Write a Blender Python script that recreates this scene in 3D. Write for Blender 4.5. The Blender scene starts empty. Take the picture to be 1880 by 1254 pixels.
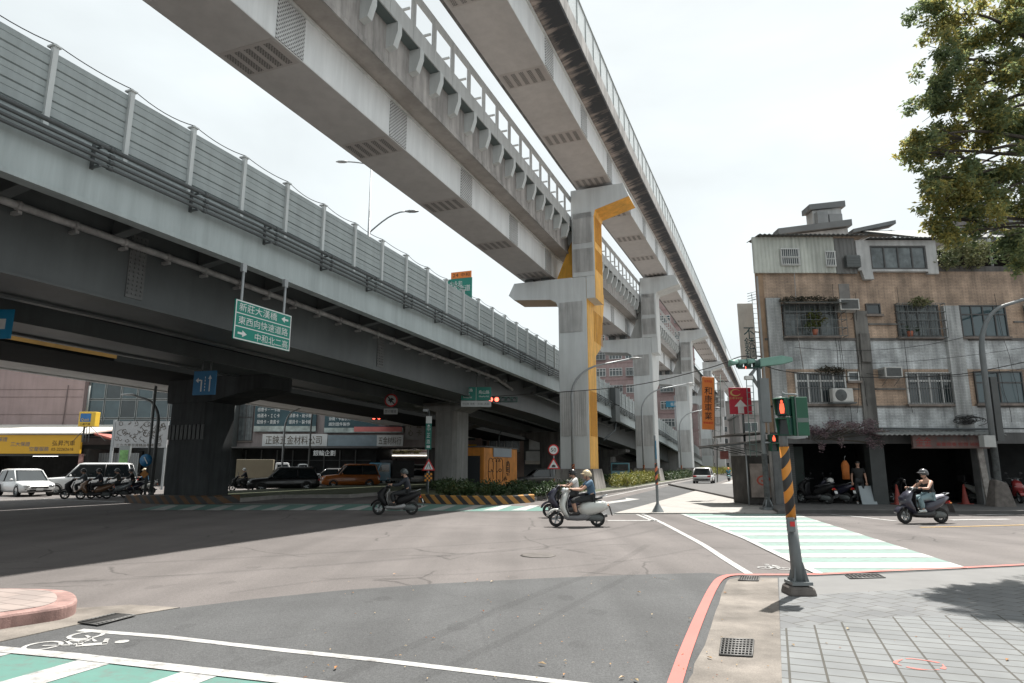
import bpy, bmesh, math, random
import numpy as np
from mathutils import Vector, Matrix, Quaternion
random.seed(7); RNG = np.random.default_rng(7)
C = bpy.context.scene.collection
PI = math.pi
R = math.radians

# ---------------------------------------------------------------- camera model
CAM_H = 1.62
PITCH = math.atan(230/1200.)
_c, _s = math.cos(PITCH), math.sin(PITCH)
def _ray(u, v):
    x = (u-940)/1200.; z = -(v-627)/1200.
    return (x, _c-z*_s, _s+z*_c)
def G(u, v, z=0.):                      # point of the level plane z seen in direction (u, v)
    d = _ray(u, v); t = (z-CAM_H)/d[2]
    return (d[0]*t, d[1]*t)
def AT(u, v, y):                        # point at depth y
    d = _ray(u, v); t = y/d[1]
    return (d[0]*t, y, CAM_H+d[2]*t)

# the elevated lines run along (a); s is the offset to the right of that axis
_n = math.hypot(.366, .931)
TX, TY = .366/_n, .931/_n
RZ = -math.atan2(TX, TY)
SKY_STRENGTH, SUN_STRENGTH, EXPOSURE = .10, 5.0, .96
def RF(s, a):
    return (TY*s+TX*a, -TX*s+TY*a)

# ---------------------------------------------------------------- mesh builder
class MB:
    def __init__(self):
        self.v = []; self.f = []; self.mi = []; self.sm = []; self.k = 0
    def add(self, vs, fs, smooth=False):
        b = len(self.v); self.v += [tuple(p) for p in vs]
        for f in fs:
            self.f.append([i+b for i in f]); self.mi.append(self.k); self.sm.append(smooth)
        return self
    def box(self, x0, x1, y0, y1, z0, z1):
        vs = [(x, y, z) for z in (z0, z1) for y in (y0, y1) for x in (x0, x1)]
        return self.add(vs, [(0,2,3,1),(4,5,7,6),(0,1,5,4),(2,6,7,3),(0,4,6,2),(1,3,7,5)])
    def obox(self, c, size, rx=0, ry=0, rz=0):
        m = Matrix.Translation(c) @ Matrix.Rotation(rz,4,'Z') @ Matrix.Rotation(ry,4,'Y') @ Matrix.Rotation(rx,4,'X')
        a, b, d = size[0]/2, size[1]/2, size[2]/2
        vs = [m @ Vector((x, y, z)) for z in (-d, d) for y in (-b, b) for x in (-a, a)]
        return self.add(vs, [(0,2,3,1),(4,5,7,6),(0,1,5,4),(2,6,7,3),(0,4,6,2),(1,3,7,5)])
    def prism(self, pts, axis, lo, hi):
        # polygon pts given in the two other axes (in x,y,z order), extruded along axis
        def mk(p, w):
            return {'x': (w, p[0], p[1]), 'y': (p[0], w, p[1]), 'z': (p[0], p[1], w)}[axis]
        n = len(pts)
        vs = [mk(p, lo) for p in pts]+[mk(p, hi) for p in pts]
        fs = [list(range(n))[::-1], list(range(n, 2*n))]
        fs += [(i, (i+1) % n, n+(i+1) % n, n+i) for i in range(n)]
        return self.add(vs, fs)
    def sweep(self, path, prof, closed=True, cap=True):
        # path: list of (origin, right, up); prof: list of (r, u)
        n = len(prof); vs = []; fs = []
        for o, r, u in path:
            o, r, u = Vector(o), Vector(r), Vector(u)
            vs += [o+r*p[0]+u*p[1] for p in prof]
        for i in range(len(path)-1):
            for j in range(n if closed else n-1):
                k = (j+1) % n
                fs.append((i*n+j, i*n+k, (i+1)*n+k, (i+1)*n+j))
        if cap and closed:
            fs.append(list(range(n))[::-1]); fs.append([(len(path)-1)*n+j for j in range(n)])
        return self.add(vs, fs)
    def tube(self, pts, r, n=8, cap=True, smooth=True):
        pts = [Vector(p) for p in pts]; m = len(pts)
        rs = r if isinstance(r, (list, tuple)) else [r]*m
        vs = []; fs = []; prev = None
        for i, p in enumerate(pts):
            if i == 0: d = pts[1]-p
            elif i == m-1: d = p-pts[i-1]
            else: d = (pts[i+1]-p).normalized()+(p-pts[i-1]).normalized()
            d.normalize()
            if prev is None:
                up = Vector((0,0,1)) if abs(d.z) < .9 else Vector((1,0,0))
                a = d.cross(up).normalized()
            else:
                a = (prev-d*prev.dot(d)).normalized()
            b = d.cross(a); prev = a
            for j in range(n):
                t = 2*PI*j/n
                vs.append(p+(a*math.cos(t)+b*math.sin(t))*rs[i])
        for i in range(m-1):
            for j in range(n):
                k = (j+1) % n
                fs.append((i*n+j, i*n+k, (i+1)*n+k, (i+1)*n+j))
        self.add(vs, fs, smooth)
        if cap:
            b = len(self.v)-len(vs)
            self.f.append([b+j for j in range(n)][::-1]); self.mi.append(self.k); self.sm.append(False)
            self.f.append([b+(m-1)*n+j for j in range(n)]); self.mi.append(self.k); self.sm.append(False)
        return self
    def lathe(self, prof, c=(0,0,0), axis='z', n=16, smooth=True):
        vs = []; fs = []; m = len(prof)
        for r, h in prof:
            for j in range(n):
                t = 2*PI*j/n; a, b = r*math.cos(t), r*math.sin(t)
                p = {'z': (a, b, h), 'x': (h, a, b), 'y': (b, h, a)}[axis]
                vs.append((p[0]+c[0], p[1]+c[1], p[2]+c[2]))
        for i in range(m-1):
            for j in range(n):
                k = (j+1) % n
                fs.append((i*n+j, i*n+k, (i+1)*n+k, (i+1)*n+j))
        return self.add(vs, fs, smooth)
    def ell(self, c, r, n=12, m=8, t0=0., t1=PI):
        prof = []; vs = []; fs = []
        for i in range(m+1):
            t = t0+(t1-t0)*i/m
            for j in range(n):
                p = 2*PI*j/n
                vs.append((c[0]+r[0]*math.sin(t)*math.cos(p), c[1]+r[1]*math.sin(t)*math.sin(p), c[2]+r[2]*math.cos(t)))
        for i in range(m):
            for j in range(n):
                k = (j+1) % n
                fs.append((i*n+j, (i+1)*n+j, (i+1)*n+k, i*n+k))
        return self.add(vs, fs, True)
    def loft(self, rings, smooth=True, cap=True):
        n = len(rings[0]); vs = [p for r in rings for p in r]; fs = []
        for i in range(len(rings)-1):
            for j in range(n):
                k = (j+1) % n
                fs.append((i*n+j, i*n+k, (i+1)*n+k, (i+1)*n+j))
        if cap:
            fs.append(list(range(n))[::-1]); fs.append([(len(rings)-1)*n+j for j in range(n)])
        return self.add(vs, fs, smooth)
    def shell(self, path, n=14, pw=2.6, smooth=True):
        # loft along the y/z plane: (y, z, half width in x, half thickness) per station
        rings = []
        for i, (y, z, w, th) in enumerate(path):
            a = path[max(i-1, 0)]; b = path[min(i+1, len(path)-1)]
            dy, dz = b[0]-a[0], b[1]-a[1]; l = math.hypot(dy, dz) or 1
            ny, nz = -dz/l, dy/l
            ring = []
            for j in range(n):
                t = 2*PI*j/n; cx, sx = math.cos(t), math.sin(t)
                e = 2/pw
                x = w*math.copysign(abs(cx)**e, cx); q = th*math.copysign(abs(sx)**e, sx)
                ring.append((x, y+ny*q, z+nz*q))
            rings.append(ring)
        return self.loft(rings, smooth)
    def poly(self, pts, z=None):
        vs = [(p[0], p[1], z) if z is not None else p for p in pts]
        return self.add(vs, [list(range(len(vs)))])
    def slab(self, pts, z0, z1):
        return self.prism(pts, 'z', z0, z1)
    def build(self, name, mats, parent=None, org=(0,0,0), bevel=0, loc=None, rz=None, seg=1):
        me = bpy.data.meshes.new(name)
        ox, oy, oz = org
        me.from_pydata([(x-ox, y-oy, z-oz) for x, y, z in self.v], [], self.f)
        if not isinstance(mats, (list, tuple)): mats = [mats]
        for m in mats: me.materials.append(m)
        me.polygons.foreach_set('material_index', self.mi)
        me.polygons.foreach_set('use_smooth', self.sm)
        me.validate(); me.update()
        bm = bmesh.new(); bm.from_mesh(me); bmesh.ops.recalc_face_normals(bm, faces=bm.faces); bm.to_mesh(me); bm.free()
        o = bpy.data.objects.new(name, me); C.objects.link(o)
        if parent: o.parent = parent
        if loc is not None: o.location = loc
        if rz is not None: o.rotation_euler = (0,0,rz)
        if bevel:
            b = o.modifiers.new('bevel', 'BEVEL'); b.width = bevel; b.segments = seg; b.limit_method = 'ANGLE'; b.angle_limit = R(40)
        return o

def tag(o, label, cat, group=None, kind=None):
    o['label'] = label; o['category'] = cat
    if group: o['group'] = group
    if kind: o['kind'] = kind
    return o
def thing(name, label, cat, loc=(0,0,0), rz=0, group=None):
    o = bpy.data.objects.new(name, None); C.objects.link(o)
    o.location = loc; o.rotation_euler = (0,0,rz); o.empty_display_size = .3
    return tag(o, label, cat, group)
def struct(o):
    o['kind'] = 'structure'; return o
def copy_tree(o, parent=None):
    c = o.copy(); C.objects.link(c)
    if parent: c.parent = parent
    for ch in list(o.children):
        copy_tree(ch, c)
    return c
def road_thing(name, label, cat, s, a, group=None):
    x, y = RF(s, a)
    return thing(name, label, cat, (x, y, 0), RZ, group)

# deferred text and skin objects, turned into plain meshes at the end
LATER = []
def text(name, body, mat, parent, w, h, loc, rot=(PI/2,0,0), ex=.004, org=None):
    """lettering filling a w x h box centred at loc (local to parent)"""
    cu = bpy.data.curves.new(name, 'FONT'); cu.body = body; cu.extrude = 0; cu.resolution_u = 2
    o = bpy.data.objects.new(name, cu); C.objects.link(o); o.parent = parent
    o.location = loc; o.rotation_euler = rot
    LATER.append(('text', o, w, h, ex, mat)); return o
def skin(name, verts, edges, radii, mats, parent, roots=(0,), sub=1, extra=None):
    me = bpy.data.meshes.new(name); me.from_pydata(verts, edges, []); me.update()
    o = bpy.data.objects.new(name, me); C.objects.link(o); o.parent = parent
    for m in (mats if isinstance(mats, (list, tuple)) else [mats]): me.materials.append(m)
    o.modifiers.new('skin', 'SKIN').use_smooth_shade = True
    sd = me.skin_vertices[0].data if me.skin_vertices else None
    if sd is None:
        me.attributes.new  # skin layer is made by the modifier
    for i, r in enumerate(radii):
        sd[i].radius = r if isinstance(r, tuple) else (r, r); sd[i].use_root = i in roots
    if sub:
        m = o.modifiers.new('sub', 'SUBSURF'); m.levels = sub; m.render_levels = sub
    LATER.append(('skin', o)); return o
def finish_deferred():
    bpy.context.view_layer.update()
    dg = bpy.context.evaluated_depsgraph_get()
    done = []
    for it in LATER:
        done.append(bpy.data.meshes.new_from_object(it[1].evaluated_get(dg)))
    for it, me in zip(LATER, done):
        o = it[1]; nm = o.name
        n = bpy.data.objects.new('tmp', me); C.objects.link(n)
        n.parent = o.parent; n.location = o.location; n.rotation_euler = o.rotation_euler
        for k in o.keys():
            if k in ('label', 'category', 'group', 'kind'): n[k] = o[k]
        if it[0] == 'text':
            w, h, ex, mat = it[2:]
            if len(me.vertices):
                co = np.empty(len(me.vertices)*3, dtype=np.float32); me.vertices.foreach_get('co', co); co = co.reshape(-1, 3)
                lo, hi = co[:, :2].min(0), co[:, :2].max(0)
                sc = np.array([w, h])/np.maximum(hi-lo, 1e-6)
                co[:, :2] = (co[:, :2]-(lo+hi)/2)*sc; co[:, 2] = ex
                me.vertices.foreach_set('co', co.ravel())
            me.materials.clear(); me.materials.append(mat); me.update()
        d = o.data; bpy.data.objects.remove(o)
        n.name = nm

# ---------------------------------------------------------------- materials
MATS = {}
def pm(name, col, rough=.6, var=.12, scale=2., bump=0., metal=0., streak=0., spec=.5, emit=0., fine=0.):
    if name in MATS: return MATS[name]
    m = bpy.data.materials.new(name); m.use_nodes = True; nt = m.node_tree; N = nt.nodes; L = nt.links
    b = N['Principled BSDF']; MATS[name] = m
    b.inputs['Roughness'].default_value = rough; b.inputs['Metallic'].default_value = metal
    b.inputs['Specular IOR Level'].default_value = spec
    tc = N.new('ShaderNodeTexCoord')
    def noise(sc, det, rgh=.6, stretch=None):
        n = N.new('ShaderNodeTexNoise'); n.inputs['Scale'].default_value = sc; n.inputs['Detail'].default_value = det
        n.inputs['Roughness'].default_value = rgh
        if stretch:
            mp = N.new('ShaderNodeMapping'); mp.inputs['Scale'].default_value = stretch
            L.new(tc.outputs['Object'], mp.inputs['Vector']); L.new(mp.outputs[0], n.inputs['Vector'])
        else: L.new(tc.outputs['Object'], n.inputs['Vector'])
        return n
    def rng(sock, a, c, lo, hi):
        r = N.new('ShaderNodeMapRange'); r.inputs[1].default_value = a; r.inputs[2].default_value = c
        r.inputs[3].default_value = lo; r.inputs[4].default_value = hi
        L.new(sock, r.inputs[0]); return r.outputs[0]
    def mul(a, bb):
        q = N.new('ShaderNodeMath'); q.operation = 'MULTIPLY'; L.new(a, q.inputs[0]); L.new(bb, q.inputs[1]); return q.outputs[0]
    n1 = noise(scale, 5)
    f = rng(n1.outputs[0], .3, .7, 1-var, 1+var)
    if fine:
        f = mul(f, rng(noise(scale*60, 2).outputs[0], .3, .7, 1-fine, 1+fine))
    if streak:
        f = mul(f, rng(noise(1., 5, .65, (2.2, 2.2, .22)).outputs[0], .36, .62, 1-streak, 1.05))
    v = N.new('ShaderNodeVectorMath'); v.operation = 'SCALE'; v.inputs[0].default_value = col[:3]
    L.new(f, v.inputs['Scale']); L.new(v.outputs[0], b.inputs['Base Color'])
    if bump:
        bp = N.new('ShaderNodeBump'); bp.inputs['Strength'].default_value = bump; bp.inputs['Distance'].default_value = .02
        L.new(noise(scale*12, 4).outputs[0], bp.inputs['Height']); L.new(bp.outputs[0], b.inputs['Normal'])
    if emit:
        b.inputs['Emission Color'].default_value = (*col[:3], 1); b.inputs['Emission Strength'].default_value = emit
    return m

def brick(name, c1, c2, mortar, bw, bh, ms, rot=(0,0,0), rough=.7, streak=.0, var=.15, offset=.5, msm=.1, bump=.3):
    """tiles / pavers laid in object space"""
    m = pm(name, (1,1,1), rough, var, 1.2, 0, 0, streak); nt = m.node_tree; N = nt.nodes; L = nt.links
    b = N['Principled BSDF']; src = b.inputs['Base Color'].links[0].from_socket
    tc = N.new('ShaderNodeTexCoord'); mp = N.new('ShaderNodeMapping'); mp.inputs['Rotation'].default_value = rot
    bt = N.new('ShaderNodeTexBrick'); bt.offset = offset
    bt.inputs['Color1'].default_value = (*c1,1); bt.inputs['Color2'].default_value = (*c2,1); bt.inputs['Mortar'].default_value = (*mortar,1)
    bt.inputs['Scale'].default_value = 1; bt.inputs['Brick Width'].default_value = bw; bt.inputs['Row Height'].default_value = bh
    bt.inputs['Mortar Size'].default_value = ms; bt.inputs['Mortar Smooth'].default_value = msm
    L.new(tc.outputs['Object'], mp.inputs[0]); L.new(mp.outputs[0], bt.inputs[0])
    mx = N.new('ShaderNodeMix'); mx.data_type = 'RGBA'; mx.blend_type = 'MULTIPLY'; mx.inputs[0].default_value = 1
    L.new(bt.outputs[0], mx.inputs[6]); L.new(src, mx.inputs[7]); L.new(mx.outputs[2], b.inputs['Base Color'])
    if bump:
        bp = N.new('ShaderNodeBump'); bp.inputs['Strength'].default_value = bump; bp.inputs['Distance'].default_value = .01; bp.invert = True
        L.new(bt.outputs['Fac'], bp.inputs['Height']); L.new(bp.outputs[0], b.inputs['Normal'])
    return m

def leafmat(name, cols, trans=.35):
    m = bpy.data.materials.new(name); m.use_nodes = True; nt = m.node_tree; N = nt.nodes; L = nt.links
    b = N['Principled BSDF']; b.inputs['Roughness'].default_value = .5
    g = N.new('ShaderNodeNewGeometry'); cr = N.new('ShaderNodeValToRGB')
    e = cr.color_ramp.elements
    while len(e) < len(cols): e.new(.5)
    for i, cc in enumerate(cols):
        e[i].position = i/(len(cols)-1); e[i].color = (*cc, 1)
    tc = N.new('ShaderNodeTexCoord'); n = N.new('ShaderNodeTexNoise'); n.inputs['Scale'].default_value = 1.1; n.inputs['Detail'].default_value = 2
    L.new(tc.outputs['Object'], n.inputs[0])
    ad = N.new('ShaderNodeMath'); ad.operation = 'MULTIPLY_ADD'; ad.inputs[1].default_value = .45
    mr = N.new('ShaderNodeMapRange'); mr.inputs[1].default_value = .35; mr.inputs[2].default_value = .65; mr.inputs[4].default_value = .55
    L.new(n.outputs[0], mr.inputs[0]); L.new(g.outputs['Random Per Island'], ad.inputs[0]); L.new(mr.outputs[0], ad.inputs[2])
    L.new(ad.outputs[0], cr.inputs[0]); L.new(cr.outputs[0], b.inputs['Base Color'])
    t = N.new('ShaderNodeBsdfTranslucent'); L.new(cr.outputs[0], t.inputs[0])
    mx = N.new('ShaderNodeMixShader'); mx.inputs[0].default_value = trans
    L.new(b.outputs[0], mx.inputs[1]); L.new(t.outputs[0], mx.inputs[2]); L.new(mx.outputs[0], N['Material Output'].inputs[0])
    MATS[name] = m; return m

def glass(name, col, rough=.08, alpha=1.):
    m = pm(name, col, rough, .25, .8, 0, 0, 0, .8)
    if alpha < 1: m.node_tree.nodes['Principled BSDF'].inputs['Alpha'].default_value = alpha
    return m

def leaves(mb, centres, radii, n, size, rng, droop=.3, hollow=.0, aspect=.45):
    """n folded leaves scattered through ellipsoids"""
    centres = np.array(centres, float); radii = np.array(radii, float)
    vol = radii.prod(1)**(2/3); pick = rng.choice(len(centres), n, p=vol/vol.sum())
    d = rng.normal(size=(n, 3)); d /= np.linalg.norm(d, axis=1)[:, None]
    rr = (hollow+(1-hollow)*rng.random(n)**(1/2.2))
    pos = centres[pick]+d*radii[pick]*rr[:, None]
    ax = rng.normal(size=(n, 3)); ax[:, 2] = ax[:, 2]*.6-droop; ax /= np.linalg.norm(ax, axis=1)[:, None]
    sd = np.cross(ax, rng.normal(size=(n, 3))); sd /= np.linalg.norm(sd, axis=1)[:, None]
    nr = np.cross(ax, sd)
    L = size*(.6+.8*rng.random(n))[:, None]; W = L*aspect
    a = pos; b = pos+ax*L*.5+sd*W*.5+nr*W*.18; c = pos+ax*L; e = pos+ax*L*.5-sd*W*.5+nr*W*.18
    vs = np.stack([a, b, c, e], 1).reshape(-1, 3)
    base = len(mb.v); mb.v += [tuple(p) for p in vs.tolist()]
    for i in range(n):
        k = base+4*i
        mb.f.append([k, k+1, k+2]); mb.f.append([k, k+2, k+3]); mb.mi += [mb.k, mb.k]; mb.sm += [False, False]
    return mb

# shared materials
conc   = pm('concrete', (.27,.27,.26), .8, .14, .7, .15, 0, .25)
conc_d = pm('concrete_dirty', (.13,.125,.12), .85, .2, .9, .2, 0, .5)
conc_w = pm('pale_concrete', (.60,.61,.60), .7, .06, .5, .05, 0, .12)
steelw = pm('pale_painted_steel', (.58,.61,.61), .5, .05, .5, 0, 0, .10)
greyst = pm('grey_green_steel', (.30,.335,.335), .55, .08, .6, 0, 0, .15)
darkst = pm('dark_steel', (.10,.11,.11), .5, .15, 1)
pipe_m = pm('grey_pipe', (.075,.085,.088), .45, .15, 1.5)
galv   = pm('galvanised_steel', (.33,.35,.36), .45, .1, 2, 0, .3)
black  = pm('black_plastic', (.018,.018,.02), .45, .1, 4)
rubber = pm('tyre_rubber', (.02,.02,.02), .85, .15, 8)
chrome = pm('polished_metal', (.6,.6,.6), .2, .05, 4, 0, .9)
white  = pm('white_paint', (.55,.55,.54), .5, .06, 2)
yel    = pm('yellow_paint', (.84,.44,.06), .6, .12, 1.5, .05, 0, .22)
orange = pm('orange_paint', (.66,.25,.04), .65, .2, 1.2, .05, 0, .3)
redp   = pm('red_paint', (.55,.03,.03), .5, .08, 2)
bluep  = pm('blue_paint', (.02,.22,.42), .5, .06, 2)
sgreen = pm('sign_green', (.0,.16,.12), .45, .06, 2)
# ================================================================ GROUND
def g_poly(pix, z): return [G(u, v) for u, v in pix]
def sheet(name, pix, z, m, th=None, world=None):
    pts = world if world else g_poly(pix, 0)
    mb = MB()
    if th: mb.slab(pts, z-th, z)
    else: mb.poly(pts, z)
    return struct(mb.build(name, m))
def asphalt(name, col, tint, sc=.35):
    m = pm(name, col, .85, .17, sc, .0, 0, 0, .3, 0, .10); nt = m.node_tree; N = nt.nodes; L = nt.links
    b = N['Principled BSDF']; src = b.inputs['Base Color'].links[0].from_socket
    tc = N.new('ShaderNodeTexCoord')
    n = N.new('ShaderNodeTexNoise'); n.inputs['Scale'].default_value = 90; n.inputs['Detail'].default_value = 3
    L.new(tc.outputs['Object'], n.inputs[0])
    r = N.new('ShaderNodeMapRange'); r.inputs[1].default_value = .3; r.inputs[2].default_value = .7; r.inputs[3].default_value = .68; r.inputs[4].default_value = 1.32
    L.new(n.outputs[0], r.inputs[0])
    # cracks and old seams
    n2 = N.new('ShaderNodeTexNoise'); n2.inputs['Scale'].default_value = .9; n2.inputs['Detail'].default_value = 4
    L.new(tc.outputs['Object'], n2.inputs[0])
    va = N.new('ShaderNodeMix'); va.data_type = 'RGBA'; va.inputs[0].default_value = .35
    L.new(tc.outputs['Object'], va.inputs[6]); L.new(n2.outputs[1], va.inputs[7])
    vo = N.new('ShaderNodeTexVoronoi'); vo.feature = 'DISTANCE_TO_EDGE'; vo.inputs['Scale'].default_value = .55
    L.new(va.outputs[2], vo.inputs[0])
    cr = N.new('ShaderNodeMapRange'); cr.inputs[1].default_value = .0; cr.inputs[2].default_value = .012; cr.inputs[3].default_value = 1-tint; cr.inputs[4].default_value = 1
    L.new(vo.outputs[0], cr.inputs[0])
    n3 = N.new('ShaderNodeTexNoise'); n3.inputs['Scale'].default_value = .5; L.new(tc.outputs['Object'], n3.inputs[0])
    gt = N.new('ShaderNodeMapRange'); gt.inputs[1].default_value = .47; gt.inputs[2].default_value = .6; gt.inputs[3].default_value = 1; gt.inputs[4].default_value = 0
    L.new(n3.outputs[0], gt.inputs[0])
    mxx = N.new('ShaderNodeMath'); mxx.operation = 'MAXIMUM'; L.new(cr.outputs[0], mxx.inputs[0]); L.new(gt.outputs[0], mxx.inputs[1])
    q = N.new('ShaderNodeMath'); q.operation = 'MULTIPLY'; L.new(r.outputs[0], q.inputs[0]); L.new(mxx.outputs[0], q.inputs[1])
    # faint wheel-worn bands along the road
    mp = N.new('ShaderNodeMapping'); mp.inputs['Rotation'].default_value = (0,0,.3); mp.inputs['Scale'].default_value = (1.2,.05,1)
    L.new(tc.outputs['Object'], mp.inputs[0])
    n4 = N.new('ShaderNodeTexNoise'); n4.inputs['Scale'].default_value = 1; n4.inputs['Detail'].default_value = 3; L.new(mp.outputs[0], n4.inputs[0])
    r4 = N.new('ShaderNodeMapRange'); r4.inputs[1].default_value = .3; r4.inputs[2].default_value = .7; r4.inputs[3].default_value = .84; r4.inputs[4].default_value = 1.1
    L.new(n4.outputs[0], r4.inputs[0])
    q2 = N.new('ShaderNodeMath'); q2.operation = 'MULTIPLY'; L.new(q.outputs[0], q2.inputs[0]); L.new(r4.outputs[0], q2.inputs[1])
    v = N.new('ShaderNodeVectorMath'); v.operation = 'SCALE'; L.new(src, v.inputs[0]); L.new(q2.outputs[0], v.inputs['Scale'])
    L.new(v.outputs[0], b.inputs['Base Color'])
    bp = N.new('ShaderNodeBump'); bp.inputs['Strength'].default_value = .35; bp.inputs['Distance'].default_value = .006
    L.new(n.outputs[0], bp.inputs['Height']); L.new(bp.outputs[0], b.inputs['Normal'])
    return m
asph_old = asphalt('worn_asphalt', (.122,.111,.107), .45)
asph_new = asphalt('dark_asphalt', (.074,.0755,.077), .12, .5)
def worn(name, col, amt=.5):
    """road paint worn through to grey in specks"""
    m = pm(name, col, .6, .07, 2., 0, 0, 0, .4); nt = m.node_tree; N = nt.nodes; L = nt.links
    b = N['Principled BSDF']; src = b.inputs['Base Color'].links[0].from_socket
    tc = N.new('ShaderNodeTexCoord'); n = N.new('ShaderNodeTexNoise'); n.inputs['Scale'].default_value = 7; n.inputs['Detail'].default_value = 8; n.inputs['Roughness'].default_value = .75
    L.new(tc.outputs['Object'], n.inputs[0])
    r = N.new('ShaderNodeMapRange'); r.inputs[1].default_value = .49; r.inputs[2].default_value = .67; r.inputs[4].default_value = amt
    L.new(n.outputs[0], r.inputs[0])
    mx = N.new('ShaderNodeMix'); mx.data_type = 'RGBA'; mx.inputs[7].default_value = (.13,.122,.118,1)
    L.new(r.outputs[0], mx.inputs[0]); L.new(src, mx.inputs[6]); L.new(mx.outputs[2], b.inputs['Base Color'])
    return m
w_mark = worn('white_road_paint', (.38,.38,.372), .8)
g_mark = worn('green_road_paint', (.095,.20,.172), .65)
y_mark = worn('yellow_road_paint', (.40,.26,.09), .6)
r_mark = worn('faded_red_road_paint', (.42,.125,.105), .3)
kerb_m = pm('kerb_concrete', (.22,.21,.195), .85, .18, 2.5, .3, 0, .1)
gut_m = pm('gutter_concrete', (.175,.157,.139), .85, .34, 1.3, .35, 0, .25, .3, 0, .18)
walk_m = brick('light_paving', (.30,.285,.265), (.27,.258,.242), (.20,.19,.178), .6, .6, .012, (0,0,.5), .8, 0, .1)
pav_a = brick('grey_pavers', (.150,.158,.160), (.125,.132,.136), (.045,.042,.034), .27, .20, .010, (0,0,R(21.5)), .8, 0, .2, .0, .2, .6)
pav_b = brick('diagonal_pavers', (.135,.14,.142), (.112,.116,.12), (.06,.056,.048), .27, .27, .008, (0,0,R(62)), .8, 0, .2, .5, .2, .5)
band_m = pm('trowelled_concrete', (.15,.15,.148), .85, .1, 1.5, .1)

mb = MB(); S = 900
N_ = 24
xs = [-S, -300, -120, -60, -30, -15, -8, -4, 0, 4, 8, 15, 30, 60, 120, 300, S]
mb.add([(x, y, 0) for y in xs for x in xs], [(j*17+i, j*17+i+1, (j+1)*17+i+1, (j+1)*17+i) for j in range(16) for i in range(16)])
struct(mb.build('road', asph_old))
# resurfaced strip nearest the camera
pt = g_poly([(150,1135),(330,1117),(470,1100),(620,1085),(800,1072),(1000,1062),(1150,1056),(1300,1052),(1330,1056),(1228,1250)], 0)
sheet('road_patch', None, .004, asph_new, world=pt+[(1.0,4.9),(.2,.5),(-.5,-8),(-14,-8),(-12,2),(-7.2,5.6)])
# patch of newer asphalt on the far carriageway
sheet('road_patch', [(1135,945),(1190,930),(1262,905),(1340,878),(1356,871),(1338,868),(1262,884),(1150,912),(1095,928),(1060,945)], .004, asph_new)

def line(name, pix, w, m, z=.008, world=None):
    pts = [Vector((*p, 0)) for p in (world or g_poly(pix, 0))]
    mb = MB(); L = []; Rr = []
    for i, p in enumerate(pts):
        d = (pts[min(i+1, len(pts)-1)]-pts[max(i-1, 0)]).normalized(); n = Vector((-d.y, d.x, 0))
        L.append(p+n*w/2); Rr.append(p-n*w/2)
    vs = [(p.x, p.y, z) for p in L+Rr]; k = len(pts)
    mb.add(vs, [(i, i+1, k+i+1, k+i) for i in range(k-1)])
    return struct(mb.build(name, m))
def ext(a, b, d):                      # carry the line a-b on by d metres
    v = Vector(b)-Vector(a); v.normalize(); return tuple(Vector(b)+v*d)
def smooth_pts(pts, n=6):
    out = []
    for i in range(len(pts)-1):
        p0, p1, p2, p3 = [Vector(pts[min(max(k, 0), len(pts)-1)]) for k in (i-1, i, i+1, i+2)]
        for j in range(n):
            t = j/n
            out.append(tuple(.5*((2*p1)+(p2-p0)*t+(2*p0-5*p1+4*p2-p3)*t*t+(3*p1-p0-3*p2+p3)*t**3)))
    out.append(tuple(pts[-1])); return out
# near crossing, lower left
a0 = g_poly([(0,1195),(130,1207),(270,1223),(400,1238),(540,1254)], 0)
a0 = [ext(a0[1], a0[0], 6)]+a0+[ext(a0[-2], a0[-1], 5)]
dirv = Vector(G(100,1254))-Vector(G(215,1219)); dirv.normalize()
far_ = [Vector(p)+dirv*4.5 for p in a0]
sheet('crosswalk', None, .008, g_mark, world=[tuple(p) for p in a0]+[tuple(p) for p in far_[::-1]])
line('crosswalk_line', None, .15, w_mark, .016, world=a0)
p155, p215 = Vector(G(155,1211)), Vector(G(215,1217))
bw = (p215-p155); step = Vector(G(345,1232))-p155
mb = MB()
for k in range(-7, 8):
    q = p155+step*k
    mb.poly([(*q, .012), (*(q+bw), .012), (*(q+bw+dirv*4.5), .012), (*(q+dirv*4.5), .012)])
struct(mb.build('crosswalk_bars', w_mark))
b0 = g_poly([(146,1158),(300,1170),(500,1193),(700,1214),(850,1232),(1000,1250)], 0)
line('lane_line', None, .10, w_mark, world=b0+[ext(b0[-2], b0[-1], 3)])
# right crossing
cr = g_poly([(1250,944),(1462,944),(1620,994),(1785,1046),(1500,1053),(1370,990)], 0)
sheet('crosswalk', None, .008, worn('pale_green_road_paint', (.165,.245,.222), .6), world=cr)
line('crosswalk_line', [(1254,945),(1310,966),(1370,990),(1440,1024),(1503,1054)], .14, w_mark, .016)
mb = MB()
def lerp_edge(v, pts):
    for (u0, v0), (u1, v1) in zip(pts, pts[1:]):
        if v0 <= v <= v1: return u0+(u1-u0)*(v-v0)/(v1-v0)
    return pts[-1][0]
for v, h in ((949.5,1.2),(957,1.5),(964,1.7),(971.5,2.0),(981.5,2.4),(993.5,2.9),(1006.5,3.2),(1021,3.7),(1039,5)):
    l = lambda q: lerp_edge(q, [(1250,944),(1370,990),(1503,1054)])
    r = lambda q: lerp_edge(q, [(1462,944),(1620,994),(1790,1048)])
    mb.poly([(*G(l(v-h), v-h), .012), (*G(r(v-h), v-h), .012), (*G(r(v+h), v+h), .012), (*G(l(v+h), v+h), .012)])
struct(mb.build('crosswalk_bars', w_mark))
line('lane_line', None, .13, w_mark, world=smooth_pts(g_poly([(1180,944),(1215,960),(1255,981),(1290,1000),(1330,1026),(1375,1054)], 0)))
line('lane_line', [(1120,944.5),(1170,945),(1200,957)], .12, w_mark)
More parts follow.
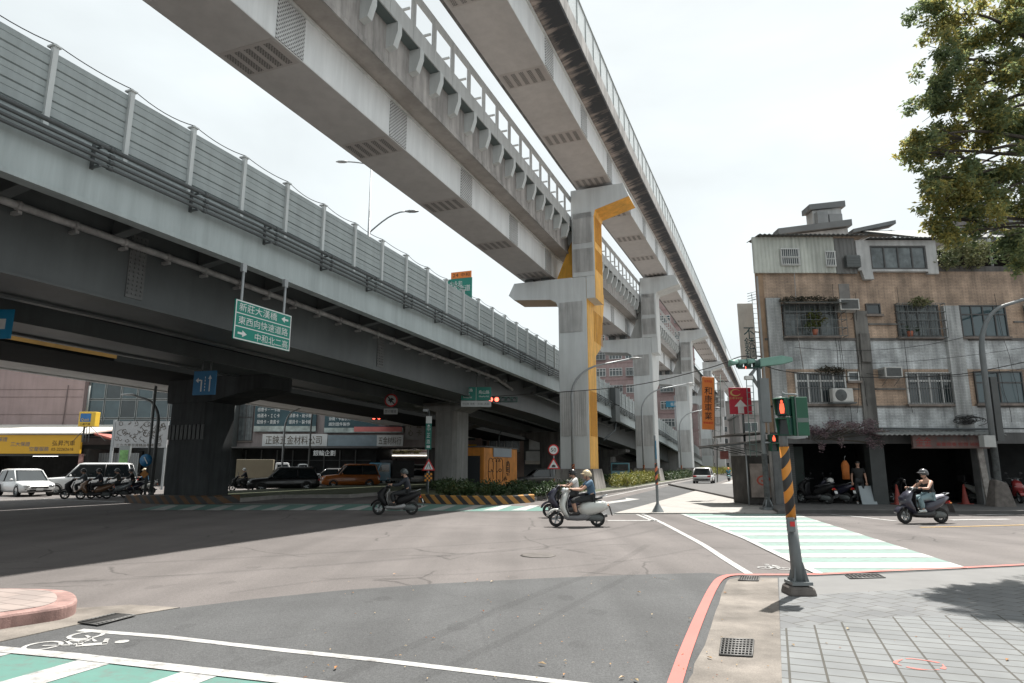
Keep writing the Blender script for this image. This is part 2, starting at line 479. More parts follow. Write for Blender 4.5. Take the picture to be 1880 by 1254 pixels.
line('stop_line', [(1115,956),(1206,956)], .25, w_mark)
line('lane_line', [(1525,945),(1580,949.5),(1646,957)], .16, w_mark)
line('lane_line', [(1745,955),(1853,953.5)], .25, w_mark)
line('centre_line', [(1690,968.5),(1790,966.5),(1880,964),(1990,961)], .14, y_mark)
line('lane_line', [(1790,946),(1990,941)], .2, w_mark)
# far crossing, under the viaduct
sheet('crosswalk', None, .008, g_mark, world=g_poly([(300,927),(770,925.5),(1012,931),(1006,938.5),(850,939),(560,936.5),(250,937)], 0))
mb = MB()
for u in range(300, 1000, 50):
    u0 = u-(900-u)*.02
    mb.poly([(*G(u0+22, 928.3), .012), (*G(u0+40, 928.3), .012), (*G(u0+14, 937.5), .012), (*G(u0-14, 937.5), .012)])
struct(mb.build('crosswalk_bars', w_mark))
line('lane_line', [(0,918),(80,916),(240,923),(560,926)], .25, w_mark)
# faint tyre marks and drips on the open asphalt
tm = pm('tyre_mark', (.03,.03,.03), .8, .3, 5); tm.node_tree.nodes['Principled BSDF'].inputs['Alpha'].default_value = .085
for pix_, w_ in (([(0,1046),(300,1032),(700,1010),(1050,985),(1180,958)],.16),([(60,1075),(400,1052),(800,1022),(1120,990),(1230,965)],.18),([(600,1254),(820,1160),(990,1090),(1120,1040),(1190,1000)],.15),([(760,1254),(930,1175),(1060,1108),(1170,1050)],.12),([(1350,985),(1500,975),(1700,985),(1880,1000)],.16),([(420,1090),(640,1062),(900,1052),(1150,1030),(1300,1004)],.1)):
    line('tyre_mark', None, w_, tm, .0065, world=smooth_pts(g_poly(pix_, 0)))
rs_ = random.Random(21); mb = MB()
for k in range(26):
    x, y = G(rs_.uniform(150,1300), rs_.uniform(975,1230)); r_ = rs_.uniform(.03,.14); n = 11
    mb.poly([(x+r_*rs_.uniform(.7,1.2)*math.cos(2*PI*i/n), y+1.5*r_*rs_.uniform(.7,1.2)*math.sin(2*PI*i/n), .0068) for i in range(n)])
struct(mb.build('oil_stains', tm))
# lane arrow on the far carriageway
mb = MB()
pa = g_poly([(1105,923),(1150,917),(1148,914.5),(1175,916.5),(1150,920.5),(1110,926)], 0); mb.poly(pa, .009)
struct(mb.build('lane_arrow', w_mark))
line('lane_line', [(1010,921),(1110,913),(1180,898),(1260,883),(1325,872)], .15, w_mark, .01)

def bike_symbol(p1, p2, up):
    """bicycle with rider between two wheel centres on the ground"""
    a, b = Vector((*p1, 0)), Vector((*p2, 0)); ex = (b-a); l = ex.length; ex.normalize(); ey = Vector((-ex.y, ex.x, 0))*up
    P = lambda x, y: a+ex*(x*l)+ey*(y*l)
    mb = MB(); z = .009
    def ring(cx, r0, r1):
        n = 20; o = [P(cx+r1*math.cos(2*PI*i/n), r1*math.sin(2*PI*i/n)) for i in range(n)]; q = [P(cx+r0*math.cos(2*PI*i/n), r0*math.sin(2*PI*i/n)) for i in range(n)]
        mb.add([(p.x, p.y, z) for p in o+q], [(i, (i+1) % n, n+(i+1) % n, n+i) for i in range(n)])
    def bar(x0, y0, x1, y1, w):
        p, q = P(x0, y0), P(x1, y1); d = (q-p).normalized(); n = Vector((-d.y, d.x, 0))*w*l/2
        mb.add([((p+n).x, (p+n).y, z), ((q+n).x, (q+n).y, z), ((q-n).x, (q-n).y, z), ((p-n).x, (p-n).y, z)], [(0,1,2,3)])
    ring(0, .30, .40); ring(1, .30, .40)
    bar(0,0,.3,.55,.07); bar(.3,.55,.8,.5,.07); bar(1,0,.72,.75,.07); bar(.3,.55,.5,.02,.07); bar(.5,.02,.8,.5,.07)
    bar(.3,.7,.72,1.15,.22); bar(.66,1.12,1.0,.75,.10); bar(.34,.72,.62,.42,.12); bar(.6,.44,.5,.05,.1)
    n = 12; cc = (.95, 1.32)
    hd = [P(cc[0]+.15*math.cos(2*PI*i/n), cc[1]+.15*math.sin(2*PI*i/n)) for i in range(n)]
    mb.add([(p.x, p.y, z) for p in hd], [list(range(n))])
    return struct(mb.build('bicycle_symbol', w_mark))
bike_symbol(G(78,1187), G(158,1168), -1)
bike_symbol(G(1440,1045), G(1404,1043), -1)

# right corner: kerb line, gutter and pavers, all nearly flush
kl = smooth_pts(g_poly([(1242,1254),(1262,1195),(1290,1125),(1310,1083),(1325,1065),(1350,1059),(1400,1059),(1500,1058),(1640,1051),(1760,1046),(1880,1040)], 0), 5)
kl = [ext(kl[1], kl[0], 9)]+kl+[ext(kl[-2], kl[-1], 14)]
line('kerb_line', None, .11, r_mark, .034, world=kl)
inner = [(-1.5,-4)]
ground_right = kl+[(40,10.5),(40,-10),(-1.2,-10)]
mb = MB(); mb.slab(ground_right, -.05, .02); struct(mb.build('corner_pavement_base', asph_new))
gl = smooth_pts(g_poly([(1266,1254),(1292,1190),(1315,1125),(1328,1085),(1340,1067),(1365,1063)], 0), 4)
gl = [ext(gl[1], gl[0], 8)]+gl
rng2 = random.Random(3)
gl = [(x+rng2.uniform(-.012,.012), y+rng2.uniform(-.012,.012)) for x, y in gl]
gr = g_poly([(1428,1064),(1430,1100),(1433,1170),(1436,1254)], 0); gr += [ext(gr[-2], gr[-1], 8)]
mb = MB(); mb.slab(gl+gr, -.02, .026); struct(mb.build('gutter', gut_m))
top = g_poly([(1430,1064),(1500,1062),(1640,1056),(1760,1050),(1880,1044)], 0); top += [ext(top[-2], top[-1], 14)]
mid = g_poly([(1431,1100),(1560,1092),(1700,1085),(1880,1078)], 0); mid += [ext(mid[-2], mid[-1], 14)]
mb = MB(); mb.slab(top+mid[::-1], -.02, .027); struct(mb.build('pavement_edge_band', band_m))
lo = g_poly([(1433,1160),(1520,1150),(1640,1137),(1700,1136),(1880,1132)], 0); lo += [ext(lo[-2], lo[-1], 14)]
mb = MB(); mb.slab(mid+lo[::-1], -.02, .028); struct(mb.build('pavement', pav_b))
mb = MB(); mb.slab(lo+[(40,-10)]+[(gr[-1][0], -10), gr[-1], gr[-2]], -.02, .029); struct(mb.build('pavement', pav_a))
# sprayed ring on the pavers
mb = MB(); cx, cy = G(1690,1227); n = 26
vs = []
for i in range(n):
    t = 2*PI*i/n; k = .19+.012*math.sin(5*t)
    vs.append((cx+(k)*math.cos(t), cy+.85*k*math.sin(t), .032))
for i in range(n):
    t = 2*PI*i/n; k = .165+.01*math.cos(4*t)
    vs.append((cx+(k)*math.cos(t), cy+.85*k*math.sin(t), .032))
mb.add(vs, [(i, (i+1) % n, n+(i+1) % n, n+i) for i in range(n) if i % 7])
struct(mb.build('spray_mark', r_mark))

# left corner: raised kerb with faded red paint
kc = smooth_pts(g_poly([(-160,1190),(0,1158),(70,1147),(118,1138),(139,1126),(130,1111),(95,1105),(0,1103),(-200,1100)], .15), 5)
kc = [ext(kc[1], kc[0], 6)]+kc+[(-22,9.2),(-22,3)]
mb = MB(); mb.slab(kc, -.1, .15); struct(mb.build('kerb', pm('faded_red_kerb', (.30,.185,.165), .8, .35, 5, .3, 0, .3), bevel=.03, seg=2))
c0 = Vector((-9.5, 6.9)); ins = [tuple(c0+(Vector(p)-c0)*.955) for p in kc]
mb = MB(); mb.slab(ins, .1, .156); struct(mb.build('pavement', brick('pinkish_paving', (.27,.225,.205), (.235,.20,.185), (.16,.13,.12), .4, .2, .01, (0,0,.4), .8)))
mb = MB(); mb.slab(g_poly([(-170,1225),(0,1180),(143,1148),(330,1117),(240,1112),(142,1118),(0,1150),(-170,1180)], 0), -.05, .012); struct(mb.build('gutter', gut_m))

# drain grates, manhole
def grate(pix, nx, ny, label, z=.03, m=None):
    p = [Vector((*q, 0)) for q in g_poly(pix, 0)]
    x, y = (sum((q.x for q in p))/4, sum((q.y for q in p))/4)
    t = thing('drain_grate', label, 'drain grate', (x, y, 0))
    L = lambda a, b: (p[0].lerp(p[1], a)).lerp(p[3].lerp(p[2], a), b)-Vector((x, y, 0))
    mb = MB(); q = [L(0,0), L(1,0), L(1,1), L(0,1)]
    mb.poly([(w.x, w.y, z) for w in q]); mb.build('pit', pm('drain_shadow', (.012,.012,.012), .9), t)
    mb = MB()
    for i in range(nx+1):
        a, b = L(i/nx, 0), L(i/nx, 1); mb.tube([(a.x, a.y, z+.004), (b.x, b.y, z+.004)], .009, 4)
    for i in range(ny+1):
        a, b = L(0, i/ny), L(1, i/ny); mb.tube([(a.x, a.y, z+.006), (b.x, b.y, z+.006)], .009, 4)
    mb.build('bars', m or pm('grate_iron', (.10,.098,.095), .6, .2, 6, 0, .2), t)
grate([(1326,1180),(1384,1182),(1381,1213),(1322,1210)], 9, 7, 'square steel drain grate set in the brown concrete gutter')
grate([(1359,1063),(1394,1063),(1392,1071),(1356,1070)], 8, 1, 'small slotted drain cover just inside the red kerb bend')
grate([(1552,1060),(1612,1058),(1626,1065),(1562,1067)], 8, 1, 'flat dark drain cover in the pavement band behind the signal pole', .031)
grate([(143,1146),(210,1130),(248,1133),(180,1151)], 9, 1, 'long slotted drain grate beside the faded red kerb', .016)
mb = MB(); x, y = G(988,1020); mb.lathe([(.0,.012),(.26,.012),(.33,.010),(.33,.0)], (x, y, 0), 'z', 24)
tag(mb.build('manhole_cover', pm('manhole_iron', (.085,.075,.068), .7, .3, 6), None), 'round rusty manhole cover sunk in the sunlit asphalt', 'manhole cover')
# fallen leaves
mb = MB(); rr = np.random.default_rng(5); pts = []
for i in range(110):
    u, v = rr.uniform(560,1420), 1254-200*rr.random()**1.3
    pts.append(G(u, v))
for i in range(40): pts.append((rr.uniform(1.5,7), rr.uniform(4.5,10)))
for x, y in pts:
    s = rr.uniform(.008,.02) if rr.random() < .85 else rr.uniform(.025,.04); t = rr.uniform(0, 6.28); z = .036 if x > 1.2 else .02
    c, n = math.cos(t), math.sin(t)
    mb.add([(x-s*c, y-s*n, z), (x+.4*s*n, y-.4*s*c, z+.4*s), (x+s*c, y+s*n, z+.1*s), (x-.4*s*n, y+.4*s*c, z+.3*s)], [(0,1,2),(0,2,3)])
o = mb.build('fallen_leaves', leafmat('dry_leaves', [(.22,.05,.02),(.35,.17,.06),(.42,.34,.2),(.24,.08,.03)], .1))
tag(o, 'dry fallen leaves scattered over the asphalt in the foreground', 'leaves', None, 'stuff')

# sunlit pavement wedge, building pavement, traffic islands
mb = MB()
wedge = g_poly([(1128,944),(1180,930),(1240,913),(1295,897),(1340,884),(1352,876)], 0)
wedge = wedge+[RF(3.0, 115), RF(5.5,115)]+[(30,60),(16,40),(14,28)]+g_poly([(1428,943.5)], 0)
mb.slab(wedge, -.05, .04); struct(mb.build('pavement', walk_m))
mb = MB(); mb.slab(g_poly([(1428,944),(1500,942.5),(1880,944.5)], 0)+[(60,23.5),(60,60),(14,60),(10.3,27)], -.05, .14)
struct(mb.build('pavement', pm('shopfront_paving', (.085,.082,.08), .8, .2, 2, .2), bevel=.02))
def island(name, pts, m, z):
    mb = MB(); mb.slab(pts, -.05, z); return struct(mb.build(name, m, bevel=.02))
isl1 = smooth_pts(g_poly([(770,921),(800,923.5),(860,925.5),(930,925),(975,921.5),(1010,913)], 0), 4)
isl1 += [RF(-9.6,37), RF(-9.4,45), RF(-9.7,62), RF(-10.2,90), RF(-10,130), RF(-9,200), RF(-16,200), RF(-22,60), RF(-23.5,39), RF(-22,36), RF(-18.5,32)]
island('traffic_island', isl1, kerb_m, .18)
soil = pm('island_soil', (.06,.07,.035), .9, .3, 3)
cc = Vector((sum(p[0] for p in isl1)/len(isl1), sum(p[1] for p in isl1)/len(isl1)))
def inset(pts, d):
    out = []; k = len(pts)
    area = sum(pts[i][0]*pts[(i+1) % k][1]-pts[(i+1) % k][0]*pts[i][1] for i in range(k)); sg = 1 if area > 0 else -1
    for i in range(k):
        a, b, c = Vector(pts[i-1]), Vector(pts[i]), Vector(pts[(i+1) % k])
        n1 = (b-a).normalized(); n2 = (c-b).normalized(); m_ = (Vector((-n1.y, n1.x))+Vector((-n2.y, n2.x)))
        out.append(tuple(b+m_.normalized()*d*sg))
    return out
island('planting_bed', inset(isl1, .3), soil, .2)
isl2 = smooth_pts(g_poly([(232,922),(300,924),(380,924.5),(440,922),(520,915)], 0), 4)+[RF(-21,30), RF(-23,60), RF(-33,60), RF(-31,30), RF(-29.5,24)]
island('traffic_island', isl2, kerb_m, .18)
island('planting_bed', inset(isl2, .3), soil, .2)
def stripe_mat(name='hazard_stripes', yc=(.40,.20,.045)):
    m = pm(name, (1,1,1), .6, .12, 3); nt = m.node_tree; N = nt.nodes; L = nt.links; b = N['Principled BSDF']
    src = b.inputs['Base Color'].links[0].from_socket
    tc = N.new('ShaderNodeTexCoord'); sp = N.new('ShaderNodeSeparateXYZ'); L.new(tc.outputs['Object'], sp.inputs[0])
    a = N.new('ShaderNodeMath'); a.operation = 'MULTIPLY_ADD'; a.inputs[1].default_value = 1.0; L.new(sp.outputs[0], a.inputs[0]); L.new(sp.outputs[2], a.inputs[2])
    w = N.new('ShaderNodeMath'); w.operation = 'PINGPONG'; w.inputs[1].default_value = .25; L.new(a.outputs[0], w.inputs[0])
    g = N.new('ShaderNodeMath'); g.operation = 'GREATER_THAN'; g.inputs[1].default_value = .125; L.new(w.outputs[0], g.inputs[0])
    mx = N.new('ShaderNodeMix'); mx.data_type = 'RGBA'; mx.inputs[6].default_value = (.03,.03,.03,1); mx.inputs[7].default_value = (*yc,1)
    L.new(g.outputs[0], mx.inputs[0])
    m2 = N.new('ShaderNodeMix'); m2.data_type = 'RGBA'; m2.blend_type = 'MULTIPLY'; m2.inputs[0].default_value = 1
    L.new(mx.outputs[2], m2.inputs[6]); L.new(src, m2.inputs[7]); L.new(m2.outputs[2], b.inputs['Base Color'])
    return m
stripe_m = stripe_mat()
def striped_kerb(pts, label, m=None):
    mb = MB(); k = len(pts); vs = []; 
    out = []; inn = []
    for i, p in enumerate(pts):
        d = (Vector(pts[min(i+1, k-1)])-Vector(pts[max(i-1, 0)])).normalized(); n = Vector((d.y, -d.x))
        p = Vector(p); out.append(p+n*.12); inn.append(p-n*.14)
    prof = [(q.x, q.y) for q in out]
    for q in out: vs.append((q.x, q.y, 0.0))
    for q in out: vs.append((q.x-0, q.y, .36))
    for q in inn: vs.append((q.x, q.y, .37))
    for q in inn: vs.append((q.x, q.y, .0))
    fs = [(r*k+i, r*k+i+1, (r+1)*k+i+1, (r+1)*k+i) for r in range(3) for i in range(k-1)]
    fs += [(0, k, 2*k, 3*k), (k-1, 4*k-1, 3*k-1, 2*k-1)]
    mb.add(vs, fs)
    return tag(mb.build('striped_barrier_kerb', m or stripe_m, bevel=.03), label, 'kerb barrier', 'black and yellow kerb barriers on the traffic islands')
striped_kerb(smooth_pts(g_poly([(772,922),(800,924.5),(860,926),(930,925.5),(978,922)], 0), 5), 'sunlit black and orange striped kerb in front of the island hedge')
striped_kerb(smooth_pts(g_poly([(232,923),(300,925),(380,925.5),(438,923)], 0), 5), 'shaded black and orange striped kerb at the foot of the dark viaduct pier', stripe_mat('shaded_hazard_stripes', (.085,.042,.015)))  # stripe yellow darkened here to paint in the viaduct's shade
# ================================================================ ELEVATED STRUCTURES
def interp(x, tab):
    if x <= tab[0][0]: return tab[0][1]
    for (a, b), (c, d) in zip(tab, tab[1:]):
        if x <= c: return b+(d-b)*(x-a)/(c-a)
    return tab[-1][1]+(tab[-1][1]-tab[-2][1])/(tab[-1][0]-tab[-2][0])*(x-tab[-1][0])
def drop(a):  return -interp(a, [(15,0),(25,.15),(48,.6),(61,1.15),(80,1.95),(99,2.8),(117,3.8),(150,5.6),(185,7.3)])
def sweep_a(mb, prof, avals, dz=lambda a: 0, ds=lambda a: 0, cap=True):
    path = [((ds(a), a, dz(a)), (1,0,0), (0,0,1)) for a in avals]
    return mb.sweep(path, prof, True, cap)
def rect(s0, s1, z0, z1): return [(s0,z0),(s1,z0),(s1,z1),(s0,z1)]

# ---- expressway viaduct (two parallel decks)
AV = [-14,-6,2,9,15,20,25,32,40,48,55,61,70,80,90,99,108,117,133,150,168,185]
pan_m = pm('barrier_panel', (.345,.385,.388), .5, .05, .4, 0, 0, .12)
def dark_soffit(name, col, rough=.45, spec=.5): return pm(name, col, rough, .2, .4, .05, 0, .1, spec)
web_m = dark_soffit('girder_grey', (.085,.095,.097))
slab_m = dark_soffit('deck_soffit', (.020,.023,.024), .85, .15)  # deck shade put into this near-black soffit colour
vd = road_thing('expressway_viaduct', 'grey steel expressway viaduct with wide box girders crossing the left side', 'viaduct', -20, 20)
O = (-20, 20, 0)
mb = MB(); sweep_a(mb, rect(-15.0,-14.75,7.8,9.14), AV, drop)
sweep_a(mb, rect(-15.06,-14.70,7.74,7.86), AV, drop)
mb.build('edge_fascia', pm('fascia_paint', (.37,.42,.425), .5, .05, .4, 0, 0, .15), vd, O)
mb = MB(); sweep_a(mb, rect(-25.9,-15.002,8.75,9.1), AV, drop); mb.build('deck_slab', slab_m, vd, O)  # far edge widened to block sun that would reach the wide pier
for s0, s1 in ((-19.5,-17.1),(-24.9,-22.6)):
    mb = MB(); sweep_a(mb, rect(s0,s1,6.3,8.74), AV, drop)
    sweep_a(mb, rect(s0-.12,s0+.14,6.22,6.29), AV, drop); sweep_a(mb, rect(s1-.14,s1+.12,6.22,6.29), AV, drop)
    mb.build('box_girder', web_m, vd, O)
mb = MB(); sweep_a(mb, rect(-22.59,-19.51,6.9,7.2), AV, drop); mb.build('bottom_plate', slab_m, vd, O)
for i in range(27):                                    # cantilever brackets under the deck edge
    a = 3.2+i*3.05; z = drop(a)
    mb = MB(); mb.prism([(-17.09,8.05+z),(-17.09,8.6+z),(-15.01,8.6+z),(-15.01,8.36+z)], 'y', a-.03, a+.03)
    mb.prism([(-17.09,7.99+z),(-17.09,8.045+z),(-15.01,8.355+z),(-15.01,8.30+z)], 'y', a-.15, a+.15)
    mb.build('deck_bracket', pm('bracket_grey', (.11,.12,.122), .6, .1, 1), vd, O)
# vertical bolted splice on the girder web
for a in (13.2, 26.3, 39):
    mb = MB(); z = drop(a)
    mb.box(-17.1,-17.07,a-.28,a+.28,6.45+z,8.35+z)
    for i in range(14):
        for j in range(4):
            mb.box(-17.07,-17.04,a-.22+j*.14-.025,a-.22+j*.14+.025,6.55+z+i*.13,6.6+z+i*.13)
    mb.build('bolted_splice', pm('splice_steel', (.12,.125,.125), .6, .2, 3), vd, O)
# second deck
d2 = road_thing('expressway_viaduct', 'second darker expressway deck behind the near one with a pale far edge', 'viaduct', -30, 20)
O2 = (-30, 20, 0)
d2m = dark_soffit('second_girder_shade', (.020,.023,.024), .9, .1)  # near-black base colour carries the shade beneath the second deck
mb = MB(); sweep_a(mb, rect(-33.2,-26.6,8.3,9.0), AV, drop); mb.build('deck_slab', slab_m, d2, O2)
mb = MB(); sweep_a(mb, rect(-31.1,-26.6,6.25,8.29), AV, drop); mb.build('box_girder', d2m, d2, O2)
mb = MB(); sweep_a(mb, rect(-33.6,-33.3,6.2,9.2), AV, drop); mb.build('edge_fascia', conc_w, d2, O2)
mb = MB(); sweep_a(mb, rect(-33.29,-31.11,6.26,6.5), AV, drop); mb.build('overhang', conc_w, d2, O2)
mb = MB(); sweep_a(mb, rect(-26.59,-26.5,6.35,8.2), AV[:6], drop); mb.build('sunlit_web_strip', pm('sunlit_web_ochre', (.26,.15,.03), .6, .3, .6), d2, O2)  # added strip: sun through the deck gap painted onto the web as ochre

# noise barrier
nb = road_thing('noise_barrier', 'long pale grey ribbed noise barrier along the viaduct edge', 'noise barrier', -15, 20)
ON = (-15, 20, 0)
i = 0; a = 2.86
while a < 150:
    z, z2 = drop(a), drop(a+2); tall = 11.18
    mb = MB()
    path = [((0,a+.02,z), (1,0,0), (0,0,1)), ((0,a+1.98,z2), (1,0,0), (0,0,1))]
    prof = [(-15.06,9.16)]
    for r in range(5):
        b = 9.16+r*.4
        prof += [(-14.975,b+.015),(-14.975,b+.20),(-15.0,b+.22),(-14.985,b+.235),(-14.985,b+.375),(-15.025,b+.395)]
    prof += [(-15.06,11.17)]
    mb.sweep(path, prof)
    mb.build('barrier_panel', pan_m, nb, ON)
    mb = MB(); mb.box(-15.02,-14.90,a-.06,a+.06,9.1+z,tall+.06+z); mb.box(-15.1,-14.86,a-.10,a+.10,tall+.06+z,tall+.1+z)
    mb.box(-15.02,-14.86,a-.10,a+.10,9.1+z,9.22+z)
    mb.build('post', steelw, nb, ON)
    a += 2.0
pr = []
for k in range(0, 280):
    a = 2.86+k*.25; ph = (k % 8)/8; sag = -.16*4*ph*(1-ph)*(.35+.65*((k//8*37) % 10)/10)
    pr.append((-14.93, a, 11.32+sag+drop(a)))
mb = MB(); mb.tube(pr, .014, 4); mb.build('top_cable', black, nb, ON)
# conduits clamped to the fascia
for i, (s, z) in enumerate(((-14.52,9.22),(-14.50,9.03),(-14.50,8.88),(-14.52,8.74))):
    t = road_thing('conduit_pipe', ['thick top conduit pipe of the bundle on the viaduct edge','second conduit pipe down in the bundle on the viaduct edge','third conduit pipe down in the bundle on the viaduct edge','lowest conduit pipe of the bundle on the viaduct edge'][i], 'pipe', -14.5, 20, 'conduits along the viaduct edge')
    mb = MB(); mb.tube([(s, a, z+drop(a)) for a in AV], .058 if i == 0 else .044, 8)
    for a in np.arange(1.5, 90, 2.9): mb.tube([(s, a-.06, z+drop(a)), (s, a+.06, z+drop(a))], .075 if i == 0 else .062, 8)
    mb.build('pipe', pipe_m, t, (-14.5,20,0))
    if i == 0:
        mb = MB()
        for a in np.arange(1.2, 110, 2.9):
            zz = drop(a); mb.box(-14.75,-14.42,a-.03,a+.03,8.64+zz,8.68+zz); mb.box(-14.74,-14.70,a-.04,a+.04,8.62+zz,9.32+zz); mb.box(-14.75,-14.42,a-.03,a+.03,9.12+zz,9.15+zz)
        mb.build('pipe_clamps', pipe_m, t, (-14.5,20,0))
dp = road_thing('drain_pipe', 'fat grey drain pipe running along the viaduct girder web', 'pipe', -16.9, 20)
mb = MB(); mb.tube([(-16.9, a, 7.95+drop(a)*1.1) for a in AV if a < 42]+[(-16.9,43,7.5+drop(43))], .10, 10)
for a in np.arange(1, 42, 1.45):
    mb.tube([(-16.9,a-.05,7.95+drop(a)*1.1),(-16.9,a+.05,7.95+drop(a)*1.1)], .125, 10)
    mb.box(-17.09,-16.8,a-.05,a+.05,7.72+drop(a)*1.1,7.8+drop(a)*1.1)
mb.build('pipe', pm('stained_pipe', (.33,.33,.33), .6, .35, 3, .1), dp, (-16.9,20,0))
dp = road_thing('drain_pipe', 'short grey drain pipe section under the descending viaduct edge', 'pipe', -16.6, 44)
mb = MB(); mb.tube([(-16.3, a, 7.62+drop(a)*1.15) for a in (45.5,50,55,61,70)], .10, 10); mb.build('pipe', pipe_m, dp, (-16.6,44,0))

# viaduct piers
def vpier(s0, s1, a0, a1, h, label, arm=None, m=None, z1=6.2):
    t = road_thing('viaduct_pier', label, 'bridge pier', (s0+s1)/2, (a0+a1)/2, 'concrete piers under the viaduct')
    o = ((s0+s1)/2, (a0+a1)/2, 0); m = m or conc_d
    c = .25
    pts = [(s0+c,a0),(s1-c,a0),(s1,a0+c),(s1,a1-c),(s1-c,a1),(s0+c,a1),(s0,a1-c),(s0,a0+c)]
    mb = MB(); mb.slab(pts, 0, h); mb.build('shaft', m, t, o)
    if arm:
        l, r = arm; mb = MB()
        mb.prism([(s0,h-.01),(s1,h-.01),(s1+r,h+.6),(s1+r,z1),(s0-l,z1),(s0-l,h+.6)], 'y', a0-.1, a1+.1); mb.build('cross_head', m, t, o)
    return t
vp = vpier(-29.5,-26.7,25.5,27.5,4.9,'wide dark pier of the viaduct behind the left striped kerb',(.05,3.4), pm('shaded_pier_concrete', (.055,.059,.061), .9, .15, .8, .1, 0, .3, .15), 6.2)  # pier colour darkened to stand in for shade under the decks
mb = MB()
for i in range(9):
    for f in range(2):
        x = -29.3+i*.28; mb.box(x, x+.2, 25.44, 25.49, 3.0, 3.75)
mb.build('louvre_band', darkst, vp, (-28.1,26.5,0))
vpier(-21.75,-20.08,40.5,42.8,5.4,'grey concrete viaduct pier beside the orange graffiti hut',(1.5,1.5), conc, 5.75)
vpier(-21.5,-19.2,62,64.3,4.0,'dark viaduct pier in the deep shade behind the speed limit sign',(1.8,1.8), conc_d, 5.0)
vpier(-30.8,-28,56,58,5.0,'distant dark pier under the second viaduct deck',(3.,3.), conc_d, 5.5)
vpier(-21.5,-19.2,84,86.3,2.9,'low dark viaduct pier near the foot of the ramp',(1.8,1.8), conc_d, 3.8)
# ramp abutment wall and filled end
mb = MB(); sweep_a(mb, [(-25,-.5),(-15.05,-.5),(-15.05,8.6),(-25,8.6)], [118,133,150,168,185], lambda a: drop(a)-.0)
tag(mb.build('ramp_abutment', conc, None, rz=RZ), 'solid concrete ramp wall where the viaduct comes down to the street', 'retaining wall')

# ---- railway guideways
GZ = [(-60,0),(44,0),(68,.75),(100,1.3),(136,1.7),(173,2.0),(240,2.4)]
GA = [-52,-30,-10,5,12,18,24,30,36,42,48,56,64,72,80,90,100,112,124,136,150,165,180,200,225,250]
gz = lambda a: interp(a, GZ)
def perf_mat(name, base, dot, sc):
    m = pm(name, base, .6, .1, 2, 0, 0, .1); nt = m.node_tree; N = nt.nodes; L = nt.links; b = N['Principled BSDF']
    src = b.inputs['Base Color'].links[0].from_socket
    tc = N.new('ShaderNodeTexCoord'); sp = N.new('ShaderNodeSeparateXYZ'); L.new(tc.outputs['Object'], sp.inputs[0])
    su = N.new('ShaderNodeMath'); su.operation = 'ADD'; L.new(sp.outputs[0], su.inputs[0]); L.new(sp.outputs[2], su.inputs[1])
    def sn(s):
        a = N.new('ShaderNodeMath'); a.operation = 'MULTIPLY'; a.inputs[1].default_value = sc; L.new(s, a.inputs[0])
        q = N.new('ShaderNodeMath'); q.operation = 'SINE'; L.new(a.outputs[0], q.inputs[0]); return q.outputs[0]
    ml = N.new('ShaderNodeMath'); ml.operation = 'MULTIPLY'; L.new(sn(su.outputs[0]), ml.inputs[0]); L.new(sn(sp.outputs[1]), ml.inputs[1])
    g = N.new('ShaderNodeMath'); g.operation = 'GREATER_THAN'; g.inputs[1].default_value = .18; L.new(ml.outputs[0], g.inputs[0])
    mx = N.new('ShaderNodeMix'); mx.data_type = 'RGBA'; mx.inputs[7].default_value = (*dot,1)
    L.new(g.outputs[0], mx.inputs[0]); L.new(src, mx.inputs[6]); L.new(mx.outputs[2], b.inputs['Base Color'])
    return m
perf = perf_mat('perforated_panel', (.55,.56,.56), (.14,.14,.14), 42)
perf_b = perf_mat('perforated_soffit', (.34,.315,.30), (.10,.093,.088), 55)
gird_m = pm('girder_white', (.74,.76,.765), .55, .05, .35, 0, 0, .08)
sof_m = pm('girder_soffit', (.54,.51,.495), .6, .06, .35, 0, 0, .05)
para_m = pm('stained_parapet', (.42,.40,.385), .85, .16, .8, .15, 0, .42)
rail_m = pm('rail_panel_grey', (.52,.54,.54), .5, .06, .6, 0, 0, .15)
def black_mould():
    m = pm('mouldy_concrete', (.34,.29,.26), .9, .3, .9, .3); nt = m.node_tree; N = nt.nodes; L = nt.links; b = N['Principled BSDF']
    src = b.inputs['Base Color'].links[0].from_socket
    tc = N.new('ShaderNodeTexCoord'); mp = N.new('ShaderNodeMapping'); mp.inputs['Scale'].default_value = (.25,1.3,.25)
    L.new(tc.outputs['Object'], mp.inputs[0])
    n = N.new('ShaderNodeTexNoise'); n.inputs['Scale'].default_value = 1.1; n.inputs['Detail'].default_value = 6; n.inputs['Distortion'].default_value = 1.2; n.inputs['Roughness'].default_value = .7; L.new(mp.outputs[0], n.inputs[0])
    r = N.new('ShaderNodeMapRange'); r.inputs[1].default_value = .42; r.inputs[2].default_value = .56; r.inputs[3].default_value = .0; r.inputs[4].default_value = .9; L.new(n.outputs[0], r.inputs[0])
    sx = N.new('ShaderNodeSeparateXYZ'); L.new(tc.outputs['Object'], sx.inputs[0])
    bx = N.new('ShaderNodeMapRange'); bx.inputs[1].default_value = 1.45; bx.inputs[2].default_value = 1.95; bx.inputs[3].default_value = -.25; bx.inputs[4].default_value = .75; L.new(sx.outputs[0], bx.inputs[0])
    am = N.new('ShaderNodeMath'); am.operation = 'ADD'; am.use_clamp = True; L.new(r.outputs[0], am.inputs[0]); L.new(bx.outputs[0], am.inputs[1])
    mx = N.new('ShaderNodeMix'); mx.data_type = 'RGBA'; mx.inputs[7].default_value = (.05,.053,.058,1)
    L.new(am.outputs[0], mx.inputs[0]); L.new(src, mx.inputs[6]); L.new(mx.outputs[2], b.inputs['Base Color']); return m
mould = black_mould()
PERF_A = [7.6,14.2,20.8,27.4,34,40.6]
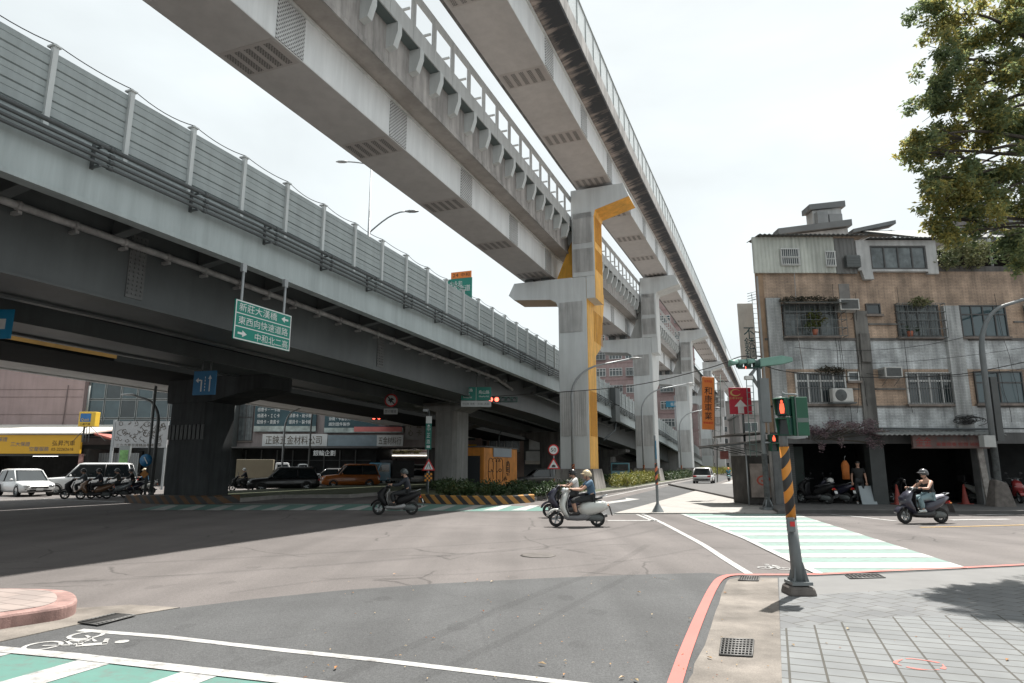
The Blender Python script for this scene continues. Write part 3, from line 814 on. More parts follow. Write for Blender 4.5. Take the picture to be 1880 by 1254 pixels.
def guideway(name, label, sb0, sb1, zb, lower):
    sc = (sb0+sb1)/2; t = road_thing(name, label, 'railway viaduct', sc, 20); o = (sc, 20, 0)
    h = 1.72
    mb = MB(); mb.k = 0
    n = len(GA)
    # box girder with its soffit in a warmer grey
    path = [((0,a,gz(a)), (1,0,0), (0,0,1)) for a in GA]
    mb.sweep(path, [(sb0,zb+.02),(sb0+.02,zb),(sb1-.02,zb),(sb1,zb+.02),(sb1,zb+h),(sb0,zb+h)])
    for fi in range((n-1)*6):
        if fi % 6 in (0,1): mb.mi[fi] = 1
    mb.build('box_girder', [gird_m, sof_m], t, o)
    mb = MB(); sweep_a(mb, [(sb1,zb+h-.12),(sb1+.10,zb+h-.12),(sb1+.10,zb+h-.02),(sb1,zb+h-.02)], GA, gz); mb.build('edge_lip', conc_w, t, o)
    a = -12.2; k = 0
    while a < 190:
        rel = (a-41.9) % 31
        z = gz(a)
        mb = MB(); mb.box(sb0+.15, sb1-.12, a, a+1.35, zb-.012+z, zb-.002+z)
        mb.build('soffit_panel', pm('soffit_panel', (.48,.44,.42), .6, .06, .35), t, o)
        mb = MB()
        for q in range(5):
            x = sb0+.25+q*(sb1-sb0-.40)/5; mb.box(x, x+.23, a+.14, a+1.25, zb-.018+z, zb-.014+z)
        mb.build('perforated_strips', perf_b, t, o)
        mb = MB(); mb.box(sb1, sb1+.03, a+.05, a+1.35, zb+.03+z, zb+h-.14+z); mb.build('side_panel', perf, t, o)
        a += 6.62
    # deck with right hand overhang
    if lower:
        e = sb1+1.0
        mb = MB(); sweep_a(mb, rect(sb0-1.0,e,zb+h,zb+h+.3), GA, gz); mb.build('deck_slab', pm('overhang_soffit', (.37,.335,.31), .7, .1, .6, .05, 0, .15), t, o)
        mb = MB(); sweep_a(mb, [(e-.25,zb+h+.3),(e,zb+h-.06),(e+.06,zb+h-.06),(e+.06,zb+h+.14),(e+.01,zb+h+.22),(e+.01,zb+3.55),(e-.25,zb+3.55)], GA, gz)
        mb.build('parapet', para_m, t, o)
        mb = MB(); sweep_a(mb, rect(sb0-1.0,sb0-.78,zb+h+.3,zb+3.55), GA, gz); mb.build('parapet', para_m, t, o)
        r = e+.45; b = zb+3.42
        mb = MB(); sweep_a(mb, rect(e+.02,r,b-.02,b+.06), GA, gz); mb.build('cable_walkway', pm('teal_shadow_steel', (.12,.15,.15), .6, .1, 1), t, o)
        k = 0; a = 1.2-1.72*12
        while a < 118:
            z = gz(a); w = 1.72
            if k < 100 and a > -14:
                mb = MB()
                for (x0, x1, y0, y1) in ((r,r+.05,b-.02,b+.72),(r,r+.05,b+1.80,b+2.22)): mb.box(x0,x1,a+.015,a+w-.015,y0+z,y1+z)
                mb.box(r,r+.05,a+.015,a+.17,b+.72+z,b+1.80+z); mb.box(r,r+.05,a+w-.17,a+w-.015,b+.72+z,b+1.80+z)
                mb.prism([(r,b+2.22+z),(r+.05,b+2.22+z),(r-.12,b+2.38+z),(r-.17,b+2.36+z)], 'y', a+.015, a+w-.015)
                mb.build('railing_panel', rail_m, t, o)
                mb = MB(); q = a+.55
                for y in (q, q+.24):
                    mb.prism([(e+.01,b-.03+z),(r+.06,b-.03+z),(r+.06,b-.42+z),(r-.12,b-.95+z),(e+.01,b-1.02+z)], 'y', y-.02, y+.02)
                mb.prism([(r+.08,b-.03+z),(r+.08,b-.43+z),(r-.10,b-.97+z),(r-.13,b-.95+z),(r+.05,b-.42+z),(r+.05,b-.03+z)], 'y', q-.03, q+.27)
                mb.prism([(r-.10,b-.97+z),(e+.01,b-1.04+z),(e+.01,b-1.01+z),(r-.13,b-.94+z)], 'y', q-.03, q+.27)
                mb.build('bracket_box', steelw, t, o); k += 1
            a += w
        # framework on the far side seen through the openings
        mb = MB(); l = sb0-1.0
        for zz in (b+.5, b+1.15, b+1.75): sweep_a(mb, rect(l-.3,l-.22,zz,zz+.09), GA, gz)
        for a in np.arange(-12, 118, 1.72):
            z = gz(a); mb.box(l-.3,l-.2,a-.05,a+.05,b-.6+z,b+2.0+z); mb.box(l-.2,r-.0,a-.04,a+.04,b+.72+z,b+.82+z) if False else None
        mb.build('inner_framework', steelw, t, o)
        mb = MB(); sweep_a(mb, rect(r-.75,r-.68,b+.95,b+1.03), GA, gz); sweep_a(mb, rect(r-.75,r-.68,b+1.45,b+1.53), GA, gz)
        for a in np.arange(-12, 118, 1.72): mb.box(r-.75,r-.0,a+.86,a+.94,b+1.2+gz(a),b+1.28+gz(a)); mb.box(r-.76,r-.68,a+.86,a+.94,b+.1+gz(a),b+1.6+gz(a))
        mb.build('walkway_rails', steelw, t, o)
    else:
        e = sb1+1.2
        mb = MB(); sweep_a(mb, [(sb1-.3,zb+h),(sb1,zb+h),(e-.45,zb+h+.22),(e,zb+h+.34),(e,zb+h+.5),(sb1-.3,zb+h+.5)], GA, gz); mb.build('overhang', mould, t, o)
        mb = MB(); sweep_a(mb, rect(sb0-1.2,sb1-.31,zb+h,zb+h+.5), GA, gz); mb.build('deck_slab', conc_d, t, o)
        mb = MB(); sweep_a(mb, rect(e-.22,e+.03,zb+h+.50,zb+3.12), GA, gz); mb.build('parapet', pm('streaked_parapet', (.40,.39,.375), .85, .2, .8, .15, 0, .45), t, o)
        mb = MB(); sweep_a(mb, rect(sb0-1.2,sb0-.98,zb+h+.5,zb+3.12), GA, gz); mb.build('parapet', conc, t, o)
        rp = pm('translucent_rail_panel', (.66,.70,.69), .35, .04, .8); rp.node_tree.nodes['Principled BSDF'].inputs['Alpha'].default_value = .55
        k = 0; a = -13.
        while a < 150 and k < 100:
            z, z2 = gz(a), gz(a+1.7)
            mb = MB(); mb.sweep([((0,a+.03,z),(1,0,0),(0,0,1)),((0,a+1.67,z2),(1,0,0),(0,0,1))], rect(e-.08,e-.05,zb+3.14,zb+4.92)); mb.build('rail_panel', rp, t, o)
            mb = MB(); mb.box(e-.10,e-.02,a-.025,a+.025,zb+3.12+z,zb+4.97+z); mb.build('rail_post', greyst, t, o)
            a += 1.7; k += 1
        mb = MB(); sweep_a(mb, rect(e-.11,e-.01,zb+4.93,zb+4.99), GA, gz); mb.build('top_rail', greyst, t, o)
    return t
guideway('lower_rail_viaduct', 'lower elevated rail viaduct with bracketed railing and perforated white box girder', -16.0, -13.6, 14.8, True)
guideway('upper_rail_viaduct', 'upper elevated rail viaduct with black mouldy overhang on its right', -11.65, -9.1, 21.0, False)

# ---- rail piers
def pier(a0, ds, dz, coloured, label):
    t = road_thing('rail_pier', label, 'viaduct pier', -12+ds, a0+1, 'tall staggered piers of the rail viaduct'); o = (-12, a0+1, 0)
    m = pm('pier_cladding', (.62,.645,.65), .6, .05, .4, 0, 0, .08)
    ym = yel if coloured else conc_w
    zt = 20.75+dz; za = 14.42+dz*.75
    ZR = lambda z: z if z < 2 else 1.5+(z-1.5)*(za-1.5)/(14.42-1.5) if z <= 14.42 else za+(z-14.42)*(zt-za)/(20.75-14.42)
    D = 2.1; Y0 = a0
    mb = MB(); bx = [(-13.5,Y0-.4),(-10.6,Y0-.4),(-10.6,Y0+D+.4),(-13.5,Y0+D+.4)]
    mb.loft([[(x,y,.1) for x, y in bx], [(x*1+(.22 if x < -12 else -.22),y+(.25 if y < Y0 else -.25),1.48) for x, y in bx]], False)
    mb.build('plinth', pm('plinth_concrete', (.28,.262,.245), .85, .2, .9, .2, 0, .5), t, o)
    # lower shaft
    mb = MB(); mb.box(-13.05,-11.05,Y0,Y0+D,1.46,ZR(14.4)); mb.build('lower_shaft', m, t, o, bevel=.03)
    # coloured right cheek, widening towards the top on its far side
    mb = MB(); mb.prism([(Y0+.05,1.47),(Y0+D+.02,1.47),(Y0+D+.02,ZR(9.2)),(Y0+3.7,ZR(10.0)),(Y0+5.0,ZR(13.6)),(Y0+5.0,ZR(14.3)),(Y0+.05,ZR(14.3))], 'x', -11.3, -11.02)
    mb.build('coloured_cheek', ym, t, o)
    mb = MB(); mb.prism([(Y0+D+.03,ZR(9.4)),(Y0+3.6,ZR(10.1)),(Y0+4.9,ZR(13.6)),(Y0+4.9,ZR(14.2)),(Y0+D+.03,ZR(14.2))], 'x', -12.9, -11.31); mb.build('rear_flare', m, t, o)
    # upper shaft
    mb = MB(); mb.box(-12.0,-10.42,Y0-.02,Y0+D+.1,ZR(14.41),ZR(20.0)); mb.build('upper_shaft', m, t, o, bevel=.03)
    mb = MB(); mb.box(-10.42,-10.395,Y0+.05,Y0+D+.12,ZR(12.85),ZR(19.3)); mb.build('coloured_cheek', ym, t, o)
    mb = MB(); mb.box(-11.02,-10.43,Y0-.02,Y0+D+.1,ZR(12.85),ZR(14.40)); mb.build('shoulder', m, t, o)
    mb = MB(); mb.prism([(-12.01,ZR(17.6)),(-12.35,ZR(17.3)),(-13.55,ZR(14.43)),(-12.01,ZR(14.43))], 'y', Y0+1.0, Y0+D-.1); mb.build('left_brace', ym, t, o)
    # right arm at the top
    mb = MB(); mb.k = 0; mb.prism([(-12.02,ZR(20.0)),(-12.02,zt),(-8.3,zt),(-7.9,ZR(19.74)),(-10.3,ZR(19.1)),(-10.42,ZR(18.6)),(-12.02,ZR(18.6))], 'y', Y0-.05, Y0+D+.15)
    # the underside faces are painted
    b = len(mb.f)-7
    mb.mi[b+3] = mb.mi[b+4] = 1
    mb.build('upper_arm', [m, ym if coloured else conc_w], t, o, bevel=.02)
    # left arm
    mb = MB(); mb.prism([(-13.06,ZR(12.4)),(-13.2,ZR(12.75)),(-13.6,ZR(12.98)),(-16.3,ZR(13.2)),(-16.72,ZR(13.58)),(-16.3,za),(-12.03,za),(-12.03,ZR(12.4))], 'y', Y0-.04, Y0+D+.05)
    b = len(mb.f)-8
    for q in (0,1,2): mb.mi[b+q] = 1
    mb.build('left_arm', [m, pm('pale_orange_wash', (.62,.44,.30), .6, .06, 1) if coloured else conc_w], t, o, bevel=.02)
    # bearings
    mb = MB()
    for s in (-15.4,-14.2): mb.box(s-.3,s+.3,Y0+.6,Y0+1.5,za,14.8+gz(a0+1)-.003)
    for s in (-11.0,-9.7): mb.box(s-.3,s+.3,Y0+.6,Y0+1.5,zt,21.0+gz(a0+1)-.003)
    mb.build('bearings', darkst, t, o)
    # stained louvre panels set on the cladding
    st = pm('louvre_cladding', (.52,.52,.515), .7, .1, 1.2, .1, 0, .28)
    for x0, x1, z0, z1 in ((-11.88,-10.55,16.8,19.0),(-11.88,-10.5,14.75,16.4),(-12.95,-11.35,10.6,12.7),(-12.95,-11.2,3.6,6.6)):
        mb = MB(); w = (x1-x0)/24
        mb.box(x0,x1,Y0-.05,Y0-.022,ZR(z0),ZR(z1))
        for i in range(24):
            if i % 2 == 0 and not 9 <= i <= 12: mb.box(x0+i*w,x0+(i+.5)*w,Y0-.075,Y0-.05,ZR(z0)+.05,ZR(z1)-.05)
        mb.build('louvre_panel', st, t, o)
    if coloured:
        for x, z0, z1, y0, y1 in ((-11.02,3.6,6.6,.3,1.9),(-11.02,10.2,12.4,1.9,4.2),(-10.395,14.9,16.4,.3,1.9),(-10.395,16.9,18.9,.3,1.9)):
            mb = MB()
            for i in range(7):
                y = Y0+y0+(y1-y0)*i/6; mb.box(x, x+.03, y-.03, y+.03, z0, z1)
            mb.build('louvre_slats', pm('ochre_paint', (.52,.25,.03), .6, .1, 2), t, o)
    if ds: t.location = (*RF(-12+ds, a0+1), 0)
    return t
pier(41.9, 0, 0, True, 'nearest rail pier with bright yellow painted side')
for a, ds, dz, lb in ((68,0,.75,'all grey rail pier second from the camera'),(100.5,0,1.3,'third grey rail pier along the road'),(136,0,1.7,'fourth grey rail pier partly behind the orange banner'),(173,0,2.0,'fifth rail pier far down the road'),(215,0,2.3,'farthest rail pier at the end of the street')):
    pier(a, ds, dz, False, lb)
# ================================================================ BUILDINGS
gl_dark = glass('dark_window_glass', (.025,.035,.038), .06)
gl_blue = glass('bluish_window_glass', (.045,.075,.085), .05)
gl_cur = pm('curtained_glass', (.12,.14,.145), .15, .4, 3, 0, 0, .2)
frame_w = pm('white_window_frame', (.55,.56,.55), .5, .1, 3)
frame_d = pm('dark_window_frame', (.06,.06,.06), .5, .1, 3)
def window(parent, x0, x1, z0, z1, y, fm, gm, mull=2, transom=None, bars=0, fw=.05, sill=True, bm=None, dep=.08):
    """facing -y; frame stands proud of the wall plane y"""
    mb = MB()
    mb.box(x0, x1, y-dep, y-.002, z0, z0+fw); mb.box(x0, x1, y-dep, y-.002, z1-fw, z1)
    mb.box(x0, x0+fw, y-dep, y-.002, z0+fw, z1-fw); mb.box(x1-fw, x1, y-dep, y-.002, z0+fw, z1-fw)
    for i in range(1, mull):
        x = x0+(x1-x0)*i/mull; mb.box(x-fw/2, x+fw/2, y-dep+.01, y-.002, z0+fw, z1-fw)
    if transom: mb.box(x0+fw, x1-fw, y-dep+.012, y-.002, transom-fw/2, transom+fw/2)
    f = mb.build('window', fm, parent)
    mb = MB(); mb.box(x0+fw*.5, x1-fw*.5, y-.035, y-.006, z0+fw*.5, z1-fw*.5); mb.build('pane', gm, f)
    if bars:
        mb = MB(); n = bars
        for i in range(1, n): x = x0+(x1-x0)*i/n; mb.box(x-.009, x+.009, y-dep-.05, y-dep-.032, z0+.02, z1-.02)
        for z in (z0+.05, (z0+z1)/2, z1-.05): mb.box(x0, x1, y-dep-.03, y-dep-.012, z-.012, z+.012)
        mb.build('window_bars', bm or fm, f)
    if sill:
        mb = MB(); mb.box(x0-.06, x1+.06, y-.16, y-.001, z0-.09, z0-.003); mb.build('sill', pm('stained_sill', (.2,.17,.15), .8, .25, 3, .1, 0, .3), f)
    return f

FY = 27.0
tile_b = brick('tan_wall_tiles', (.45,.325,.235), (.39,.285,.21), (.22,.165,.125), .24, .065, .007, (R(90),0,0), .6, .4, .42, .5, .1, .3)
tile_g = brick('grey_wall_tiles', (.56,.59,.60), (.49,.515,.525), (.32,.335,.34), .24, .065, .007, (R(90),0,0), .6, .45, .42, .5, .1, .3)
def corrug(name, col): return pm(name, col, .5, .1, 1.2, 0, 0, .3)
shed_m = corrug('corrugated_shed_sheet', (.50,.52,.475))
B = thing('corner_apartment_block', 'weathered tan and grey tiled three storey corner block with rooftop sheds and dark shops below', 'building', (10.6, FY, 0))
OB = (10.6, FY, 0)
def bb(name, m, fn, bevel=0):
    mb = MB(); fn(mb); return mb.build(name, m, B, OB, bevel)
XE = 27.
side = lambda x, y: (x+(y-FY)*TX/TY, y)
def para(mb, x0, x1, y0, y1, z0, z1):           # box with its side walls parallel to the side street
    mb.slab([side(x0,y0)[:1]+(y0,), side(x1,y0)[:1]+(y0,), side(x1,y1)[:1]+(y1,), side(x0,y1)[:1]+(y1,)], z0, z1)
bb('wall', tile_b, lambda m: para(m, 10.6, XE, FY, FY+14, 6.9, 9.85))
bb('wall', tile_g, lambda m: para(m, 10.6, XE, FY, FY+14, 5.62, 6.9))
bb('wall', tile_b, lambda m: para(m, 10.6, XE, FY, FY+14, 4.08, 5.62))
bb('wall', tile_g, lambda m: para(m, 10.6, XE, FY, FY+14, 3.0, 4.08))
bb('cornice', conc_d, lambda m: (m.box(10.62, 18.1, FY-.07, FY-.002, 6.84, 6.93), m.box(19.2, XE, FY-.07, FY-.002, 6.84, 6.93), m.box(10.62, 18.1, FY-.05, FY-.002, 4.02, 4.10), m.box(19.2, XE, FY-.05, FY-.002, 4.02, 4.10)))
pil_m = brick('pale_pilaster_tiles', (.47,.485,.485), (.42,.435,.435), (.28,.29,.287), .24, .065, .006, (R(90),0,0), .6, .5, .15)
bb('pilaster', pil_m, lambda m: m.box(10.75, 11.35, FY-.16, FY-.003, 3.0, 8.65))
bb('pilaster', pil_m, lambda m: m.box(18.2, 18.85, FY-.2, FY-.003, 3.0, 8.3))
bb('corner_trim', pm('tan_corner_trim', (.33,.22,.14), .7, .2, 2, 0, 0, .4), lambda m: m.box(10.52, 10.74, FY-.05, FY+.3, 3.0, 9.86))
col_m = pm('sooty_column', (.17,.165,.155), .85, .25, 1.5, .1, 0, .5)
bb('stained_column', col_m, lambda m: (m.box(14.45, 15.0, FY-.1, FY-.003, 3.0, 8.1), m.box(14.55, 14.95, FY-.22, FY-.101, 5.9, 7.1)))
# window bays: tan jamb pieces and dark ledges between windows
bb('ledge', col_m, lambda m: [m.box(a, b, FY-.06, FY-.003, z, z+.07) for a, b, z in ((15.05,16.6,7.5),(13.4,14.4,4.75),(15.05,16.3,4.75),(21.2,24,7.6),(11.4,18.1,3.02))])
w = window(B, 11.45-10.6, 13.75-10.6, 7.02, 8.40, 0, frame_d, gl_cur, 3, 8.0, 0)
w2 = window(B, 16.25-10.6, 18.05-10.6, 6.98, 8.38, 0, frame_d, gl_cur, 4, 8.02, 9, bm=darkst)
window(B, 15.0-10.6, 15.62-10.6, 7.95, 8.42, 0, frame_d, gl_dark, 1)
window(B, 18.95-10.6, 20.9-10.6, 6.98, 8.35, 0, frame_d, gl_blue, 4, 7.95, 0)
window(B, 21.9-10.6, 24-10.6, 6.98, 8.35, 0, frame_d, gl_blue, 4, 7.95, 0)
window(B, 11.75-10.6, 13.85-10.6, 4.17, 5.48, 0, frame_w, gl_dark, 4, 5.12, 18, .07, bm=pm('dim_window_bars', (.14,.145,.145), .6))
window(B, 13.95-10.6, 14.42-10.6, 5.12, 5.5, 0, frame_w, gl_dark, 1)
window(B, 16.35-10.6, 18.3-10.6, 4.15, 5.48, 0, frame_w, gl_dark, 4, 5.12, 18, .07, bm=pm('dim_window_bars', (.14,.145,.145), .6))
window(B, 19.2-10.6, 21.2-10.6, 4.18, 5.52, 0, frame_d, gl_blue, 2, 5.05, 0)
window(B, 22.3-10.6, 24.3-10.6, 4.18, 5.52, 0, frame_d, gl_blue, 2, 5.05, 0)
# security cages
def cage(x0, x1, z0, z1, d, m, n):
    def f(mb):
        for i in range(n+1):
            x = x0+(x1-x0)*i/n; mb.box(x-.008, x+.008, FY-d-.008, FY-d+.008, z0, z1)
        for z in np.linspace(z0, z1, 5): mb.box(x0, x1, FY-d-.012, FY-d+.012, z-.012, z+.012); [mb.box(x-.012, x+.012, FY-d, FY-.1, z-.012, z+.012) for x in (x0, x1)]
    bb('window_cage', m, f)
cage(11.35, 13.9, 6.95, 8.3, .5, darkst, 12)
cage(16.15, 18.12, 6.9, 8.35, .42, darkst, 10)
bb('cage_awning', pm('rusty_sheet', (.06,.065,.06), .7, .3, 3), lambda m: m.prism([(FY-.75,8.28),(FY-.75,8.31),(FY-.09,8.52),(FY-.09,8.49)], 'x', 11.3, 13.95))
# ridge of the rooftop sheds
def corr_wall(mb, x0, x1, y, z0, z1, p=.16, d=.03):
    n = int((x1-x0)/p)*4; pr = []
    for i in range(n+1):
        x = x0+(x1-x0)*i/n; pr.append((x, y-(d if i % 4 in (1,2) else 0)))
    pr += [(x1, y+.08), (x0, y+.08)]
    mb.slab(pr, z0, z1)
bb('shed_wall', shed_m, lambda m: corr_wall(m, 10.35, 13.85, FY-.15, 9.75, 11.35))
bb('shed_wall', corrug('grey_shed_sheet', (.16,.16,.155)), lambda m: corr_wall(m, 13.87, 14.75, FY-.15, 9.72, 11.3))
bb('shed_wall', pm('white_render', (.46,.465,.46), .7, .12, 1.5, .05, 0, .3), lambda m: (m.box(14.77, 15.35, FY-.2, FY+.05, 9.85, 11.2), m.prism([(14.9,9.86),(15.0,9.45),(15.4,9.45),(15.35,9.86)], 'y', FY-.22, FY-.02), m.box(15.35, 17.75, FY-.2, FY+.05, 10.95, 11.2), m.box(15.35, 17.75, FY-.2, FY+.05, 9.8, 9.9), m.box(17.75, 18.2, FY-.2, FY+.05, 9.7, 11.2)))
window(B, 15.36-10.6, 17.74-10.6, 9.91, 10.94, -.1, frame_d, gl_cur, 4, None, 0, .06, False)
window(B, 11.5-10.6, 12.3-10.6, 10.05, 10.82, -.18, frame_w, gl_dark, 1, 10.4, 9, .04, False)
window(B, 13.4-10.6, 13.83-10.6, 10.0, 10.7, -.18, frame_w, gl_dark, 1, 10.35, 6, .04, False)
bb('shed_vent', darkst, lambda m: [m.box(14.2, 14.8, FY-.42, FY-.2, 9.95+i*.07, 10.0+i*.07) for i in range(7)]+[m.box(14.22, 14.78, FY-.4, FY-.19, 9.93, 10.46)])
def roofcorr(mb, x0, x1, y0, y1, z0, z1):
    n = int((x1-x0)/.19)*2; top = []
    for i in range(n+1): top.append((x0+(x1-x0)*i/n, .05*(i % 2)))
    ring = lambda y, z: [(x, y, z+h) for x, h in top]+[(x, y, z+h-.03) for x, h in top[::-1]]
    mb.loft([ring(y0, z0), ring(y1, z1)], False)
bb('shed_roof', pm('dark_roof_sheet', (.07,.072,.07), .6, .25, 2), lambda m: (roofcorr(m, 10.5, 15.2, FY-.45, FY+.9, 11.36, 11.48), roofcorr(m, 15.2, 18.3, FY-.45, FY+.9, 11.22, 11.36)))
ph_m = pm('pale_render', (.46,.47,.47), .7, .1, 1, 0, 0, .25); pr_m = pm('grey_roof_sheet', (.15,.16,.165), .6, .15, 1)
for nm_, x0_, x1_, d0_, d1_, z0_, z1_ in (('penthouse',14.2,17.85,6,6.4,9.9,13.65),('penthouse',18.05,20.2,6,6.4,9.9,13.72),('stair_tower',17.5,19.2,9.0,9.8,12.2,16.28)):
    bb(nm_, ph_m, lambda m: m.prism([(x0_,z0_),(x1_,z0_),(x1_,z1_+(x1_-x0_)*.122),(x0_,z1_)], 'y', FY+d0_, FY+d1_))
for pr_, d0_, d1_ in (([(14.05,13.66),(14.05,13.98),(17.98,14.5),(17.98,14.15)],5.75,6.45),([(18.0,13.75),(18.0,13.95),(20.3,14.45),(20.3,14.25)],5.75,6.45),([(17.3,16.3),(17.3,16.62),(19.4,16.86),(19.4,16.5)],8.85,9.9)):
    bb('penthouse_roof', pr_m, lambda m: m.prism(pr_, 'y', FY+d0_, FY+d1_))
bb('water_tank', pm('tank_grey', (.22,.23,.235), .5, .15, 2), lambda m: (m.box(17.6, 18.2, FY+8.6, FY+8.99, 14.6, 16.1), m.box(18.35, 19.1, FY+8.75, FY+8.99, 14.7, 16.0)))
bb('balcony_parapet', conc_d, lambda m: m.box(18.25, XE, FY+.02, FY+.2, 9.8, 10.1))
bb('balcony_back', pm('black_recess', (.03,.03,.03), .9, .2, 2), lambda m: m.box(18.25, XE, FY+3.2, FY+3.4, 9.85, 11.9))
bb('balcony_roof', pm('dark_canopy_sheet', (.05,.055,.055), .6, .2, 1), lambda m: (m.prism([(FY+1.2,11.75),(FY+1.2,11.85),(FY+6,13.95),(FY+6,13.8)], 'x', 18.5, 22.9), m.prism([(FY+.1,11.2),(FY+.1,11.28),(FY+5,11.9),(FY+5,11.75)], 'x', 20.95, XE)))
bb('balcony_post', galv, lambda m: [m.tube([(x, FY+.1, 9.9), (x, FY+.1, 11.8)], .05, 8) for x in (20.75,)])
bb('rear_wall', pm('plain_grey_wall', (.20,.205,.21), .8, .1, .8, 0, 0, .2), lambda m: m.box(24.3, 36, FY+5.6, FY+12, 9.9, 15.3))
# ground floor: arcade with deep dark shops
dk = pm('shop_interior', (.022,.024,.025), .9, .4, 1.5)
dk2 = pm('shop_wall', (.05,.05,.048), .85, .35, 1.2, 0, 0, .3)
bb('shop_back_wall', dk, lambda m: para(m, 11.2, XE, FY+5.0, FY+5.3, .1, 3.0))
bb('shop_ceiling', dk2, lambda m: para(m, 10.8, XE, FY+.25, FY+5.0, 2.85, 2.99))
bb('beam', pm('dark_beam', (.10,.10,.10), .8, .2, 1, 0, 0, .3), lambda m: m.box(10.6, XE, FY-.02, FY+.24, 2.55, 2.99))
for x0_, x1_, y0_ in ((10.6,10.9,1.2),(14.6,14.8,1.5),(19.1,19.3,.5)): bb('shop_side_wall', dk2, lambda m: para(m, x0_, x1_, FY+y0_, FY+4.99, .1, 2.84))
conc_p = pm('arcade_pillar_concrete', (.16,.165,.165), .85, .25, 2, .1, 0, .4)
for x0, x1, m_ in ((10.6,10.95,conc_p),(14.55,15.15,pm('dark_tiled_pillar', (.035,.04,.04), .5, .2, 3)),(18.95,19.35,conc_p),(23.6,24.0,conc_p)):
    bb('arcade_pillar', m_, lambda m: m.box(x0, x1, FY-.02, FY+.4, .13, 2.54))
bb('roller_shutter', pm('shutter_grey', (.09,.095,.095), .6, .15, 2), lambda m: [m.box(10.98, 11.9, FY+1.0, FY+1.04, .14+i*.09, .14+i*.09+.075) for i in range(27)])
bb('shop_door', pm('dark_green_door', (.03,.05,.045), .5, .2, 2), lambda m: m.box(12.0, 12.9, FY+2.4, FY+2.5, .14, 2.5))
bb('awning', pm('awning_sheet', (.24,.25,.245), .6, .2, 2, 0, 0, .2), lambda m: (roofcorr(m, 14.6, 19.5, FY-1.0, FY-.03, 2.86, 3.02), ))
bb('awning_pipe', pipe_m, lambda m: (m.tube([(14.4,FY-.28,3.15),(19.4,FY-.28,3.12)], .045, 8), m.tube([(19.5,FY-.2,3.16),(XE,FY-.2,3.1)], .03, 6)))
bb('awning_bracket', darkst, lambda m: [m.tube([(x,FY-.95,2.85),(x,FY-.04,2.7)], .02, 5) for x in (14.8,16.4,18,19.3)])
# drain pipe at the corner, loose cables on the wall
bb('downpipe', pm('rust_tinted_pipe', (.26,.25,.24), .6, .2, 2), lambda m: (m.tube([(10.48,FY-.12,.1),(10.45,FY-.12,9.6)], .05, 8), m.tube([(12.05,FY-.15,9.8),(12.0,FY-.12,7.0),(12.1,FY-.12,5.6)], .018, 5)))
cab = pm('wall_cable', (.02,.02,.02), .7)
rc = random.Random(11)
def cables(m):
    for k in range(9):
        x = rc.uniform(13, 20.5); dr_ = rc.uniform(-.06,.06); pts = [(x+dr_*i+.02*math.sin(i*1.3+x), FY-.06-.1*rc.random(), z) for i, z in enumerate(np.linspace(rc.uniform(6,9.4), rc.uniform(3.1,4.6), 8))]
        m.tube(pts, .010, 4)
    for k in range(2):
        x0 = rc.uniform(11,15); x1 = x0+rc.uniform(3,9); z = rc.uniform(5.0,6.6); m.tube([(x0+(x1-x0)*t, FY-.25, z-.35*4*t*(1-t)+.5*t) for t in np.linspace(0,1,9)], .009, 4)
    for k in range(14):
        a = rc.uniform(0,6.28); cx, cz = 18.6+rc.uniform(-.25,.25), 3.5+rc.uniform(-.1,.1); r = rc.uniform(.1,.35)
        m.tube([(cx+r*1.6*math.cos(a+t), FY-.25-.08*rc.random(), cz+.5*r*math.sin(a+t)) for t in np.linspace(0,5,11)], .012, 4)
bb('wall_cables', cab, cables)
bb('wall_crack_patch', pm('old_cement_patch', (.2,.19,.18), .9, .3, 2), lambda m: m.box(13.95,14.4,FY-.03,FY-.003,8.5,9.3))
# fascia sign over the shops
sg = thing('shop_sign', 'faded red lettered long sign board under the awning of the corner block', 'shop sign', (17.6, FY-.6, 2.62))
mb = MB(); mb.box(-1.62,1.62,-.06,.06,-.25,.25); mb.box(-1.66,1.66,-.07,.05,-.28,-.252); mb.build('board', pm('faded_pink_board', (.17,.11,.10), .7, .25, 2, 0, 0, .3), sg)
dred = pm('dull_sign_red', (.26,.03,.025), .6)
text('lettering', '金金', dred, sg, .62, .36, (-1.2,-.065,-.02)); text('lettering', '機車行 材料 電池', darkst, sg, 2.1, .18, (.4,-.065,.1)); text('lettering', '專業保養 修理 補胎 洗車', dred, sg, 2.2, .15, (.4,-.065,-.12))
# air conditioners on the facade
ac_m = pm('ac_casing', (.50,.50,.48), .6, .12, 3, 0, 0, .25)
def ac_box(x, z, w, h, d, label, y=FY):
    t = thing('window_air_conditioner', label, 'air conditioner', (x, y, z), 0, 'air conditioners on the corner block')
    mb = MB(); mb.box(-w/2, w/2, -d, -.01, 0, h); mb.build('casing', ac_m, t, bevel=.015)
    mb = MB(); mb.box(-w/2+.06, w/2-.06, -d-.008, -d+.01, .05, h-.05)
    mb.build('grille', pm('ac_grille', (.07,.075,.075), .6, .2, 8), t)
    mb = MB()
    for i in range(5): mb.box(w/2-.012, w/2+.004, -d+.08+i*.09, -d+.13+i*.09, .08, h-.08)
    for i in range(5): mb.box(-w/2-.004, -w/2+.012, -d+.08+i*.09, -d+.13+i*.09, .08, h-.08)
    mb.build('side_vents', darkst, t)
    mb = MB()
    for s in (-1, 1): mb.tube([(s*w*.35,-d+.05,-.01),(s*w*.35,-.02,-.3)], .012, 4)
    mb.build('wall_bracket', darkst, t)
ac_box(14.05, 8.02, .82, .48, .6, 'white window air conditioner beside the upper caged window with awning')
ac_box(15.6, 5.2, .72, .44, .55, 'white window air conditioner right of the sooty column between lower windows')
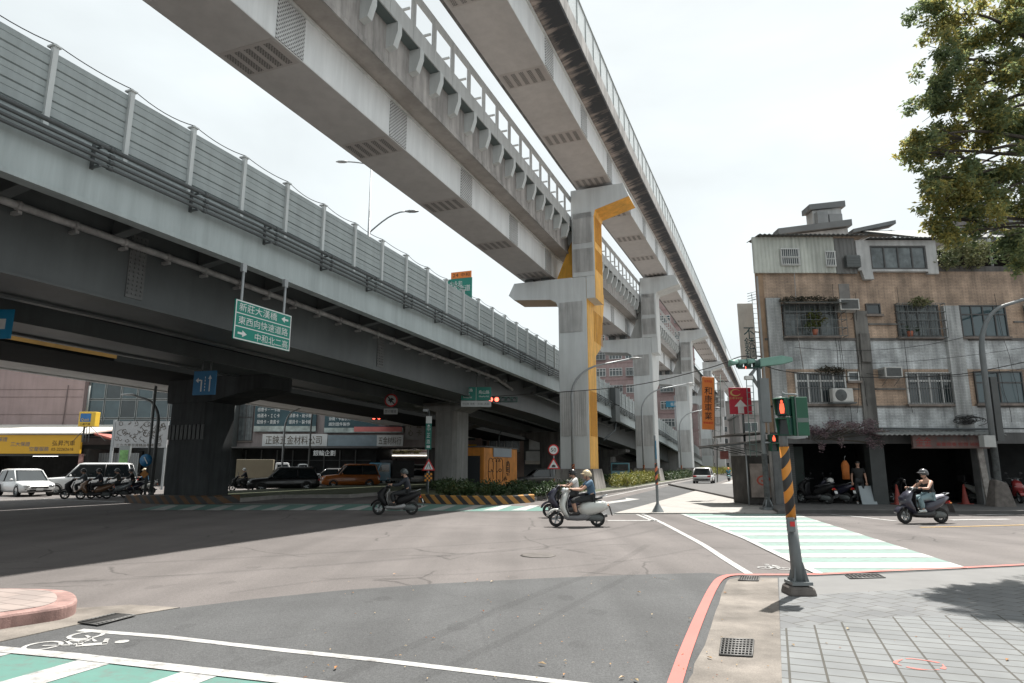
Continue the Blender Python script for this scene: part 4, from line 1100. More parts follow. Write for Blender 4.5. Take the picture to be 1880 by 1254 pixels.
ac_box(22.0, 7.9, .6, .5, .5, 'air conditioner casing at the right edge behind the street lamp head')
t = thing('outdoor_condenser', 'white split condenser unit with round fan in front of the lower left barred window', 'air conditioner', (13.45, FY-.2, 4.2))
mb = MB(); mb.box(-.42,.42,-.32,-.02,0,.56); mb.build('casing', ac_m, t, bevel=.02)
mb = MB(); mb.lathe([(.02,-.345),(.07,-.345),(.2,-.33),(.24,-.325),(.24,-.31)], (-.08,0,.28), 'y', 20)
for i in range(10): a = PI*i/10; mb.tube([(-.08-.23*math.cos(a),-.345,.28-.23*math.sin(a)),(-.08+.23*math.cos(a),-.345,.28+.23*math.sin(a))], .005, 4)
mb.build('fan_grille', darkst, t)
mb = MB(); mb.box(-.5,.5,-.4,-.0,-.06,-.01); mb.build('shelf', darkst, t)

# ---- far side: pink block, tyre shop, billboard block
pinkw = pm('dusty_pink_render', (.30,.228,.222), .8, .08, .5, 0, 0, .08)
pb = thing('pink_building', 'dusty pink windowless wall with a glazed dark wing at far left behind the viaduct', 'building', (-36, 60, 0))
mb = MB(); mb.box(-25,-3.4,0,14,0,16); mb.build('wall', pinkw, pb)
mb = MB()
for z in (6.3,7.9,8.6): mb.box(-25,-3.5,-.03,-.002,z,z+.035)
mb.tube([(-5.0,-.08,3),(-4.9,-.08,9)], .04, 5)
mb.build('wall_joint', pm('joint_grey', (.16,.12,.115), .8), pb)
mb = MB(); mb.box(-3.38,10.2,.6,14,0,15); mb.build('glazed_wing', pm('wing_frame', (.10,.11,.11), .6, .1, 1), pb)
for r_ in range(3):
    for q in range(9):
        x0 = -3.2+q*1.5; z0 = 4.3+r_*1.75
        f = window(pb, x0, x0+1.4, z0, z0+1.65, .6, pm('alu_frame', (.25,.27,.27), .4, .1, 2, 0, .4), gl_blue if (q+r_) % 3 else gl_dark, 1, None, 0, .05, False)
mb = MB(); mb.box(-3.38,10.2,.3,.59,3.6,4.2); mb.build('spandrel', pm('pale_spandrel', (.32,.27,.26), .7), pb)
ac_box(-30.2, 5.2, .9, .6, .5, 'pair of pale air conditioner casings on the glazed wing', 60.5)
# yellow tyre shop
ts = thing('tyre_shop', 'single storey garage with long yellow sign board and white roof', 'shop', (-38, 52, 0))
mb = MB(); mb.box(-8,-7.6,0,8,0,3); mb.box(4.3,4.7,0,8,0,3); mb.box(-8,4.7,7.7,8,0,3); mb.build('wall', dk2, ts)
mb = MB(); mb.prism([(-.9,4.1),(-.9,4.2),(8,5.4),(8,5.2)], 'x', -8.5, 4.9); mb.build('roof', pm('white_roof_sheet', (.62,.60,.55), .6, .1, .7), ts)
mb = MB(); mb.prism([(4.9,4.1),(4.9,4.25),(7.4,3.55),(7.4,3.4)], 'y', .2, 6); mb.build('side_roof', pm('red_awning', (.35,.10,.08), .7, .2, 1), ts)
sgn = MB(); sgn.box(-8.4,4.55,-.75,-.55,2.62,4.05); sg = sgn.build('sign_board', pm('shop_yellow', (.62,.35,.02), .5, .05, 1), ts)
dkl = pm('sign_ink', (.05,.03,.01), .6)
text('lettering', '弘昇汽車', dkl, ts, 1.75, .42, (3.25,-.76,3.42)); text('lettering', '02-22262618', dkl, ts, 1.7, .22, (3.2,-.76,2.95))
text('lettering', '三大保證', pm('sign_blue', (.10,.13,.2), .6), ts, 1.5, .34, (-1.9,-.76,3.72)); text('lettering', '三大保證', MATS['sign_blue'], ts, 1.5, .34, (-.1,-.76,3.35)); text('lettering', '空壓服務', MATS['sign_blue'], ts, 1.5, .34, (1.4,-.76,2.98))
mb = MB()
for i in range(24): mb.box(.2+i*.17,.2+i*.17+.13,6,6.05,.1,2.5)
mb.build('red_shutter', pm('red_shutter', (.30,.06,.03), .6, .15, 2), ts)
mb = MB(); mb.box(-6,-4,2,2.1,2.45,2.5); mb.box(-1,1,2,2.1,2.45,2.5); mb.build('tube_lamp', pm('tube_light', (1,1,1), .5, 0, 1, emit=2.0), ts)
mb = MB(); mb.box(-8,4.6,-.2,.1,2.45,2.6); mb.build('lintel', darkst, ts)
mb = MB(); mb.lathe([(.17,0),(.17,2.6)], (4.45,-.3,0), 'z', 10); mb.build('front_post', pm('posted_column', (.35,.2,.18), .7, .5, 4), ts)
mb = MB()
for i in range(16): mb.box(5+i*.2,5+i*.2+.16,1,1.06,.05,2.7)
mb.build('metal_fence_sheet', pm('grey_sheet', (.14,.155,.16), .5, .1, 2), ts)
# printed billboards building
bl = thing('printing_building', 'dark fronted building carrying two large blue printed billboards under the viaduct', 'building', (-19.5, 62, 0))
mb = MB(); mb.box(-9,13.5,0,10,3.4,9.5); mb.build('wall', pm('mauve_grey_wall', (.27,.235,.23), .8, .1, .6, 0, 0, .2), bl)
mb = MB(); mb.box(-9,6.5,1.5,10,0,3.4); mb.build('shopfront', dk, bl)
mb = MB(); mb.box(-8,7.3,-1.6,-.0,3.3,3.42); mb.build('canopy', pm('dark_canopy', (.08,.08,.08), .7), bl)
window(bl, -7.0, -4.9, 4.0, 8.5, 0, frame_d, gl_cur, 3, 6.2, 8, .08)
def billboard(x0, x1, z0, z1, seed):
    mb = MB(); mb.box(x0,x1,-.3,-.1,z0,z1); o = mb.build('billboard', pm('billboard_teal', (.02,.06,.075), .4, .5, .35), bl)
    mb = MB(); mb.box(x0,x1,-.312,-.302,z0+.02,z0+(z1-z0)*.16); mb.build('billboard_strip', pm('pale_city_strip', (.36,.42,.40), .5, .5, 1.3), o)
    return o
billboard(-4.7, 1.1, 4.85, 8.1, 1); billboard(1.9, 9.3, 4.75, 7.6, 2)
wt = pm('print_white', (.75,.78,.78), .5)
for x, rows in ((-3.4,['悠遊卡・門禁卡','感應卡・一卡通','條碼卡・ＩＣ卡','磁條卡・貴賓卡']),(-.4,['會員卡・識別證','貴賓卡・打卡鐘','停車卡・刷卡機','護貝卡・製卡機'])):
    for i, r_ in enumerate(rows): text('lettering', r_, wt, bl, 2.1, .38, (x,-.31,7.5-i*.58))
for x, rows in ((3.3,['製卡設備・耗材','色帶・空白卡片','掛繩・卡套系列','識別證件製作']),(5.7,['客製・印刷','設計・輸出','證件・名片'])):
    for i, r_ in enumerate(rows): text('lettering', r_, wt, bl, 2.0, .34, (x,-.31,7.05-i*.5))
mb = MB(); mb.box(7.0,9.2,-.325,-.313,5.4,7.5); o = mb.build('monochrome_photo_panel', pm('black_white_print', (.22,.22,.23), .5, 1., .9), bl)
mb = MB(); mb.box(4.7,9.2,-.33,-.315,4.85,5.3); mb.build('red_banner', pm('pinkish_red_print', (.55,.16,.15), .5, .15, 1), bl)
mb = MB(); mb.box(-3.6,2.4,-.9,-.7,3.5,4.6); mb.box(7.0-.0,9.4,-.9,-.7,3.5,4.5); o = mb.build('white_sign_panel', pm('old_white_board', (.50,.52,.52), .6, .1, 1), bl)
text('lettering', '正錸五金材料公司', dkl, bl, 5.2, .8, (-.7,-.91,4.05)); text('lettering', '五金材料行', dkl, bl, 2.1, .7, (8.2,-.91,4.0))
mb = MB(); mb.box(2.42,6.98,-.85,-.7,3.5,4.5); mb.build('blue_sign_panel', pm('grey_blue_board', (.17,.22,.25), .6, .2, 1), bl)
mb = MB(); mb.box(9.5,11.3,-.25,-.1,4.1,7.4); o = mb.build('side_banner', pm('grey_banner', (.25,.24,.235), .6, .2, 1), bl)
for i, ch in enumerate('製卡中心'): text('lettering', ch, dkl, bl, .5, .55, (10.0,-.26,6.9-i*.72)); text('lettering', '識別證卡'[i], dkl, bl, .5, .55, (10.8,-.26,6.9-i*.72))
mb = MB()
for i in range(9): mb.box(-7.5+i*1.5,-7.4+i*1.5,1.38,1.49,0,3.2)
for z in (1.1,2.2): mb.box(-7.5,6,1.4,1.48,z,z+.05)
mb.build('shopfront_frame', pm('dull_frame', (.10,.11,.11), .5), bl)
text('lettering', '銀輪企劃', wt, bl, 2.0, .5, (2.4,-1.62,2.85))
# low mauve block further right with yellow sign
lb = thing('mauve_building', 'mauve low building with dark windows and a yellow sign between viaduct piers', 'building', (-10.5, 75, 0))
mb = MB(); mb.box(-5,7,0,10,0,9.2); mb.build('wall', pm('mauve_render', (.26,.19,.185), .8, .1, .6), lb)
window(lb, .8, 4.2, 4.6, 6.5, 0, frame_d, gl_blue, 4); window(lb, 4.7, 6.3, 4.6, 6.5, 0, frame_d, gl_blue, 2)
mb = MB(); mb.box(2.5,6.5,-.5,-.2,2.5,4.1); mb.build('yellow_sign', MATS['shop_yellow'], lb)
mb = MB(); mb.prism([(-4,2.5),(-4,2.65),(0,3.2),(0,3.05)], 'x', -4, 3); mb.build('white_awning', MATS['white_roof_sheet'], lb)
# behind the graffiti hut
hb = thing('balcony_house', 'pale pink house with caged balconies and awnings seen behind the graffiti hut', 'building', (-2.0, 78, 0))
mb = MB(); mb.box(-1.0,3.4,0,9,0,7.8); mb.build('wall', pm('salmon_render', (.44,.34,.30), .8, .08, .5), hb)
mb = MB(); mb.box(-6.0,-1.02,1,9,0,8.6); mb.build('side_wing', pm('dark_wing', (.12,.10,.10), .8, .2, 1), hb)
window(hb, -.7, 2.9, 3.3, 5.6, 0, frame_w, gl_cur, 4, 5.0, 0, .1)
mb = MB()
for i in range(16): mb.box(-5.6+i*.3,-5.57+i*.3,.4,.43,3.2,6.2)
mb.build('balcony_cage', galv, hb)
mb = MB(); mb.prism([(-.6,6.25),(-.6,6.32),(1,6.6),(1,6.5)], 'x', -5.8, -.8); mb.prism([(-1.4,5.1),(-1.4,5.2),(0,5.7),(0,5.6)], 'x', 3.5, 8); mb.build('awning', MATS['white_roof_sheet'], hb)
mb = MB(); mb.box(-5.6,2.2,-.6,-.3,2.7,3.2); mb.build('teal_sign', pm('teal_board', (.05,.28,.28), .5, .3, 1), hb)
mb = MB(); mb.box(3.42,8,0,8,0,5.4); mb.build('grey_annex', pm('annex_grey', (.17,.18,.18), .8, .2, 1), hb)
mb = MB(); mb.box(4,6,-.3,-.05,3.6,4.9); mb.box(3.6,7.8,-.5,-.1,2.2,3.4); mb.build('white_shop_board', pm('shop_white', (.55,.56,.55), .6, .15, 1), hb)
mb = MB(); mb.prism([(-2.5,1.9),(-2.5,2.0),(0,2.4),(0,2.3)], 'x', 3.5, 8); mb.build('shop_awning', pm('cream_awning', (.6,.55,.47), .7), hb)
# pink apartment tower beyond the piers
pt_ = thing('apartment_tower', 'tall pink tiled apartment tower with stacked balconies behind the rail piers', 'building', (30, 150, 0), -.25)
mb = MB(); mb.box(-12,12,0,16,0,41); mb.build('wall', brick('pink_tower_tiles', (.36,.265,.255), (.335,.245,.24), (.28,.20,.195), .8, .3, .02, (R(90),0,0), .7, .12, .1), pt_)
fr = frame_w
for fl in range(9):
    for q in range(6):
        x0 = -11.2+q*3.8; z0 = 2.4+fl*4.0
        if z0 < 6: continue
        f = window(pt_, x0, x0+3.0, z0, z0+1.9, 0, fr, gl_cur if (fl*7+q*3) % 4 else gl_blue, 4, z0+1.3, 0, .12, False, None, .25)
        if (fl*5+q) % 3 == 0:
            mb = MB(); mb.box(x0,x0+3.0,-.7,-.26,z0-.15,z0-.05); [mb.box(x0+i*.25,x0+i*.25+.05,-.7,-.64,z0-.05,z0+1.8) for i in range(13)]; mb.build('balcony_grille', pm('dull_grille', (.2,.21,.21), .6), f)
mb = MB()
for fl in range(10): mb.box(-12.1,12.1,-.12,-.002,1.5+fl*4.0,1.9+fl*4.0)
mb.build('floor_band', pm('pink_band', (.31,.215,.21), .7, .1, .5), pt_)
# far street closing buildings
for (x, y, w, d, h, col, lb_) in ((16,250,30,20,26,(.33,.30,.28),'pale flats closing the street far beyond the piers'),(62,190,22,20,20,(.36,.35,.34),'light grey block far down the street behind the red sign'),(-45,140,40,20,24,(.30,.29,.28),'grey flats far behind the viaduct on the left'),(52,120,20,16,11,(.30,.28,.27),'low shop row along the street past the canopy')):
    t = thing('apartment_block', lb_, 'building', (x, y, 0), -.2)
    mb = MB(); mb.box(-w/2,w/2,0,d,0,h); mb.build('wall', pm('block_'+str(x), col, .8, .1, .4, 0, 0, .2), t)
    for fl in range(int(h/3.4)):
        for q in range(int(w/4)):
            x0 = -w/2+.8+q*4; window(t, x0, x0+2.4, 1.2+fl*3.4, 2.9+fl*3.4, 0, frame_w, gl_dark, 2, None, 0, .1, False)
    mb = MB(); mb.box(-w/2-.2,w/2+.2,-.2,d+.2,h,h+.4); mb.build('roof', conc, t)
# ================================================================ STREET FURNITURE
def spiral_stripe(name, freq, slope=1., c1=(.03,.03,.03), c2=(.62,.24,.03)):
    m = pm(name, (1,1,1), .5, .12, 6, 0, 0, 0); nt = m.node_tree; N = nt.nodes; L = nt.links; b = N['Principled BSDF']
    src = b.inputs['Base Color'].links[0].from_socket
    tc = N.new('ShaderNodeTexCoord'); sp = N.new('ShaderNodeSeparateXYZ'); L.new(tc.outputs['Object'], sp.inputs[0])
    a = N.new('ShaderNodeMath'); a.operation = 'MULTIPLY_ADD'; a.inputs[1].default_value = -slope; L.new(sp.outputs[0], a.inputs[0]); L.new(sp.outputs[2], a.inputs[2])
    w = N.new('ShaderNodeMath'); w.operation = 'PINGPONG'; w.inputs[1].default_value = freq; L.new(a.outputs[0], w.inputs[0])
    g = N.new('ShaderNodeMath'); g.operation = 'GREATER_THAN'; g.inputs[1].default_value = freq/2; L.new(w.outputs[0], g.inputs[0])
    mx = N.new('ShaderNodeMix'); mx.data_type = 'RGBA'; mx.inputs[6].default_value = (*c1,1); mx.inputs[7].default_value = (*c2,1)
    L.new(g.outputs[0], mx.inputs[0])
    m2 = N.new('ShaderNodeMix'); m2.data_type = 'RGBA'; m2.blend_type = 'MULTIPLY'; m2.inputs[0].default_value = 1
    L.new(mx.outputs[2], m2.inputs[6]); L.new(src, m2.inputs[7]); L.new(m2.outputs[2], b.inputs['Base Color']); return m
strp = spiral_stripe('pole_stripe_sleeve', .15, 1.3)
strp_s = spiral_stripe('small_stripe_sleeve', .1, 1.2, (.03,.03,.03), (.5,.16,.06))
sig_g = pm('signal_green_housing', (.01,.085,.045), .45, .12, 3)
sig_d = pm('signal_dark_green', (.012,.05,.04), .45, .12, 3)
red_led = pm('red_led', (1,.08,.05), .5, 0, 1, emit=4.0)
orange_led = pm('orange_led', (1,.13,.06), .5, 0, 1, emit=.75)
lens_off = pm('dark_lens', (.02,.03,.03), .2, .1, 5)
pole_g = pm('grey_pole_paint', (.16,.175,.18), .5, .12, 2, 0, 0, .2)
bolt = pm('weathered_footing', (.13,.115,.105), .9, .35, 5, .4)

# --- signal pole at the near corner
px_, py_ = 3.66, 8.78
sp = thing('signal_pole', 'grey signal pole with orange and black striped sleeve on a rough concrete foot', 'traffic pole', (px_, py_, 0))
mb = MB(); mb.loft([[(-.19,-.17,.02),(.17,-.17,.02),(.19,.2,.02),(-.17,.2,.02)],[(-.155,-.15,.14),(.145,-.15,.13),(.15,.16,.13),(-.15,.16,.145)]], False); mb.build('footing', bolt, sp, bevel=.03, seg=2)
mb = MB(); mb.box(-.13,.13,-.13,.13,.15,.19)
for k in range(4):
    a = PI/4+k*PI/2; x, y = .075*math.cos(a), .075*math.sin(a); x2, y2 = .13*math.cos(a), .13*math.sin(a)
    mb.add([(x,y,.19),(x2,y2,.19),(x*.9,y*.9,.42),(x+.01,y,.19),(x2+.01,y2,.19),(x*.9+.01,y*.9,.42)], [(0,1,2),(3,5,4),(0,3,4,1),(1,4,5,2),(0,2,5,3)])
    mb.lathe([(.0,.23),(.02,.225),(.02,.19)], (x2*.85,y2*.85+.02,0), 'z', 6)
mb.build('base_plate', pole_g, sp)
mb = MB(); mb.tube([(0,0,.19),(-.03,0,.95)], [.078,.062], 16); mb.build('pole', pole_g, sp); mb = MB(); mb.tube([(-.05,0,1.881),(-.055,0,2.55)], [.052,.048], 16); mb.build('upper_pole', pole_g, sp)
mb = MB(); mb.tube([(-.03,0,.951),(-.05,0,1.88)], [.065,.060], 18); mb.build('striped_sleeve', strp, sp)
mb = MB(); mb.box(-.13,-.03,-.12,-.07,.80,.98); mb.build('push_button', pole_g, sp, bevel=.01)
mb = MB(); mb.box(-.10,-.04,-.128,-.121,.87,.93); mb.build('red_sticker', redp, sp)
ps = thing('pedestrian_signal', 'green two lamp pedestrian signal with red figure lit on the striped pole', 'pedestrian signal', (px_-.05, py_-.02, 1.98))
def ped(parent, z0, x0, face, lit, m_led, sc=1.):
    mb = MB(); mb.box(x0-.15*sc,x0+.15*sc,-.14*sc,.12*sc,z0,z0+.30*sc); mb.build('lamp_housing', sig_d, parent, bevel=.012)
    # hood: top and side plates reaching out to the left
    mb = MB(); f = -.14*sc
    mb.prism([(f,z0+.29*sc),(f-.20*sc,z0+.27*sc),(f-.20*sc,z0+.285*sc),(f,z0+.305*sc)], 'x', x0-.15*sc, x0+.13*sc)
    for x in (x0-.15*sc, x0+.12*sc): mb.prism([(f,z0+.01),(f-.06*sc,z0+.01),(f-.20*sc,z0+.275*sc),(f,z0+.295*sc)], 'x', x, x+.012)
    mb.build('hood', sig_g, parent)
    mb = MB(); mb.box(x0-.115*sc,x0+.115*sc,f-.008,f-.001,z0+.03,z0+.27*sc); mb.build('lens', lens_off, parent)
    if lit:
        mb = MB(); y0, y1 = f-.014, f-.009
        mb.lathe([(.001,y0),(.03*sc,y0),(.03*sc,y1)], (x0,0,z0+.235*sc), 'y', 12)
        mb.prism([(x0-.045*sc,z0+.205*sc),(x0+.045*sc,z0+.205*sc),(x0+.06*sc,z0+.12*sc),(x0+.045*sc,z0+.04*sc),(x0-.045*sc,z0+.04*sc),(x0-.06*sc,z0+.12*sc)], 'y', y0, y1)
        mb.build('lit_figure', m_led, parent)

ped(ps, .33, .0, 0, True, orange_led); ped(ps, .0, .02, 0, False, orange_led)
ps.rotation_euler = (0,0,R(-40)); ps.scale = (.54,.54,.80); ps.location = (px_-.02, py_-.02, 2.02)
mb = MB(); mb.box(.16,.24,-.1,.1,.0,.66); mb.box(.24,.52,-.16,-.06,.0,.64); mb.box(.24,.52,.06,.14,.02,.62); mb.build('second_head_back', sig_g, ps, bevel=.012).rotation_euler = (0,0,R(34))
mb = MB(); mb.box(.25,.51,-.168,-.161,.22,.29); mb.box(.225,.245,-.165,-.06,0,.65); mb.build('back_clamp', pm('clamp_grey', (.12,.15,.14), .5), ps).rotation_euler = (0,0,R(34))
mb = MB(); mb.tube([(-.1,0,.66),(.0,.02,.70),(.15,0,.69),(.3,-.02,.68),(.36,-.03,.66)], .016, 6); mb.tube([(.0,0,.69),(.02,0,.73)], .03, 8); mb.build('top_bracket', galv, ps)
mb = MB(); mb.tube([(-.05,0,-.02),(.2,0,-.04),(.45,0,-.03)], .016, 6); mb.box(-.06,.5,-.02,.02,-.03,-.005); mb.build('bottom_bracket', galv, ps)

# --- far corner signal pole
cx_, cy_ = 9.62, 25.3
fp = thing('signal_pole', 'tall slim far corner pole with cameras, dark stickers and cabinets', 'traffic pole', (cx_, cy_, 0))
mb = MB(); mb.tube([(0,0,.1),(.02,0,5.4)], [.10,.085], 12); mb.box(-.25,.25,-.2,.2,.04,.12)
for k in range(4):
    a = PI/4+k*PI/2; mb.tube([(.2*math.cos(a),.2*math.sin(a),.1),(.09*math.cos(a),.09*math.sin(a),.4)], .03, 5)
mb.build('pole', pole_g, fp)
mb = MB(); mb.lathe([(.108,.5),(.106,1.9),(.103,2.1)], (0,0,0), 'z', 12); mb.build('flyer_wrap', pm('peeling_flyers', (.06,.065,.065), .8, .6, 5), fp)
mb = MB(); mb.box(-.02,.34,-.12,.12,3.3,5.0); mb.build('cabinet', pole_g, fp, bevel=.01)
mb = MB(); mb.box(-.55,-.25,-.1,.1,4.95,5.1); mb.tube([(-.4,0,5.0),(-.1,0,4.9)], .03, 6); mb.build('camera', white, fp, bevel=.02)
mb = MB()
for x in (-.55,-.3):
    mb.tube([(x,-.05,2.0),(x+.05,-.05,5.1)], .016, 5)
for i in range(12): mb.tube([(-.55+.004*i,-.05,2.2+i*.25),(-.3+.004*i,-.05,2.2+i*.25)], .012, 5)
mb.build('cable_ladder', pm('ladder_teal', (.09,.14,.13), .6), fp)
ps2 = thing('pedestrian_signal', 'small far corner pedestrian signal with orange figure lit', 'pedestrian signal', (cx_+.32, cy_-.1, 2.2))
ped(ps2, .33, 0, 0, True, orange_led, 1.0); ped(ps2, .0, 0, 0, False, orange_led, 1.0)
mb = MB(); mb.box(-.3,-.15,-.03,.03,.3,.36); mb.build('wall_bracket', galv, ps2)
tl = thing('traffic_light', 'pale green traffic light heads seen from behind with hooded visors above the far corner', 'traffic light', (cx_+.15, cy_, 5.55))
mb = MB(); mb.tube([(-.1,.0,-.3),(-.1,0,.05)], .05, 8); mb.tube([(-.15,.05,-.9),(-.45,0,-.4),(-.2,0,-.1)], [.06,.09,.05], 8); mb.build('mount', pole_g, tl)
mb = MB()
mb.loft([[(-.1,-.14,-.1),(-.1,.12,-.1),(-.1,.12,.22),(-.1,-.14,.22)],[(.75,-.16,.0),(.75,.14,.0),(.75,.14,.34),(.75,-.16,.34)],[(1.2,-.1,.10),(1.2,.08,.10),(1.2,.08,.27),(1.2,-.1,.27)]], False)
mb.build('side_head', pm('bleached_green_housing', (.16,.30,.25), .5, .1, 2), tl, bevel=.02)
for i, x in enumerate((-.85,-.52,-.19)):
    mb = MB(); n = 14
    out = [[(x-.10-.30*k, .16*math.cos(PI*j/(n-1))*(1-.0*k)+0, .02+.02*i+.17*math.sin(PI*j/(n-1))*(1) - (.08*k if j in (0,n-1) else 0)) for j in range(n)]+[(x-.10-.30*k, .14*math.cos(PI*j/(n-1)), .02+.02*i+.15*math.sin(PI*j/(n-1))) for j in range(n-1,-1,-1)] for k in (0,1)]
    mb.loft(out, True); mb.build('visor', MATS['bleached_green_housing'], tl)
    mb = MB(); mb.lathe([(.15,x-.12),(.15,x+.08)], (0,0,.02), 'x', 14); mb.lathe([(.0,x-.125),(.15,x-.12)], (0,0,.02), 'x', 14); mb.build('lamp_back', sig_d, tl)
mb = MB(); mb.box(-.9,.0,-.06,.12,-.16,-.1); mb.build('rail', sig_d, tl)
mb = MB(); mb.lathe([(.0,-.66),(.05,-.655)], (-.0,-.05,-.13), 'x', 10); mb.build('lit_lamp', red_led, tl)

# --- red traffic light and street name board by the viaduct pier
def hlight(x, y, z, n, label, lit=(0,1), sc=1., rz=0, name='traffic_light'):
    t = thing(name, label, 'traffic light', (x, y, z), rz)
    w = .40*sc; L_ = w*n
    mb = MB(); mb.box(0,L_,-.0,.16,-.18*sc,.18*sc); mb.build('housing', sig_d, t, bevel=.02)
    for i in range(n):
        cx = w*(i+.5); k = 12
        rings = [[(cx+.165*sc*math.cos(a), y_, .165*sc*math.sin(a)) for a in np.linspace(-.35,PI+.35,k)]+[(cx+.15*sc*math.cos(a), y_, .15*sc*math.sin(a)) for a in np.linspace(PI+.35,-.35,k)] for y_ in (0,-.26*sc)]
        mb = MB(); mb.loft(rings, True); mb.build('visor', pm('visor_green', (.10,.17,.15), .4, .1, 2), t)
        mb = MB(); mb.lathe([(.0,-.012),(.14*sc,-.008)], (cx,0,0), 'y', 16); mb.build('lens', red_led if i in lit else lens_off, t)
    mb = MB(); mb.tube([(-1.8,.1,0),(L_*.5,.1,0)], .05, 8); mb.build('mast_arm', darkst, t)
    return t
hlight(-1.50, 40.5, 5.72, 5, 'five lamp horizontal traffic light glowing red beside the green street name board', (0,1), .92)
hlight(-12.0, 56, 5.75, 3, 'red traffic light glowing in the dark under the viaduct near the billboards', (0,1), 1.1)
def board(name, label, cat, loc, w, h, m, rz=0, th=.04, border=None, bw=.03, group=None):
    t = thing(name, label, cat, loc, rz, group)
    mb = MB(); mb.box(-w/2,w/2,-th/2,th/2,-h/2,h/2); mb.build('panel', m, t, bevel=.008)
    if border:
        mb = MB(); y0, y1 = -th/2-.004, -th/2-.001
        mb.box(-w/2+.01,w/2-.01,y0,y1,h/2-bw-.01,h/2-.01); mb.box(-w/2+.01,w/2-.01,y0,y1,-h/2+.01,-h/2+bw+.01)
        mb.box(-w/2+.01,-w/2+bw+.01,y0,y1,-h/2+bw+.011,h/2-bw-.011); mb.box(w/2-bw-.01,w/2-.01,y0,y1,-h/2+bw+.011,h/2-bw-.011)
        mb.build('border', border, t)
    return t
wsign = pm('sign_white', (.66,.68,.67), .45, .04, 2)
sn = board('street_name_sign', 'dark green street name board with white strip below next to the red traffic light', 'street sign', (-2.2, 40, 6.02), 1.85, .82, sgreen)
mb = MB(); mb.box(-.925,.925,-.02,.02,-.80,-.43); mb.build('lower_strip', pm('grey_white_strip', (.42,.44,.44), .5), sn)
mb = MB(); mb.box(-.008,.008,-.026,-.021,-.8,.40); mb.build('divider', wsign, sn)
text('lettering', '三民路', wsign, sn, .62, .2, (-.52,-.023,.22)); text('lettering', '二段', wsign, sn, .3, .14, (-.55,-.023,-.02)); text('lettering', 'Sanmin Rd.', wsign, sn, .55, .1, (-.52,-.023,-.22)); text('lettering', '鳥山路', wsign, sn, .66, .22, (.48,-.023,.1)); text('lettering', 'Niaoshan Rd.', wsign, sn, .6, .09, (.48,-.023,-.16))
text('lettering', '中正路  板橋', darkst, sn, .7, .12, (-.45,-.023,-.62)); text('lettering', '土城  永和', darkst, sn, .7, .12, (.45,-.023,-.62))
mb = MB(); mb.tube([(0.05,.08,.41),(.05,.08,1.2),(-.1,.5,1.4)], .05, 8); mb.tube([(-2.2,.1,.1),(-.9,.08,.0)], .06, 8); mb.build('hanger', darkst, sn)
# overhead direction sign hung from the viaduct edge
def S_at(u, v, s0):
    d = _ray(u, v); k = s0/(d[0]*TY-d[1]*TX); return (d[0]*k, d[1]*k, CAM_H+d[2]*k)
p0 = S_at(431,545,-14.3); p1 = S_at(533,582,-14.3); p2 = S_at(430,625,-14.3); p3 = S_at(530,643,-14.3)
cxs = [(p0[i]+p1[i]+p2[i]+p3[i])/4 for i in range(3)]
W_ = math.hypot(p1[0]-p0[0], p1[1]-p0[1]); H_ = ((p0[2]-p2[2])+(p1[2]-p3[2]))/2
ds = board('direction_sign', 'green three row direction sign with white arrows hung from the viaduct edge', 'road sign', tuple(cxs), W_, H_, pm('highway_green', (.0,.20,.15), .45, .04, 1), math.atan2(p1[1]-p0[1], p1[0]-p0[0]), .05, wsign, .035)
h3 = H_/3
mb = MB()
for k in (1,-1): mb.box(-W_/2+.05,W_/2-.05,-.03,-.026,k*h3/2-.014,k*h3/2+.014)
mb.build('row_divider', wsign, ds)
text('lettering', '新莊大漢橋', wsign, ds, W_*.66, h3*.62, (-W_*.11,-.028,h3)); text('lettering', '東西向快速道路', wsign, ds, W_*.88, h3*.62, (0,-.028,0)); text('lettering', '中和北二高', wsign, ds, W_*.6, h3*.62, (W_*.15,-.028,-h3))
def arrow(parent, cx, cz, l, h, d, y, m):
    mb = MB(); s = d
    mb.prism([(cx-s*l/2,cz-h*.16),(cx-s*l/2,cz+h*.16),(cx,cz+h*.16),(cx,cz+h*.5),(cx+s*l/2,cz),(cx,cz-h*.5),(cx,cz-h*.16)], 'y', y-.004, y); mb.build('arrow', m, parent)
arrow(ds, W_*.37, h3, W_*.13, h3*.5, -1, -.027, wsign); arrow(ds, -W_*.36, -h3, W_*.15, h3*.5, 1, -.027, wsign)
mb = MB()
for x in (-W_*.38, W_*.38): mb.tube([(x,.06,-H_/2+.1),(x,.06,H_/2+1.15)], .04, 8); mb.box(x-.08,x+.08,0.02,.12,H_/2+.9,H_/2+1.15)
mb.build('hanger_post', galv, ds)
# expressway sign seen above the barrier
ox, oy, oz = AT(846, 522, 62)
es = thing('expressway_sign', 'orange and green expressway sign rising above the noise barrier', 'road sign', (ox, oy, oz), -.35)
mb = MB(); mb.box(-1.05,1.12,-.05,.05,.62,1.28); mb.build('exit_tab', pm('exit_orange', (.70,.20,.03), .5, .04, 1), es)
mb = MB(); mb.box(-1.75,1.2,-.05,.05,-2.2,.6); mb.build('panel', pm('highway_green', (.0,.20,.15)), es)
text('lettering', '24', dkl, es, .6, .36, (-.55,-.056,.95)); text('lettering', '中和', dkl, es, .95, .38, (.5,-.056,.95)); text('lettering', '中永和', wsign, es, 1.3, .6, (-.5,-.056,.05)); text('lettering', '交流道', wsign, es, 2.0, .62, (.05,-.056,-.42))
mb = MB(); mb.tube([(0,.15,-6),(0,.15,.5)], .12, 8); mb.build('post', galv, es)
